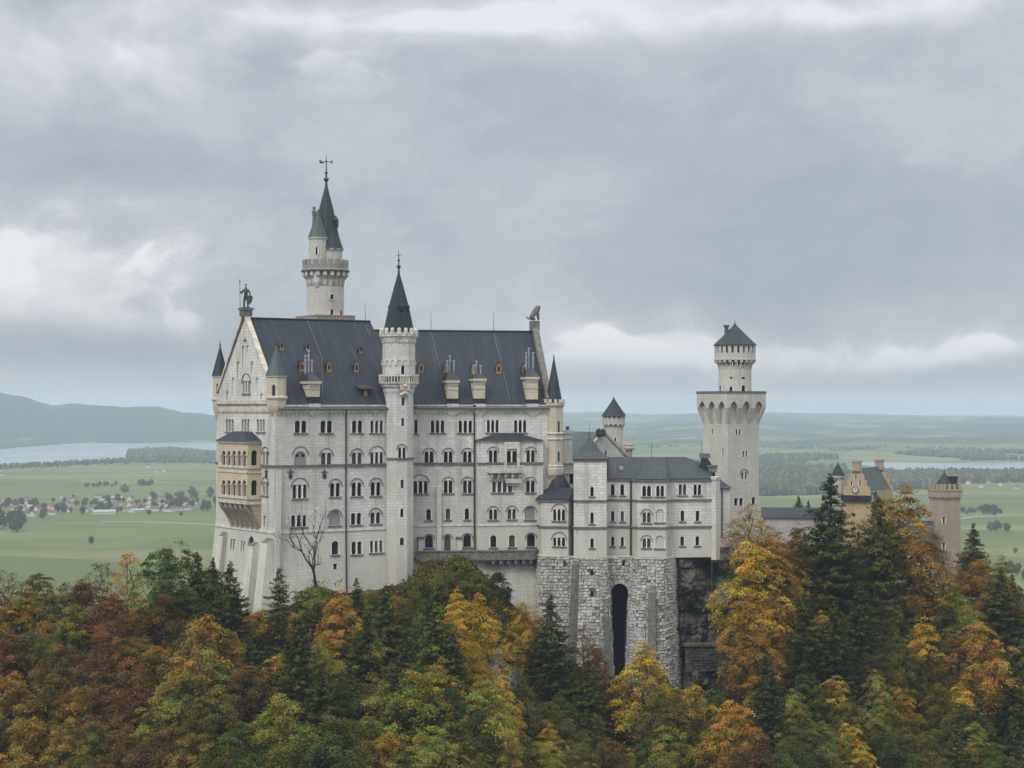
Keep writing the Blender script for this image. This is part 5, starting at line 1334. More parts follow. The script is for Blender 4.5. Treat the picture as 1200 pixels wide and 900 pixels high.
D_ = 468.0; z = lambda py: zat(py, D_ - 3); c = at(1107.5, D_); c = (c.x, c.y)
gtw = thing("gate_tower", (c[0], c[1], -45), "brown sandstone gate tower with battlements and a small pointed roof, easternmost of the castle", "tower", "buildings of the castle")
phg = R(-90) + R(45) + R(24); rsq = 3.7
sw = ring_walls(c, rsq, 4, phg, -65, z(579), depth=.4)
for px, py in [(1106, 610), (1106, 640), (1106, 664)]: win(facing(sw, px), gtw, px, py, 2.6, 7.5, 1, sill=False, flat=True)
mb = MB()
for w_ in sw: w_.build(mb)
mb.build("wall", M['brown'], gtw)
tops = ring_walls(c, rsq + .5, 4, phg, z(581), z(574)); mb = MB()
for w_ in tops:
    w_.build(mb); corbels(mb, w_, z(581) + .02, .9, .4, .9, -.02, .1, w_.L - .1); wbox(mb, w_, w_.L / 2, z(575.5), w_.L + .1, .25, .12)
    for k in range(4): wbox(mb, w_, w_.L * (k + .5) / 4 , z(574), w_.L / 4 * .55, z(567.5) - z(574), 0, .45)
    mb.face([w_.pt(0, z(574)), w_.pt(w_.L, z(574)), w_.pt(w_.L, z(574), -.6), w_.pt(0, z(574), -.6)])
mb.lathe(c, [(rsq + .5, z(578)), (rsq - .2, z(577.9))], 4, phg); mb.build("battlement", M['brown'], gtw)
o = at(1106.5, D_); mb = MB(); mb.lathe((o.x, o.y), [(2.1, z(579)), (2.1, z(570)), (2.4, z(569.8)), (.08, z(554))], 8); mb.build("roof", M['cone'], gtw)
o = at(1116, D_ + .5); mb = MB(); mb.box((o.x, o.y, z(568)), (2.0, 2.2, 3.4)); mb.box((o.x, o.y, z(559.5)), (2.3, 2.5, .3)); mb.build("chimney", M['slate'], gtw); finial(gtw, at(1106.5, D_).x, D_, z(555), z(546), .07)

# ------------------------------------------------------------------ statues on the gables
def figure(pts, radii, edges, mat, name, parent=None, root=0):
    me = bpy.data.meshes.new(name); me.from_pydata(pts, edges, []); o = bpy.data.objects.new(name, me); COL.objects.link(o); me.materials.append(mat)
    sk = o.modifiers.new("skin", 'SKIN'); sk.use_smooth_shade = True
    for i, r_ in enumerate(radii): me.skin_vertices[0].data[i].radius = (r_, r_); me.skin_vertices[0].data[i].use_root = (i == root)
    sb = o.modifiers.new("sub", 'SUBSURF'); sb.levels = 1; sb.render_levels = 1
    if parent: o.parent = parent
    return o
q = Vector((ap_.x, ap_.y, 19.7)) if 'ap_' in globals() else Vector((west.pt(W1 / 2, 0, -.3).x, west.pt(W1 / 2, 0, -.3).y, 19.7))
kn = thing("knight_statue", q, "bronze standing knight statue with lance and shield on the palace's west gable", "statue")
s = 1.75                                                 # 4.6 m figure; body: pelvis, torso, head, arms, legs
J = [(0, 0, 1.25), (0, 0, 1.75), (0, 0, 2.1), (0, -.02, 2.3), (0, -.04, 2.5), (-.36, 0, 2.02), (-.5, -.1, 1.65), (-.58, -.3, 1.95), (.36, 0, 2.02), (.5, -.05, 1.6), (.48, -.3, 1.35), (-.16, 0, 1.15), (-.2, -.05, .62), (-.2, 0, .08), (.16, 0, 1.15), (.24, -.1, .62), (.26, 0, .08)]
RR = [.2, .26, .22, .1, .17, .13, .1, .07, .13, .1, .08, .17, .13, .1, .17, .13, .1]
EE = [(0, 1), (1, 2), (2, 3), (3, 4), (2, 5), (5, 6), (6, 7), (2, 8), (8, 9), (9, 10), (0, 11), (11, 12), (12, 13), (0, 14), (14, 15), (15, 16)]
figure([(x * s, y * s, z_ * s) for x, y, z_ in J], [r_ * s for r_ in RR], EE, M['bronze'], "body", kn)
mb = MB(); mb.tube([(-.62 * s, -.3 * s, 0.1), (-.66 * s, -.3 * s, 3.0 * s)], [.07, .05], 5); mb.lathe((-.66 * s, -.3 * s), [(.02, 2.9 * s), (.16, 3.05 * s), (.02, 3.3 * s)], 6); mb.build("lance", M['bronze']).parent = kn
mb = MB(); pl = [(.5, 1.5), (.15, 1.35), (.2, .8), (.5, .35), (.8, .8), (.85, 1.35)]; f_ = [Vector((x * s, -.42 * s, z_ * s)) for x, z_ in pl[::-1]]; f_ = [Vector((x * s, -.42 * s, z_ * s)) for x, z_ in [(.15, 1.35), (.2, .8), (.5, .35), (.8, .8), (.85, 1.35), (.5, 1.5)]]; mb.face(f_); mb.face([v + Vector((0, .15, 0)) for v in f_[::-1]]); mb.quad_strip([v + Vector((0, .15, 0)) for v in f_], f_, True); mb.build("shield", M['bronze']).parent = kn
mb = MB(); mb.lathe((0, 0), [(1.0, 0), (1.0, .15), (.8, .2)], 12); mb.sphere((0, -.04 * s, 2.68 * s), .12 * s, 8, 6); mb.build("plinth", M['bronze']).parent = kn
q = east2.pt(W2 / 2, 0, -.3); ln_ = thing("lion_statue", (q.x, q.y, 18.3), "grey stone lion seated on the palace's east gable end", "statue")
ln_.rotation_euler = (0, 0, R(8)); s = 1.9
J = [(-.45, 0, .45), (-.1, 0, .85), (.22, 0, 1.25), (.42, 0, 1.6), (.72, 0, 1.62), (.38, -.22, .75), (.48, -.22, .08), (.38, .22, .75), (.48, .22, .08), (-.25, -.3, .4), (.05, -.32, .1), (-.25, .3, .4), (.05, .32, .1), (-.75, 0, .2), (-.95, 0, .55)]
RR = [.36, .36, .36, .36, .2, .16, .12, .16, .12, .24, .13, .24, .13, .08, .08]
EE = [(0, 1), (1, 2), (2, 3), (3, 4), (2, 5), (5, 6), (2, 7), (7, 8), (0, 9), (9, 10), (0, 11), (11, 12), (0, 13), (13, 14)]
figure([(x * s, y * s, z_ * s) for x, y, z_ in J], [r_ * s for r_ in RR], EE, M['greystone'], "body", ln_)
# ------------------------------------------------------------------ terrain: one ground sheet from the gorge to the horizon
PLAIN = -180.0
FOOT = [(-300, 385, -56), (0, 385, -51), (150, 385, -49), (245, 384, -41), (300, 378, -43), (330, 376, -42), (350, 378, -39.5), (370, 379, -37), (400, 383, -38.5), (440, 386, -38), (474, 388, -36.5), (500, 391, -32.5), (545, 394, -31.5), (575, 396, -37), (600, 397, -42.5), (640, 394, -51), (700, 390, -56), (730, 390, -62),
        (780, 391, -56), (800, 392, -62), (832, 396, -61), (862, 404, -46), (900, 418, -35), (1000, 430, -41), (1060, 440, -43), (1130, 440, -46), (1200, 440, -55), (1320, 440, -66), (1600, 440, -80)]
_fx = np.array([f[0] for f in FOOT], float); _fy = np.array([f[1] for f in FOOT], float); _fz = np.array([f[2] for f in FOOT], float)


def hill_noise(x, y, s, o=0.0):
    return mnoise.fractal(Vector((x * s, y * s, o)), 1.0, 2.0, 4, noise_basis='PERLIN_ORIGINAL')


def ground_z(x, y):
    """height of the castle hill and the valley floor"""
    u = CX + F * x / max(y, 1.0)
    yf = float(np.interp(u, _fx, _fy)); zf = float(np.interp(u, _fx, _fz))
    if y <= yf:
        d = yf - y
        z = zf - 0.50 * d + (0.0012 * max(0, d - 90) ** 2 * -1 if d > 90 else 0)
        z += hill_noise(x, y, 0.045) * min(2.6, d * 0.2)
        return max(z, -150.0)
    d = y - yf
    plat = 52.0 if u < 250 else 70.0 if u < 870 else 110.0
    if u < 250: plat = 8 + 44 * max(0, (u - 120) / 130.0) if u > 120 else 8
    z = zf + min(d, 20) * (0.12 if 860 > u > 250 else 0.02)
    if d > plat: z -= 0.62 * (d - plat)
    z += hill_noise(x, y, 0.03) * 1.2
    return max(z, PLAIN)


def far_z(x, y):
    """low moraine hills beyond the lakes"""
    r = math.hypot(x, y); a = math.atan2(x, y); u = CX + F * x / y
    if y < 5200: return PLAIN
    k = min(1.0, max(0.0, (y - 8600.0) / 2600.0)); k = k * k * (3 - 2 * k)
    n = mnoise.fractal(Vector((x * 0.00032, y * 0.00032, 3.3)), 1.0, 2.0, 5, noise_basis='PERLIN_ORIGINAL')
    n2 = mnoise.fractal(Vector((x * 0.0011, y * 0.0011, 8.3)), 1.0, 2.0, 4, noise_basis='PERLIN_ORIGINAL')
    left = max(0.0, min(1.0, (420.0 - u) / 260.0)); left = left * left * (3 - 2 * left)
    z = PLAIN + k * (26 + 60 * max(0, n + .3) + 16 * n2)
    hp = zat(float(np.interp(u, [-300, -60, 0, 25, 60, 90, 112, 150, 185, 215, 250, 330, 450], [470, 462, 460, 465, 476, 474, 476, 479, 477, 481, 480, 484, 489])), 10600) - PLAIN
    h1 = math.exp(-((u - 5) / 62.0) ** 2) * 62 + math.exp(-((u - 120) / 60.0) ** 2) * 26 + math.exp(-((u - 230) / 70.0) ** 2) * 22
    kl = min(1.0, max(0.0, (y - 8850.0) / 1750.0)); kl = kl * kl * (3 - 2 * kl)
    zl = PLAIN + kl * (hp + 9 * n2 + 7 * mnoise.noise(Vector((x * .012, y * .006, 1)))); z = z * (1 - left) + left * (zl - max(0, y - 11000) * .02 if y > 8850 else PLAIN)
    kr = min(1.0, max(0.0, (y - 6300.0) / 1500.0)) * (1 - left); z += kr * (0 if u < 640 else min(1, (u - 640) / 150)) * (16 + 26 * max(0, n2 + .2))
    hr = zat(float(np.interp(u, [-300, 600, 640, 700, 760, 830, 900, 1000, 1100, 1200, 1500], [490, 489, 486, 484, 488, 487, 484.5, 487, 490, 491, 489])), 14500) - PLAIN
    kh = min(1.0, max(0.0, (y - 9500.0) / 5000.0)); z = max(z, PLAIN + (kh ** 1.4) * hr * (1 - left) + (1 - left) * kh * (10 * n2 + 5 * mnoise.noise(Vector((x * .01, y * .004, 4)))))
    return max(PLAIN, z)


def ground_mat():
    m, N, b = material("ground_cover")
    geo = N.new('ShaderNodeNewGeometry').outputs['Position']
    sep = N.new('ShaderNodeSeparateXYZ'); N.put(sep.inputs[0], geo)
    flat = N.vscale(geo, (1, 1, 0))
    vor = N.new('ShaderNodeTexVoronoi'); N.put(vor.inputs['Vector'], N.vscale(geo, (0.0030, 0.0062, 0), (3, 7, 0))); vor.inputs['Scale'].default_value = 1; vor.inputs['Randomness'].default_value = 0.9
    cs = N.new('ShaderNodeSeparateColor'); N.put(cs.inputs[0], vor.outputs['Color'])
    fields = N.ramp(cs.outputs[0], [(0.0, (0.075, 0.10, 0.028)), (0.25, (0.11, 0.13, 0.036)), (0.45, (0.09, 0.108, 0.04)), (0.62, (0.15, 0.16, 0.05)), (0.8, (0.10, 0.118, 0.033)), (0.93, (0.15, 0.145, 0.065)), (1.0, (0.17, 0.155, 0.09))], 'CONSTANT')
    n1 = N.noise(N.vscale(geo, (0.004, 0.012, 0)), 1, 5, 0.6)
    col = N.mix(N.map(n1, 0.3, 0.75, 0, 0.55), fields, (0.066, 0.084, 0.028, 1))
    n5 = N.noise(N.vscale(geo, (0.02, 0.06, 0)), 1, 4, 0.6); col = N.mix(N.map(n5, 0.35, 0.7, 0, .3), col, (0.085, 0.10, 0.042, 1))
    # woodland on the far hills
    wn = N.noise(N.vscale(geo, (0.0016, 0.0013, 0), (5, 2, 0)), 1, 7, 0.66)
    far = N.map(sep.outputs[1], 5600, 8200)
    high = N.map(sep.outputs[2], PLAIN + 4, PLAIN + 40)
    wood = N.math('MULTIPLY', N.map(N.math('ADD', N.math('MULTIPLY_ADD', high, 0.10, wn), N.map(sep.outputs[0], -1300, -2000, 0, .14)), 0.52, 0.57), far)
    col = N.mix(wood, col, (0.03, 0.042, 0.024, 1))
    # forest floor of the castle hill
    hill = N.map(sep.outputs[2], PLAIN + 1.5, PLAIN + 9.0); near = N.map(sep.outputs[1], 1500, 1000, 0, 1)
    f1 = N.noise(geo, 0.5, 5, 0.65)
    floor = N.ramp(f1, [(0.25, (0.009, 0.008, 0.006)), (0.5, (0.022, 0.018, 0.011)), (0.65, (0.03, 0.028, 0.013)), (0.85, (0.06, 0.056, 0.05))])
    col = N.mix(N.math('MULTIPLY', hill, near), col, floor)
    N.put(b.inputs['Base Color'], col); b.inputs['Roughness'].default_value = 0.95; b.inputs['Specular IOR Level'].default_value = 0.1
    return m


def make_ground():
    us = np.concatenate([np.linspace(-900, -60, 22)[:-1], np.linspace(-60, 1260, 265), np.linspace(1260, 2100, 22)[1:]])
    ys = np.concatenate([np.linspace(20, 230, 16)[:-1], np.linspace(230, 450, 111)[:-1], np.linspace(450, 800, 40)[:-1], np.geomspace(800, 5000, 30)[:-1], np.linspace(5000, 17000, 170)])
    V = []
    for y in ys:
        for u in us:
            x = (u - CX) / F * y
            z = ground_z(x, y) if y < 1200 else far_z(x, y)
            V.append((x, y, z))
    n = len(us); Fc = [(i * n + j, i * n + j + 1, (i + 1) * n + j + 1, (i + 1) * n + j) for i in range(len(ys) - 1) for j in range(n - 1)]
    me = bpy.data.meshes.new("ground"); me.from_pydata(V, [], Fc); me.materials.append(ground_mat()); me.polygons.foreach_set("use_smooth", [True] * len(Fc))
    o = bpy.data.objects.new("ground", me); COL.objects.link(o); tag(o, kind='structure')
make_ground()


def pd(py, z=PLAIN): return z * F / (HY - py)          # distance at which the valley floor shows on a photo row
def on_plain(px, py): D = pd(py); return Vector(((px - CX) / F * D, D, PLAIN))


def water_mat():
    m, N, b = material("lake_water")
    geo = N.new('ShaderNodeNewGeometry').outputs['Position']
    n = N.noise(N.vscale(geo, (0.0012, 0.006, 0)), 1, 4, 0.6)
    N.put(b.inputs['Base Color'], N.mix(N.map(n, .35, .65), (0.10, 0.13, 0.15, 1), (0.16, 0.19, 0.21, 1))); N.put(b.inputs['Roughness'], N.map(n, .3, .7, .12, .3))
    return m
wm_ = water_mat()
def lake(pts):
    mb = MB(); q = [on_plain(px, py) + Vector((0, 0, .5)) for px, py in pts]; mb.face(q); o = mb.build("lake_water", wm_); tag(o, kind='structure')
lake([(-200, 548), (0, 547), (55, 543), (100, 540.5), (150, 537), (158, 533), (235, 531.5), (300, 537), (480, 530), (480, 518), (300, 517), (160, 518), (90, 519.5), (40, 523), (0, 526.5), (-200, 527)])
lake([(1042, 549), (1075, 553.5), (1110, 556), (1160, 557), (1330, 557.5), (1330, 541.5), (1200, 542), (1120, 543), (1060, 542), (1005, 541.5), (1000, 543.5)])
lake([(729, 524), (746, 523), (745, 517), (738, 511.5), (732, 513)])

# ------------------------------------------------------------------ the cliff east of the bower and other bare rock
def rock_mat(name, c, c2, moss):
    m, N, b = material(name)
    geo = N.new('ShaderNodeNewGeometry'); pos = geo.outputs['Position']
    n = N.noise(N.vscale(pos, (.5, .5, .22)), 1, 7, 0.68); st = N.noise(N.vscale(pos, (1.1, 1.1, .1)), 1, 4, .6)
    col = N.mix(N.map(n, .35, .7), c + (1,), c2 + (1,)); col = N.mix(N.map(st, .5, .72, 0, .75), col, (0.022, 0.022, 0.022, 1))
    sp = N.new('ShaderNodeSeparateXYZ'); N.put(sp.inputs[0], geo.outputs['Normal'])
    mz = N.math('MULTIPLY', N.map(sp.outputs[2], .55, .85), N.map(N.noise(pos, .35, 4, .6), .35, .6))
    N.put(b.inputs['Base Color'], N.mix(mz, col, moss + (1,))); b.inputs['Roughness'].default_value = .9
    bump(N, b, N.math('ADD', n, st), .9, .35)
    return m
M['cliff'] = rock_mat("dark_wet_rock", (0.035, 0.035, 0.034), (0.085, 0.084, 0.08), (0.085, 0.09, 0.035))
M['crag'] = rock_mat("grey_limestone_crag", (0.11, 0.11, 0.105), (0.30, 0.295, 0.28), (0.07, 0.08, 0.03))


def ray_ground(px, py):
    y = 225.0
    while y < 700:
        if ground_z((px - CX) / F * y, y) > zat(py, y): return y
        y += 2.0
    return 450.0


def crag(px0, px1, py0, py1, mat, seed, rough=2.4, nx=36, nz=44):
    V = []; rr_ = random.Random(seed)
    for j in range(nz + 1):
        v = j / nz
        for i in range(nx + 1):
            u = i / nx; px = px0 + (px1 - px0) * u + 14 * math.sin(v * 5 + seed); py = py0 + (py1 - py0) * v; D = ray_ground(px, py); p = W(px, py, D)
            q = Vector((p.x * .2, p.z * .2, seed)); n = mnoise.fractal(q, .9, 2.1, 6, noise_basis='PERLIN_ORIGINAL'); led = (math.floor(p.z / 2.2 + .7 * mnoise.noise(q * 2)) * .61) % 1.0
            e = math.sin(math.pi * u) ** .6 * math.sin(math.pi * v) ** .6; up = (.2 + n * rough + led * 1.3) * e - (1 - e) * 1.2
            V.append((p.x + mnoise.noise(q * 3) * .6, p.y - up * .8, p.z + up * .6))
    n = nx + 1; Fc = [(j * n + i, (j + 1) * n + i, (j + 1) * n + i + 1, j * n + i + 1) for j in range(nz) for i in range(nx)]
    me = bpy.data.meshes.new("rock_crag"); me.from_pydata(V, [], Fc); me.materials.append(mat); o = bpy.data.objects.new("rock_crag", me); COL.objects.link(o); tag(o, kind='structure')


def rock_face(name, px0, px1, py0, py1, D0, D1, mat, seed, rough=2.2, nx=50, nz=60, slant=0.25, edge=.12):
    """a craggy steep face, displaced by layered noise, closed behind"""
    me = bpy.data.meshes.new(name); V = []; rr_ = random.Random(seed)
    for j in range(nz + 1):
        v = j / nz
        for i in range(nx + 1):
            u = i / nx; px = px0 + (px1 - px0) * u; py = py0 + (py1 - py0) * v; D = D0 + (D1 - D0) * u - slant * v * (py1 - py0) * D0 / F
            p = W(px, py, D); q = Vector((p.x * .16, p.y * .16, p.z * .16 + seed))
            n = mnoise.fractal(q, .9, 2.1, 6, noise_basis='PERLIN_ORIGINAL') + .5 * abs(mnoise.noise(Vector((p.x * .35, seed, p.z * .12))))
            led = math.floor(p.z / 3.1 + .6 * mnoise.noise(Vector((p.x * .2, 0, seed)))) * .55 % 1.1
            ed = min(u, 1 - u, v * 2 + .06) / edge; ed = min(1, ed)
            V.append((p.x + mnoise.noise(q * 1.7) * .5, p.y - (n * rough + led * .9) * ed + (1 - ed) * 3.5, p.z + mnoise.noise(q * 2.3 + Vector((5, 0, 0))) * .6))
    n = nx + 1; Fc = [(j * n + i, (j + 1) * n + i, (j + 1) * n + i + 1, j * n + i + 1) for j in range(nz) for i in range(nx)]
    me.from_pydata(V, [], Fc); me.materials.append(mat); o = bpy.data.objects.new(name, me); COL.objects.link(o)
    return tag(o, kind='structure')
rock_face("rock_cliff", 786, 880, 650, 840, 401.5, 407, M['cliff'], 3, 4.2, 90, 150, .16)
for k, (a, b_, c_, d_) in enumerate([(735, 800, 790, 900), (925, 1010, 745, 850), (690, 760, 820, 900), (870, 910, 780, 840), (575, 640, 720, 860), (1000, 1040, 700, 770), (640, 690, 800, 880)]):
    crag(a, b_, c_, d_, M['crag'], 11 + k)
# retaining walls with mossy tops let into the cliff
for px0, px1, py, h, D in [(803, 868, 757, 4.5, 396.5)]:
    a, b_ = at(px0, D), at(px1, D + 1.5); w_ = Wall(a, b_, zat(py, D) - h * 1.2, zat(py, D)); t = thing("retaining_wall", (a.x, a.y, zat(py, D)), "moss topped retaining wall let into the dark cliff", "wall")
    mb = MB(); w_.build(mb); rustic(mb, w_, random.Random(px0), w_.z0, w_.z1, .6, (.6, 1.4), .06, (.02, .3)); mb.build("wall", M['cliff'], t)
    mb = MB(); wbox(mb, w_, w_.L / 2, w_.z1 - .1, w_.L + .6, .5, .5, 2.5); mb.build("moss_coping", M['moss'] if 'moss' in M else M.setdefault('moss', plain("moss", (0.10, 0.105, 0.04), .95, .5, 1.2)), t)

# ------------------------------------------------------------------ haze: one closed box of even pale air round the whole scene
hz = MB(); hz.box((0, 8600 - 60, (PLAIN - 3 + 74) / 2), (26000, 17400, 74 - PLAIN + 3))
hm = bpy.data.materials.new("haze"); hm.use_nodes = True; N = NT(hm.node_tree); out = N.new('ShaderNodeOutputMaterial'); pv = N.new('ShaderNodeVolumePrincipled')
pv.inputs['Color'].default_value = (0.69, 0.84, 0.99, 1); pv.inputs['Density'].default_value = HAZE; pv.inputs['Anisotropy'].default_value = 0.0
N.l.new(pv.outputs[0], out.inputs['Volume'])
hzo = hz.build("haze", hm); tag(hzo, kind='stuff')
# ------------------------------------------------------------------ trees: trunk with limbs, crown of small leaves in clumped sprays
def leaf_mesh(name, pos, nrm_, size, colr, mat, aspect=.62):
    n = len(pos); r_ = np.random.default_rng(abs(hash(name)) % 1000 + n)
    nrm_ = nrm_ / np.maximum(np.linalg.norm(nrm_, axis=1, keepdims=True), 1e-6)
    t = r_.normal(size=(n, 3)); t -= nrm_ * (t * nrm_).sum(1, keepdims=True); t /= np.maximum(np.linalg.norm(t, axis=1, keepdims=True), 1e-6); b = np.cross(nrm_, t)
    s = size[:, None]
    v = np.stack([pos - t * s, pos - b * s * aspect, pos + t * s, pos + b * s * aspect], 1).reshape(-1, 3)
    me = bpy.data.meshes.new(name); me.vertices.add(4 * n); me.vertices.foreach_set("co", v.astype(np.float32).ravel())
    me.loops.add(4 * n); me.loops.foreach_set("vertex_index", np.arange(4 * n, dtype=np.int32)); me.polygons.add(n)
    me.polygons.foreach_set("loop_start", np.arange(0, 4 * n, 4, dtype=np.int32)); me.polygons.foreach_set("loop_total", np.full(n, 4, np.int32))
    at_ = me.color_attributes.new("Col", 'FLOAT_COLOR', 'POINT'); c4 = np.ones((4 * n, 4), np.float32); c4[:, :3] = np.repeat(colr, 4, 0); at_.data.foreach_set("color", c4.ravel())
    me.materials.append(mat); me.update(calc_edges=True); me.validate()
    return me


def spray_set(cent, out, r_, nl, rad, flat_, lsize, hue=.25):
    """leaves gathered into flattened sprays"""
    P, Nn, S, C = [], [], [], []
    for c, o in zip(cent, out):
        k = int(nl * r_.uniform(.5, 1.4)); R_ = rad * r_.uniform(.65, 1.3)
        up = np.array([0, 0, 1.0]) + o * r_.uniform(.1, .9) + r_.normal(size=3) * .25; up /= np.linalg.norm(up)
        q = r_.normal(size=(k, 3)) * .55 * R_; q -= np.outer(q @ up, up) * (1 - flat_)
        d2 = (q ** 2).sum(1) / R_ ** 2; q -= np.outer(d2 * .22 * R_, [0, 0, 1.0])
        P.append(c + q); Nn.append(up + r_.normal(size=(k, 3)) * .55); S.append(lsize * r_.uniform(.6, 1.35, k))
        bright = r_.uniform(.66, 1.32); hs = r_.normal() * hue
        base = np.array([1 + hs * .5, 1 - hs * .25, 1 - hs * .3]) * bright
        C.append(np.clip(base * r_.uniform(.7, 1.3, (k, 1)), .1, 2.2))
    return np.concatenate(P), np.concatenate(Nn), np.concatenate(S), np.concatenate(C)


def broad_tree(name, seed, H=20.0, rad=.36, z0=.22, nspray=150, nl=95, lsize=.26, sprad=1.55, shape='round', lobes=5, tall=1.0):
    r_ = np.random.default_rng(seed); rp = random.Random(seed); tr = MB()
    bend = [Vector((r_.normal() * .25 * k, r_.normal() * .25 * k, H * .8 * k / 5)) for k in range(6)]; tr.tube(bend, [.32 * (1 - k / 6.2) + .03 for k in range(6)], 7)
    ph = r_.uniform(0, 6.28, 4); am = r_.uniform(.06, .17, 4)
    def env(t, a):
        if shape == 'round': r = math.sin(math.pi * min(1, max(0, t)) ** .75) ** .62
        elif shape == 'oval': r = (math.sin(math.pi * max(0, min(1, t)) ** .62) ** .8)
        else: r = max(0, 1 - t) ** .75 * min(1, t * 6 + .3)
        return r * (1 + sum(am[k] * math.sin((k + 2) * a + ph[k] + t * 3 * (k - 1)) for k in range(4)))
    cen, out = [], []
    nb = 22
    for k in range(nb):                                   # limbs, and sprays along their outer halves
        t = (k + r_.uniform(0, 1)) / nb; a = k * 2.4 + r_.normal() * .4; zz = z0 + (1 - z0) * t; R_ = rad * H * env(t, a) * r_.uniform(.8, 1.12)
        zs = H * max(z0 * .7, zz - .16 - .1 * (1 - t)); zs = min(zs, H * .78); st = Vector((0, 0, zs)); en = Vector((R_ * math.cos(a), R_ * math.sin(a), H * zz * .97))
        md = st.lerp(en, .5) + Vector((r_.normal() * .3, r_.normal() * .3, .05 * H * (1 - t))); r0 = .13 * (1 - .6 * t)
        tr.tube([st, md, en], [r0, r0 * .6, .025], 5)
        ns = max(2, int(nspray / nb * (.4 + 1.2 * env(t, a))))
        for j in range(ns):
            f = r_.uniform(.28, 1.0) ** .7; p = np.array(st.lerp(md, f * 2) if f < .5 else md.lerp(en, f * 2 - 1)) + r_.normal(size=3) * (.075 * H * (.5 + .6 * env(t, a)))
            rr_ = math.hypot(p[0], p[1]); lim = rad * H * env(min(1, max(0, (p[2] / H - z0) / (1 - z0))), math.atan2(p[1], p[0])) * 1.08 + .3
            if rr_ > lim: p[:2] *= lim / rr_
            if p[2] > H * .985: p[2] = H * .985 - r_.uniform(0, .5)
            cen.append(p); o = np.array([p[0], p[1], (p[2] / H - .5) * rad * H]); out.append(o / max(.1, np.linalg.norm(o)))
            if rp.random() < .5: tr.tube([md.lerp(en, max(0, f * 2 - 1)) if f >= .5 else st.lerp(md, f * 2), Vector(p)], [.035, .012], 3)
    cr = leaf_mesh(name + "_leaves", *spray_set(cen, out, r_, nl, sprad, .28, lsize), M['leaf'])
    return tr, cr


def spruce_tree(name, seed, H=24.0, rad=.17, nwh=34, droop=.45, dens=1.0):
    r_ = np.random.default_rng(seed); tr = MB(); tr.tube([(0, 0, 0), (0, 0, H * .5), (0, 0, H)], [.34, .2, .02], 7)
    P, Nn, S, C = [], [], [], []
    for k in range(nwh):
        t = (k + r_.uniform(-.3, .3)) / nwh; L0 = H * min(.46 * (1 - t), rad * (.72 + .5 * (1 - t)) * min(1, .6 + t * 3)) + .22
        for j in range(int(6 + 3 * (1 - t))):
            if r_.random() > .93 * dens: continue
            zz = H * (.05 + .945 * min(1, max(0, t + r_.normal() * .018))); a = j * 6.283 / (6 + 3 * (1 - t)) + k * .9 + r_.normal() * .22; L = L0 * r_.uniform(.5, 1.22); d = np.array([math.cos(a), math.sin(a), 0]); sd = np.array([-math.sin(a), math.cos(a), 0])
            dr_ = droop * r_.uniform(.6, 1.4); n = max(7, int(L * 22)); f = r_.uniform(.12, 1, n) ** .8
            zc = -dr_ * L * f + .42 * L * dr_ * f ** 3 * 1.6
            w_ = (.32 * L * (1 - f) + .18) * np.sqrt(np.minimum(1, f * 4)); lat = r_.normal(size=n) * .55 * w_
            p = np.outer(f * L, d) + np.outer(lat, sd) + np.outer(zz + zc - np.abs(lat) * .35 - r_.uniform(0, .55, n) ** 1.3, [0, 0, 1.0])
            P.append(p); Nn.append(np.array([0, 0, 1.0]) + d * .5 + r_.normal(size=(n, 3)) * .42); S.append(r_.uniform(.13, .30, n))
            b_ = r_.uniform(.65, 1.3); C.append(np.clip(np.array([b_, b_, b_]) * r_.uniform(.7, 1.35, (n, 1)) * (np.where(f[:, None] > .8, np.array([1.55, 1.5, 1.2]), 1.0)), .1, 2.2))
            if k % 2 == 0 and L > 1.2: e_ = d * L * .8; tr.tube([(0, 0, zz), (e_[0], e_[1], zz - dr_ * L * .5)], [.045, .015], 3)
    cr = leaf_mesh(name + "_needles", np.concatenate(P), np.concatenate(Nn), np.concatenate(S), np.concatenate(C), M['needle'], .5)
    return tr, cr


def bare_tree(name, seed, H=13.0):
    rp = random.Random(seed); tr = MB(); tips = []
    def grow(p, d, L, r0, lev):
        pts = [p]; q = p.copy(); dd = d.copy()
        for k in range(3):
            dd = (dd + Vector((rp.gauss(0, .2 if lev else .06), rp.gauss(0, .2 if lev else .06), rp.gauss(.05, .1)))).normalized(); q = q + dd * L / 3; pts.append(q.copy())
        tr.tube(pts, [r0, r0 * .82, r0 * .68, r0 * .5], 6 if lev < 2 else 4)
        if lev >= 5: tips.append(q); return
        for k in range(3 if lev < 3 else 2):
            a = rp.uniform(0, 6.28); sp_ = rp.uniform(.35, .85); n_ = dd.orthogonal().normalized(); n_ = Matrix.Rotation(a, 3, dd) @ n_
            grow(pts[rp.choice([2, 3, 3])], (dd * math.cos(sp_) + n_ * math.sin(sp_) + Vector((0, 0, .12))).normalized(), L * rp.uniform(.6, .84), r0 * .58, lev + 1)
    grow(Vector((0, 0, -.5)), Vector((0, 0, 1)), H * .36, .36, 0)
    r_ = np.random.default_rng(seed); c = np.array([list(t) for t in tips]); c = c[r_.random(len(c)) < .5]
    P, Nn, S, C = spray_set(c, np.tile([0, 0, 1.0], (len(c), 1)), r_, 5, .5, .7, .13)
    return tr, leaf_mesh(name + "_leaves", P, Nn, S, C, M['leaf'])


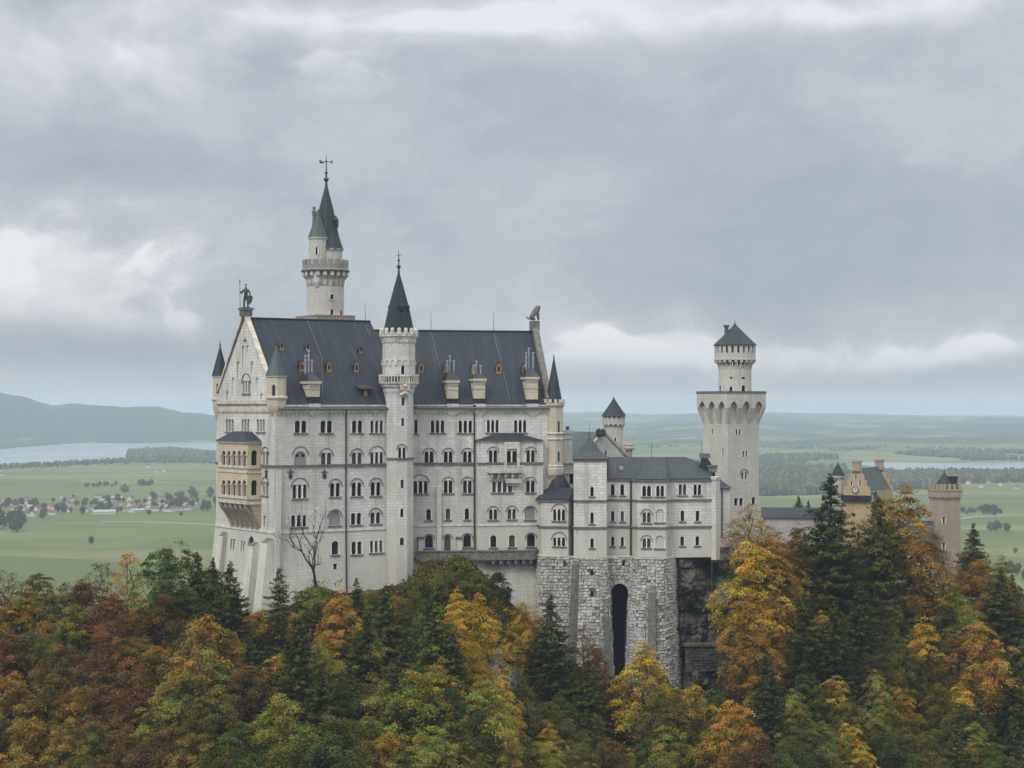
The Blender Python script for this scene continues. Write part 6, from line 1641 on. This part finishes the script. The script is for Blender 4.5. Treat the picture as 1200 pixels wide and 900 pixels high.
PROTO = {}
def proto(kind, var):
    key = (kind, var)
    if key in PROTO: return PROTO[key]
    nm = f"{kind}{var}"
    if kind == 'beech': H, (tr, cr) = 20.0, broad_tree(nm, 10 + var, 20, .37 - .02 * (var % 2), .14, 260, 118, .165, 1.12)
    elif kind == 'maple': H, (tr, cr) = 20.0, broad_tree(nm, 30 + var, 20, .25, .08, 205, 108, .16, .98, 'oval')
    elif kind == 'sparse': H, (tr, cr) = 20.0, broad_tree(nm, 50 + var, 20, .27, .16, 150, 38, .15, 1.2, 'oval')
    elif kind == 'bush': H, (tr, cr) = 7.0, broad_tree(nm, 70 + var, 7, .48, .02, 75, 100, .15, .85)
    elif kind == 'spruce': H, (tr, cr) = 24.0, spruce_tree(nm, 90 + var, 24, .175 + .015 * (var % 3), 50)
    elif kind == 'slim': H, (tr, cr) = 24.0, spruce_tree(nm, 120 + var, 24, .115, 40, .3, .85)
    else: H, (tr, cr) = 13.0, bare_tree(nm, 5, 13)
    to = tr.build("trunk", M['barkdark'] if kind in ('bare', 'sparse') else M['bark']); tm = to.data; bpy.data.objects.remove(to)
    PROTO[key] = (H, tm, cr); return PROTO[key]
NVAR = {'beech': 4, 'maple': 4, 'sparse': 3, 'bush': 3, 'spruce': 4, 'slim': 2, 'bare': 1}
COLS = {'rust': ((.128, .07, .028), "rust red"), 'brown': ((.135, .084, .028), "russet brown"), 'plum': ((.10, .062, .042), "dull plum brown"), 'gold': ((.37, .255, .03), "golden yellow"), 'orange': ((.30, .178, .032), "bright orange"),
        'amber': ((.25, .16, .03), "amber"), 'lime': ((.20, .195, .036), "yellow green"), 'green': ((.088, .105, .024), "mid green"), 'olive': ((.125, .118, .028), "olive green"), 'dark': ((.06, .07, .02), "deep green"), 'fir': ((.036, .047, .014), "dark green"), 'fir2': ((.054, .066, .019), "greyish green")}
NOUN = {'beech': "broad beech", 'maple': "upright maple", 'sparse': "thin-leaved tree", 'bush': "bush", 'spruce': "spruce", 'slim': "slim spruce", 'bare': "bare tree"}


def root_depth(px, py, h):
    """distance along this line of sight where a tree of height h, standing on the hill, just reaches the row"""
    prev = None; y = 232.0
    while y < 700:
        x = (px - CX) / F * y; g = ground_z(x, y) + h - zat(py, y)
        if prev is not None and prev < 0 <= g: return y
        prev = g; y += 2.0
    return None


def plant(kind, var, loc, h, col, rot, wide=1.0, rng_=random):
    H, tm, cm = proto(kind, var); s = h / H
    root = bpy.data.objects.new({'bush': "bush", 'spruce': "spruce_tree", 'slim': "spruce_tree"}.get(kind, "tree" if kind in ('bare',) else kind + "_tree" if kind != 'sparse' else "autumn_tree"), None); COL.objects.link(root)
    root.location = loc; root.rotation_euler = (rng_.uniform(-.04, .04), rng_.uniform(-.04, .04), rot); root.scale = (s * wide, s * wide, s)
    for nm, me in (("trunk", tm), ("crown", cm)):
        o = bpy.data.objects.new(nm, me); COL.objects.link(o); o.parent = root
        if nm == "crown":
            b = COLS[col][0]; k = rng_.uniform(.86, 1.14); hs = rng_.gauss(0, .06); o.color = (b[0] * k * (1 + hs), b[1] * k, b[2] * k * (1 - hs), 1)
    return root


TREES = [  # column, row of the top, kind, height in metres, colour
    (10, 664, 'sparse', 17, 'brown'), (44, 671, 'beech', 18, 'olive'), (78, 678, 'sparse', 15, 'plum'), (98, 676, 'beech', 16, 'rust'), (118, 656, 'sparse', 20, 'plum'), (150, 642, 'sparse', 22, 'amber'), (198, 633, 'beech', 22, 'green'), (233, 646, 'spruce', 19, 'fir2'), (250, 652, 'spruce', 18, 'fir'),
    (-12, 690, 'beech', 18, 'rust'), (22, 700, 'beech', 17, 'amber'), (62, 692, 'beech', 17, 'olive'), (92, 708, 'beech', 17, 'lime'), (130, 698, 'beech', 18, 'rust'), (163, 704, 'maple', 15, 'amber'), (190, 694, 'beech', 18, 'brown'), (216, 690, 'beech', 15, 'dark'), (274, 656, 'spruce', 25, 'fir'), (325, 664, 'slim', 22, 'fir'), (303, 712, 'bush', 7, 'orange'), (347, 715, 'bush', 7, 'amber'),
    (8, 738, 'beech', 19, 'rust'), (42, 730, 'beech', 18, 'olive'), (72, 752, 'beech', 18, 'brown'), (112, 752, 'sparse', 19, 'plum'), (148, 745, 'beech', 19, 'brown'), (180, 748, 'beech', 16, 'amber'), (245, 718, 'beech', 22, 'amber'), (215, 740, 'beech', 16, 'brown'), (300, 735, 'spruce', 22, 'fir'), (346, 722, 'spruce', 26, 'fir'), (398, 690, 'maple', 17, 'orange'), (372, 684, 'bush', 8, 'lime'), (355, 690, 'bush', 6, 'dark'), (418, 676, 'slim', 14, 'fir'),
    (20, 785, 'beech', 20, 'amber'), (60, 790, 'beech', 18, 'brown'), (88, 798, 'maple', 20, 'amber'), (128, 790, 'beech', 19, 'brown'), (165, 800, 'beech', 19, 'rust'), (205, 790, 'beech', 18, 'lime'), (255, 775, 'beech', 18, 'olive'), (290, 770, 'beech', 17, 'brown'), (322, 810, 'beech', 20, 'lime'), (375, 780, 'spruce', 20, 'fir'), (350, 790, 'spruce', 18, 'fir'), (398, 770, 'maple', 14, 'lime'), (415, 775, 'spruce', 18, 'fir'), (395, 800, 'beech', 13, 'dark'), (242, 815, 'beech', 18, 'olive'),
    (-5, 830, 'beech', 18, 'dark'), (35, 838, 'beech', 18, 'amber'), (75, 850, 'maple', 18, 'amber'), (112, 845, 'beech', 18, 'olive'), (150, 858, 'beech', 18, 'brown'), (190, 850, 'beech', 18, 'rust'), (228, 862, 'beech', 16, 'amber'), (275, 845, 'beech', 18, 'green'), (330, 860, 'beech', 16, 'olive'), (383, 835, 'beech', 19, 'green'), (430, 838, 'beech', 18, 'olive'), (405, 870, 'beech', 16, 'lime'),
    (448, 684, 'spruce', 22, 'fir2'), (436, 690, 'bush', 6, 'lime'), (478, 692, 'maple', 15, 'olive'), (510, 682, 'spruce', 26, 'fir2'), (496, 678, 'bush', 7, 'green'), (537, 666, 'bush', 7, 'green'), (518, 669, 'bush', 6, 'olive'), (468, 698, 'bush', 6, 'amber'), (560, 668, 'bush', 6, 'olive'), (536, 690, 'maple', 11, 'gold'), (556, 694, 'maple', 17, 'gold'), (549, 748, 'maple', 14, 'gold'), (583, 668, 'bush', 7, 'dark'), (578, 720, 'bush', 6, 'olive'),
    (427, 720, 'spruce', 20, 'fir'), (470, 745, 'spruce', 18, 'fir'), (530, 740, 'spruce', 18, 'fir'), (482, 783, 'beech', 20, 'lime'), (440, 795, 'beech', 15, 'olive'), (566, 796, 'beech', 20, 'lime'), (524, 800, 'beech', 15, 'dark'), (455, 856, 'beech', 16, 'amber'), (505, 850, 'beech', 16, 'lime'), (548, 862, 'beech', 15, 'olive'), (595, 848, 'beech', 14, 'olive'), (580, 880, 'beech', 14, 'lime'), (480, 880, 'beech', 14, 'green'),
    (613, 702, 'maple', 13, 'gold'), (628, 716, 'maple', 11, 'orange'), (650, 696, 'spruce', 25, 'fir'), (632, 735, 'spruce', 16, 'fir2'), (683, 730, 'sparse', 15, 'rust'), (697, 752, 'maple', 13, 'brown'), (707, 782, 'maple', 12, 'brown'), (736, 802, 'maple', 12, 'olive'), (722, 822, 'bush', 7, 'olive'), (670, 786, 'bush', 8, 'rust'), (690, 772, 'spruce', 17, 'fir'), (612, 790, 'sparse', 12, 'olive'), (640, 820, 'beech', 13, 'olive'), (665, 838, 'sparse', 13, 'brown'), (702, 835, 'sparse', 13, 'olive'), (628, 868, 'beech', 14, 'lime'), (670, 872, 'beech', 13, 'olive'), (712, 862, 'beech', 13, 'brown'), (737, 876, 'maple', 11, 'gold'),
    (758, 750, 'maple', 19, 'gold'), (745, 812, 'beech', 12, 'dark'), (778, 800, 'beech', 15, 'olive'), (812, 800, 'beech', 17, 'gold'), (838, 806, 'bush', 8, 'green'), (785, 850, 'beech', 15, 'lime'), (830, 850, 'beech', 15, 'lime'), (805, 870, 'beech', 13, 'olive'), (760, 868, 'beech', 13, 'green'),
    (876, 584, 'sparse', 22, 'amber'), (884, 628, 'maple', 22, 'gold'), (905, 640, 'maple', 17, 'amber'), (880, 690, 'maple', 20, 'orange'), (866, 672, 'sparse', 12, 'brown'), (908, 612, 'sparse', 16, 'rust'), (936, 612, 'maple', 14, 'brown'), (958, 606, 'sparse', 18, 'rust'), (918, 650, 'maple', 15, 'amber'), (900, 622, 'sparse', 15, 'brown'), (990, 640, 'spruce', 24, 'fir'), (955, 660, 'maple', 15, 'amber'), (912, 735, 'maple', 12, 'orange'), (902, 760, 'spruce', 19, 'fir'), (928, 640, 'sparse', 14, 'rust'), (947, 628, 'sparse', 17, 'rust'), (930, 670, 'sparse', 14, 'brown'), (867, 815, 'maple', 18, 'orange'), (848, 830, 'maple', 14, 'amber'), (890, 858, 'maple', 15, 'rust'), (868, 875, 'beech', 13, 'brown'), (888, 790, 'bush', 6, 'gold'),
    (971, 553, 'spruce', 38, 'fir'), (945, 690, 'spruce', 26, 'fir'), (975, 700, 'spruce', 24, 'fir'), (1003, 608, 'sparse', 22, 'rust'), (1032, 575, 'spruce', 36, 'fir2'), (1058, 566, 'maple', 30, 'orange'), (1010, 680, 'spruce', 24, 'fir'), (1082, 628, 'sparse', 18, 'rust'), (1016, 640, 'maple', 18, 'brown'), (1107, 640, 'sparse', 18, 'brown'), (1092, 668, 'slim', 12, 'fir'),
    (1141, 612, 'spruce', 20, 'fir'), (1134, 640, 'sparse', 15, 'plum'), (1152, 655, 'beech', 17, 'amber'), (1168, 664, 'spruce', 25, 'fir'), (1187, 672, 'spruce', 24, 'fir2'), (1210, 690, 'spruce', 22, 'fir'), (1176, 650, 'maple', 16, 'lime'), (1118, 690, 'beech', 17, 'lime'), (1042, 700, 'maple', 14, 'lime'), (1240, 660, 'spruce', 22, 'fir'), (862, 618, 'sparse', 18, 'amber'), (890, 602, 'sparse', 20, 'amber'), (905, 622, 'maple', 17, 'amber'), (1262, 690, 'beech', 17, 'olive'), (1285, 700, 'maple', 17, 'amber'), (1250, 740, 'beech', 17, 'lime'), (1030, 705, 'sparse', 14, 'olive'), (1085, 722, 'maple', 19, 'gold'), (1152, 728, 'beech', 20, 'orange'), (1118, 742, 'beech', 16, 'brown'), (1182, 768, 'spruce', 24, 'fir'), (1205, 740, 'beech', 17, 'olive'),
    (1050, 745, 'beech', 15, 'olive'), (1020, 762, 'sparse', 13, 'brown'), (975, 788, 'maple', 14, 'gold'), (932, 806, 'maple', 14, 'lime'), (1000, 822, 'beech', 14, 'olive'), (960, 845, 'beech', 14, 'olive'), (1058, 806, 'maple', 15, 'amber'), (1098, 800, 'beech', 15, 'olive'), (1130, 800, 'maple', 16, 'gold'), (1150, 815, 'spruce', 20, 'fir'), (1040, 850, 'beech', 14, 'dark'), (1085, 855, 'beech', 14, 'olive'), (1120, 848, 'spruce', 16, 'fir2'), (1190, 838, 'spruce', 18, 'fir'), (925, 862, 'beech', 13, 'green'), (1010, 872, 'maple', 12, 'gold'), (1165, 870, 'beech', 14, 'green'), (1210, 800, 'beech', 16, 'amber'), (955, 760, 'bush', 6, 'dark'), (985, 742, 'bush', 6, 'dark'),
]
# smaller neighbours that fill the gaps between the listed crowns
_fr = random.Random(12); _n0 = len(TREES); _try = 0
while len(TREES) - _n0 < 72 and _try < 20000:
    _try += 1; px, py = _fr.uniform(-15, 1215), _fr.uniform(702, 884)
    if 225 < px < 480 and py < 735: continue
    if 590 < px < 875 and py < 790: continue
    if 700 < px < 740 and py < 845: continue
    if any(abs(px - t[0]) + abs(py - t[1]) * 1.15 < 27 for t in TREES): continue
    pal = ('olive', 'amber', 'lime', 'brown', 'olive', 'green') if px < 300 else ('lime', 'olive', 'gold', 'green', 'lime', 'amber') if px < 760 else ('olive', 'lime', 'gold', 'green', 'amber', 'brown')
    k = _fr.random(); kind = 'maple' if k < .62 else 'slim' if k < .76 else 'beech'
    TREES.append((px, py, kind, _fr.uniform(11, 15), 'fir2' if kind == 'slim' else _fr.choice(pal)))
# named places a tree can be found by: column, row, words
MARKS = [(20, 650, "the valley meadow"), (250, 690, "the west wall"), (322, 700, "the palace corner"), (372, 640, "the bare tree"), (420, 680, "the long drainpipe"), (467, 690, "the stair tower"), (535, 665, "the terrace parapet"), (600, 690, "the terrace corbels"), (665, 740, "the rusticated base"), (726, 760, "the arched recess"), (830, 720, "the dark cliff"), (880, 640, "the square tower"), (930, 620, "the gallery wing"), (1005, 600, "the clock gable"), (1075, 670, "the gatehouse hall"), (1107, 640, "the gate tower"), (1185, 650, "the eastern pasture")]
tr_ = random.Random(99); placed = []
for i, (px, py, kind, h, col) in enumerate(TREES):
    if kind in ('beech', 'maple'): h *= 1.12
    D = root_depth(px, py, h); 
    if D is None: D = 400.0
    x = (px - CX) / F * D; z_ = ground_z(x, D)
    h_ = max(h * .8, zat(py, D) - z_ + .4)
    o = plant(kind, i % NVAR[kind], (x, D, z_ - .4), h_, col, tr_.uniform(0, 6.28), tr_.uniform(.92, 1.15) * (.94 if kind == 'beech' else 1.0), tr_)
    placed.append((o, px, py, kind, h, col, D))
bt = plant('bare', 0, (*at(371, 377), -37.0), 14.5, 'brown', .6, 1.0, tr_); tag(bt, "leafless dark tree with bare branches against the palace's white wall", "tree")

for k, (px, py, h) in enumerate([(829, 690, 1.8), (822, 716, 2.2), (852, 668, 1.6), (843, 738, 2.4), (861, 706, 2.6)]):
    o = plant('bush', k % 3, W(px, py, 402.2), h, ('olive', 'lime', 'olive', 'amber', 'brown')[k], k * 1.3, 1.2, tr_)
    placed.append((o, px, py, 'bush', h, ('olive', 'lime', 'olive', 'amber', 'brown')[k], 402.2))


def describe():
    from collections import Counter
    def base(t):
        o, px, py, kind, h, col, D = t; m = min(MARKS, key=lambda q: ((q[0] - px) * 1.3) ** 2 + (q[1] - py) ** 2); dx, dy = px - m[0], py - m[1]
        rel = "beside" if abs(dx) < 26 and abs(dy) < 30 else ("far below" if dy > 120 else "below") if dy > 30 and dy > abs(dx) * .8 else "left of" if dx < -10 else "right of" if dx > 10 else "in front of"
        return f"{COLS[col][1]} {NOUN[kind]}", f"{rel} {m[2]}"
    def neigh(t, k=0):
        d = sorted((abs(q[1] - t[1]) + abs(q[2] - t[2]) * 1.2, i) for i, q in enumerate(placed) if q[0] is not t[0] and (q[5], q[3]) != (t[5], t[3]))
        q = placed[d[k][1]]; return f"{COLS[q[5]][1]} {NOUN[q[3]]}", ("above" if q[2] - t[2] > 28 else "below" if t[2] - q[2] > 28 else "left of" if q[1] > t[1] else "right of")
    lab = {}
    for t in placed: a, b = base(t); lab[t[0].name] = f"{a} {b}"
    for rnd in range(3):
        cnt = Counter(lab.values())
        for t in placed:
            if cnt[lab[t[0].name]] > 1:
                a, b = base(t); n1, r1 = neigh(t, rnd); lab[t[0].name] = f"{a} {b}, {r1} {'an' if n1[0] in 'aeiou' else 'a'} {n1}"
    cnt = Counter(lab.values())
    for l, c in cnt.items():
        if c > 1:
            g = sorted((t for t in placed if lab[t[0].name] == l), key=lambda t: t[1]); words_ = ["first", "second", "third", "fourth", "fifth", "sixth"]
            for i, t in enumerate(g): a, b = base(t); lab[t[0].name] = f"{a} {b}, {words_[i]} of {len(g)} from left"
    for t in placed:
        w_ = lab[t[0].name].split()
        if len(w_) > 16 and ',' in lab[t[0].name]: lab[t[0].name] = lab[t[0].name].replace('dull plum brown', 'plum brown').replace('bright orange', 'orange')
        if len(w_) > 16: lab[t[0].name] = ' '.join(w_).replace(' the ', ' ').replace(' a ', ' ').replace(' an ', ' ').replace('thin-leaved tree', 'thin tree')
    for t in placed:
        tag(t[0], lab[t[0].name], "bush" if t[3] == 'bush' else "tree", "bushes on the castle hill" if t[3] == 'bush' else "trees on the castle hill")
describe()

# ---- undergrowth: saplings and shrubs between the trunks, nobody could count it
def undergrowth():
    global _n_foot
    r_ = np.random.default_rng(4); cen, out, cl = [], [], []
    pal = np.array([COLS[k][0] for k in ('olive', 'dark', 'brown', 'green', 'amber', 'olive', 'lime', 'dark')])
    while len(cen) < 9500:
        u = r_.uniform(-170, 1430); y = r_.uniform(262, 452); foot = len(cen) < 1900
        if foot: u = r_.uniform(215, 660) if r_.random() < .7 else r_.uniform(855, 1230)
        x = (u - CX) / F * y; yf = np.interp(u, _fx, _fy)
        if foot: y = yf - abs(r_.normal()) * 7 - .5; x = (u - CX) / F * y
        if y > yf - .3 and 225 < u < 885: continue
        if 800 < u < 862 and y > 375: continue
        if 712 < u < 738 and y > 345: continue
        n = mnoise.noise(Vector((x * .09, y * .09, 2.0)))
        if n < -.12 and not foot: continue
        z_ = ground_z(x, y); hh = r_.uniform(.1, 1.0) if foot else r_.uniform(.3, 3.2)
        cen.append([x, y, z_ + hh]); out.append([0, -.5, .5]); cl.append(pal[int(r_.integers(len(pal)))])
    P, Nn, S, C = [], [], [], []
    for c, o, k in zip(cen, out, cl):
        p, n, s, q = spray_set([np.array(c)], [np.array(o)], r_, 30, 1.25, .5, .24); P.append(p); Nn.append(n); S.append(s); C.append(q * k)
    me = leaf_mesh("undergrowth", np.concatenate(P), np.concatenate(Nn), np.concatenate(S), np.concatenate(C), M['leaf'])
    o = bpy.data.objects.new("undergrowth", me); COL.objects.link(o); tag(o, kind='stuff')
undergrowth()
# ------------------------------------------------------------------ valley: villages, trees, copses, woods and a road
VT = []
def valley_tree_mesh(k):
    r_ = np.random.default_rng(200 + k); H = 11.0; n = 260; d = r_.normal(size=(n, 3)); d /= np.linalg.norm(d, axis=1, keepdims=True); rr_ = r_.uniform(.45, 1, n) ** .6
    wv = 1 + .25 * np.sin(d[:, 0] * 4 + k) * np.cos(d[:, 1] * 5 + k)
    p = d * rr_[:, None] * wv[:, None] * np.array([3.9, 3.9, 4.6]) + np.array([0, 0, 6.2]); p = p[p[:, 2] > 1.2]; n = len(p)
    me = leaf_mesh(f"valley_leaves{k}", p, d[:n] + r_.normal(size=(n, 3)) * .5, r_.uniform(.5, 1.1, n), r_.uniform(.65, 1.3, (n, 1)) * np.ones((1, 3)), M['leaf']); return me
VT = [valley_tree_mesh(k) for k in range(3)]
_t = MB(); _t.tube([(0, 0, -.5), (0, 0, 5)], [.35, .15], 5); _o = _t.build("trunk", M['bark']); VTRUNK = _o.data; bpy.data.objects.remove(_o)
vr = random.Random(31)
VCOL = [(.03, .045, .02), (.04, .05, .022), (.07, .06, .025), (.09, .055, .025), (.05, .065, .025)]
def vtree(px, py, h, label, group=None, col=None):
    p = on_plain(px, py); o = bpy.data.objects.new("valley_tree", None); COL.objects.link(o); o.location = p; s = h / 11.0; o.scale = (s * vr.uniform(.9, 1.25), s, s); o.rotation_euler = (0, 0, vr.uniform(0, 6))
    for nm, me in (("trunk", VTRUNK), ("crown", VT[vr.randrange(3)])):
        c = bpy.data.objects.new(nm, me); COL.objects.link(c); c.parent = o
        if nm == "crown": c.color = (*(col or vr.choice(VCOL)), 1)
    tag(o, label, "tree", group); return o
vtree(107, 639, 12, "lone dark round tree standing alone in the green valley meadow")
vtree(175, 604.5, 11, "lone roadside tree beside the pale valley road"); vtree(212, 605.5, 9, "small bush-like tree near the east end of the pale valley road")
for k in range(17): vtree(vr.uniform(-12, 29), vr.uniform(612, 624), vr.uniform(16, 24), "dark tree in the dense copse beside the red-roofed village", "trees of the valley copse")
for k in range(95):
    u = vr.uniform(-10, 240); vtree(u, vr.uniform(586, 603) + (6 if u < 60 else 0) - (u > 150) * 3, vr.uniform(9, 17), "dark green tree standing among the valley village's houses", "trees between the village houses")
for k in range(14): vtree(vr.uniform(205, 262), vr.uniform(582, 600), vr.uniform(14, 24), "dark tree in the loose grove at the village's end", "trees of the village grove")
for k in range(9): vtree(100 + k * 4.4 + vr.uniform(-1, 1), 572 + vr.uniform(-1, 1) - k * .25, vr.uniform(8, 13), "small dark hedgerow tree crossing the meadow behind the village", "hedgerow behind the village")
for k in range(7): vtree(163 + k * 2.4, 570 + vr.uniform(-1, 1), vr.uniform(11, 16), "dark tree in the little clump on the meadow before the lake", "meadow clump before the lake")
vtree(146, 580, 22, "tall dark oval tree rising behind the village houses")
# right side
for k in range(8): vtree(1160 + vr.uniform(-7, 9), 604 + vr.uniform(-2, 1), vr.uniform(10, 18), "dark tree of the compact copse on the pasture behind the gate tower", "pasture copse")
for k in range(12): vtree(1124 + k * 4.4, 601 + vr.uniform(-3, 3), vr.uniform(7, 14), "small tree in the hedge line crossing the pasture", "pasture hedge line")
for k in range(6): vtree(1160 + vr.uniform(0, 22), 622 + vr.uniform(-1, 2), vr.uniform(8, 15), "dark tree in the lower pasture hedge", "lower pasture hedge")
vtree(1190, 649, 8, "round bush-like tree alone on the lower pasture")
for k in range(9): vtree(1180 + vr.uniform(0, 34), 676 + vr.uniform(-6, 10), vr.uniform(9, 15), "tree in the dark grove where the pasture meets the castle wood", "grove below the pasture")
for px, h in ((936, 9), (947, 7.5)):
    D = 560; z_ = zat(616, D); o = plant('spruce', 1, (*at(px, D), z_), h, 'fir', px, 1.0, vr); tag(o, "small spruce rising behind the gallery wing's roof, " + ("taller of two" if h == 9 else "shorter of two"), "tree")

# houses
def house_mesh(k, w, l, h, rp, wall, roof):
    mb = MB(); mb.prism([(-l / 2, -w / 2), (l / 2, -w / 2), (l / 2, w / 2), (-l / 2, w / 2)], 0, h)
    e = .8; mb.face([(-l / 2 - e, -w / 2 - e, h - .3), (l / 2 + e, -w / 2 - e, h - .3), (l / 2 + e, 0, h + rp), (-l / 2 - e, 0, h + rp)], mi=1); mb.face([(l / 2 + e, w / 2 + e, h - .3), (-l / 2 - e, w / 2 + e, h - .3), (-l / 2 - e, 0, h + rp), (l / 2 + e, 0, h + rp)], mi=1)
    for sx in (-1, 1): q = [(sx * l / 2, -w / 2, h), (sx * l / 2, w / 2, h), (sx * l / 2, 0, h + rp - .2)]; mb.face(q if sx > 0 else q[::-1])
    o = mb.build("house", [wall, roof]); me = o.data; bpy.data.objects.remove(o); return me
M['hwall'] = plain("house_render", (0.5, 0.48, 0.45), .9, .12, .2)
M['rred'] = plain("red_tile_roof", (0.15, 0.07, 0.048), .9, .3, .15); M['rbrown'] = plain("brown_tile_roof", (0.10, 0.075, 0.06), .9, .3, .15); M['rgrey'] = plain("grey_sheet_roof", (0.30, 0.31, 0.33), .8, .2, .15)
HM = [(house_mesh(0, 9, 14, 5.5, 4, M['hwall'], M['rred']), "red"), (house_mesh(1, 10, 12, 5.5, 4.2, M['hwall'], M['rbrown']), "brown"), (house_mesh(2, 15, 38, 5, 3, M['hwall'], M['rgrey']), "grey"), (house_mesh(3, 12, 24, 6, 4, M['hwall'], M['rred']), "long red")]
def house(px, py, k, where, group):
    o = bpy.data.objects.new("house", HM[k][0]); COL.objects.link(o); o.location = on_plain(px, py) - Vector((0, 0, .1)); o.rotation_euler = (0, 0, vr.choice([0, R(90), R(20), R(-25), R(60)]) + vr.uniform(-.2, .2)); s = vr.uniform(.7, 1.0); o.scale = (s, s, s)
    tag(o, f"small white house with a {HM[k][1]} roof {where}", "house", group)
spots = []
while len(spots) < 78:
    u = vr.uniform(-12, 232); lo, hi = (585, 608) if u < 62 else (583, 602) if u < 110 else (583, 600)
    y = vr.uniform(lo, hi)
    if all(abs(u - a) * 1.0 + abs(y - b) * 1.8 > 5.5 for a, b in spots): spots.append((u, y))
for u, y in spots: house(u, y, 0 if vr.random() < .5 else 1 if vr.random() < .5 else 3 if vr.random() < .6 else 2, "in the valley village west of the palace", "houses of the valley village")
for u, y in ((160, 600), (182, 597), (196, 596.5), (205, 596), (122, 602.5), (214, 597)): house(u, y, 2, "at the valley village's meadow edge", "long sheds of the valley village")
for u, y in ((185, 553.5), (192, 553), (174, 548), (3, 557.5)): house(u, y, 1, "alone in the meadows before the lake", "meadow farms before the lake")
for k in range(24): house(vr.uniform(905, 1000), vr.uniform(562, 578), vr.randrange(2), "in the hamlet behind the gallery wing", "houses of the eastern hamlet")
for k in range(9): house(vr.uniform(1120, 1198), vr.uniform(563, 574), vr.randrange(2), "on the plain by the eastern lake", "houses by the eastern lake")

# roads
M['road'] = plain("pale_gravel_road", (0.30, 0.29, 0.26), .9, .15, .05)
def road(pts, w):
    q = [on_plain(*p) for p in pts]; L, Rr = [], []
    for i, p in enumerate(q):
        d = (q[min(i + 1, len(q) - 1)] - q[max(i - 1, 0)]).normalized(); n = Vector((-d.y, d.x, 0)); L.append(p + n * w / 2 + Vector((0, 0, .06))); Rr.append(p - n * w / 2 + Vector((0, 0, .06)))
    mb = MB(); mb.quad_strip(Rr, L); tag(mb.build("road", M['road']), kind='structure')
road([(118, 611), (150, 611), (200, 612.5), (262, 615)], 9)
road([(1110, 610), (1140, 606), (1175, 604)], 7)

# woods far out on the plain: read as one mass
def far_woods():
    r_ = np.random.default_rng(77); P, Hh, Cc = [], [], []
    pal = np.array([(.042, .055, .03), (.054, .066, .032), (.10, .10, .042), (.135, .108, .044), (.064, .074, .036)])
    def add(u, py, h):
        D = pd(py); P.append(((u - CX) / F * D, D)); Hh.append(h); Cc.append(pal[r_.choice(5, p=[.28, .27, .2, .12, .13])] * r_.uniform(.75, 1.25))
    while len(P) < 12000:
        u = r_.uniform(-30, 1230) if r_.random() < .12 else r_.uniform(660, 1230); py = r_.uniform(508, 606)
        if 262 < u < 655: continue
        D = pd(py); x = (u - CX) / F * D; n = mnoise.fractal(Vector((x * .0016, D * .0011, 4.4)), 1.0, 2.0, 4, noise_basis='PERLIN_ORIGINAL')
        if u < 262:
            if not (548 < py < 560 and n > .18 and u < 120): continue
        else:
            if u > 990 and 540 < py < 560 and not (py > 557 and n > -.1): continue
            thr = .17 + (.26 if py > 585 else 0) - (.12 if 560 < py < 580 else 0)
            if n < thr: continue
            if py > 596 and u > 1100: continue
        add(u, py, r_.uniform(11, 23))
    for _ in range(2600):                                        # spit of wood in the lake, shore trees
        u = r_.uniform(150, 262); t = (u - 150) / 112; py = r_.uniform(531, 542 - 3 * abs(t - .6)); add(u, py, r_.uniform(16, 28) * (.6 + .4 * math.sin(math.pi * min(1, t * 1.1 + .1))))
    for _ in range(700): u = r_.uniform(-20, 262); add(u, np.interp(u, [-20, 55, 100, 150, 262], [549, 545, 542.5, 540, 541]) + abs(r_.normal()) * 1.2, r_.uniform(7, 15))
    for _ in range(900): u = r_.uniform(1040, 1215); add(u, 559 + abs(r_.normal()) * 2.0, r_.uniform(10, 22))
    n = len(P); P = np.array(P); Hh = np.array(Hh); Cc = np.array(Cc); S = 5
    prof = [(.30, .0), (.42, .35), (.26, .72)]; V = np.zeros((n, S * 3 + 1, 3), np.float32)
    ph = r_.uniform(0, 6.28, n)
    for i, (rad, zz) in enumerate(prof):
        for k in range(S):
            a = ph + 6.283 * k / S + i * .5; w_ = rad * Hh * r_.uniform(.75, 1.25, n); V[:, i * S + k, 0] = P[:, 0] + np.cos(a) * w_; V[:, i * S + k, 1] = P[:, 1] + np.sin(a) * w_; V[:, i * S + k, 2] = PLAIN + zz * Hh * r_.uniform(.9, 1.1, n)
    V[:, -1, 0] = P[:, 0]; V[:, -1, 1] = P[:, 1]; V[:, -1, 2] = PLAIN + Hh
    tr_i = []
    for i in range(2):
        for k in range(S): a, b, c, d = i * S + k, i * S + (k + 1) % S, (i + 1) * S + (k + 1) % S, (i + 1) * S + k; tr_i += [(a, b, c), (a, c, d)]
    for k in range(S): tr_i.append((2 * S + k, 2 * S + (k + 1) % S, 3 * S))
    T = np.array(tr_i, np.int32); m = S * 3 + 1; Fc = (T[None] + (np.arange(n, dtype=np.int32) * m)[:, None, None]).reshape(-1)
    me = bpy.data.meshes.new("far_woodland"); me.vertices.add(n * m); me.vertices.foreach_set("co", V.ravel()); nt_ = n * len(T); me.loops.add(nt_ * 3); me.loops.foreach_set("vertex_index", Fc.astype(np.int32)); me.polygons.add(nt_)
    me.polygons.foreach_set("loop_start", np.arange(0, nt_ * 3, 3, dtype=np.int32)); me.polygons.foreach_set("loop_total", np.full(nt_, 3, np.int32))
    at_ = me.color_attributes.new("Col", 'FLOAT_COLOR', 'POINT'); c4 = np.ones((n * m, 4), np.float32); c4[:, :3] = np.repeat(Cc, m, 0); at_.data.foreach_set("color", c4.ravel()); me.materials.append(M['leaf']); me.update(calc_edges=True)
    o = bpy.data.objects.new("far_woodland", me); COL.objects.link(o); tag(o, kind='stuff')
far_woods()
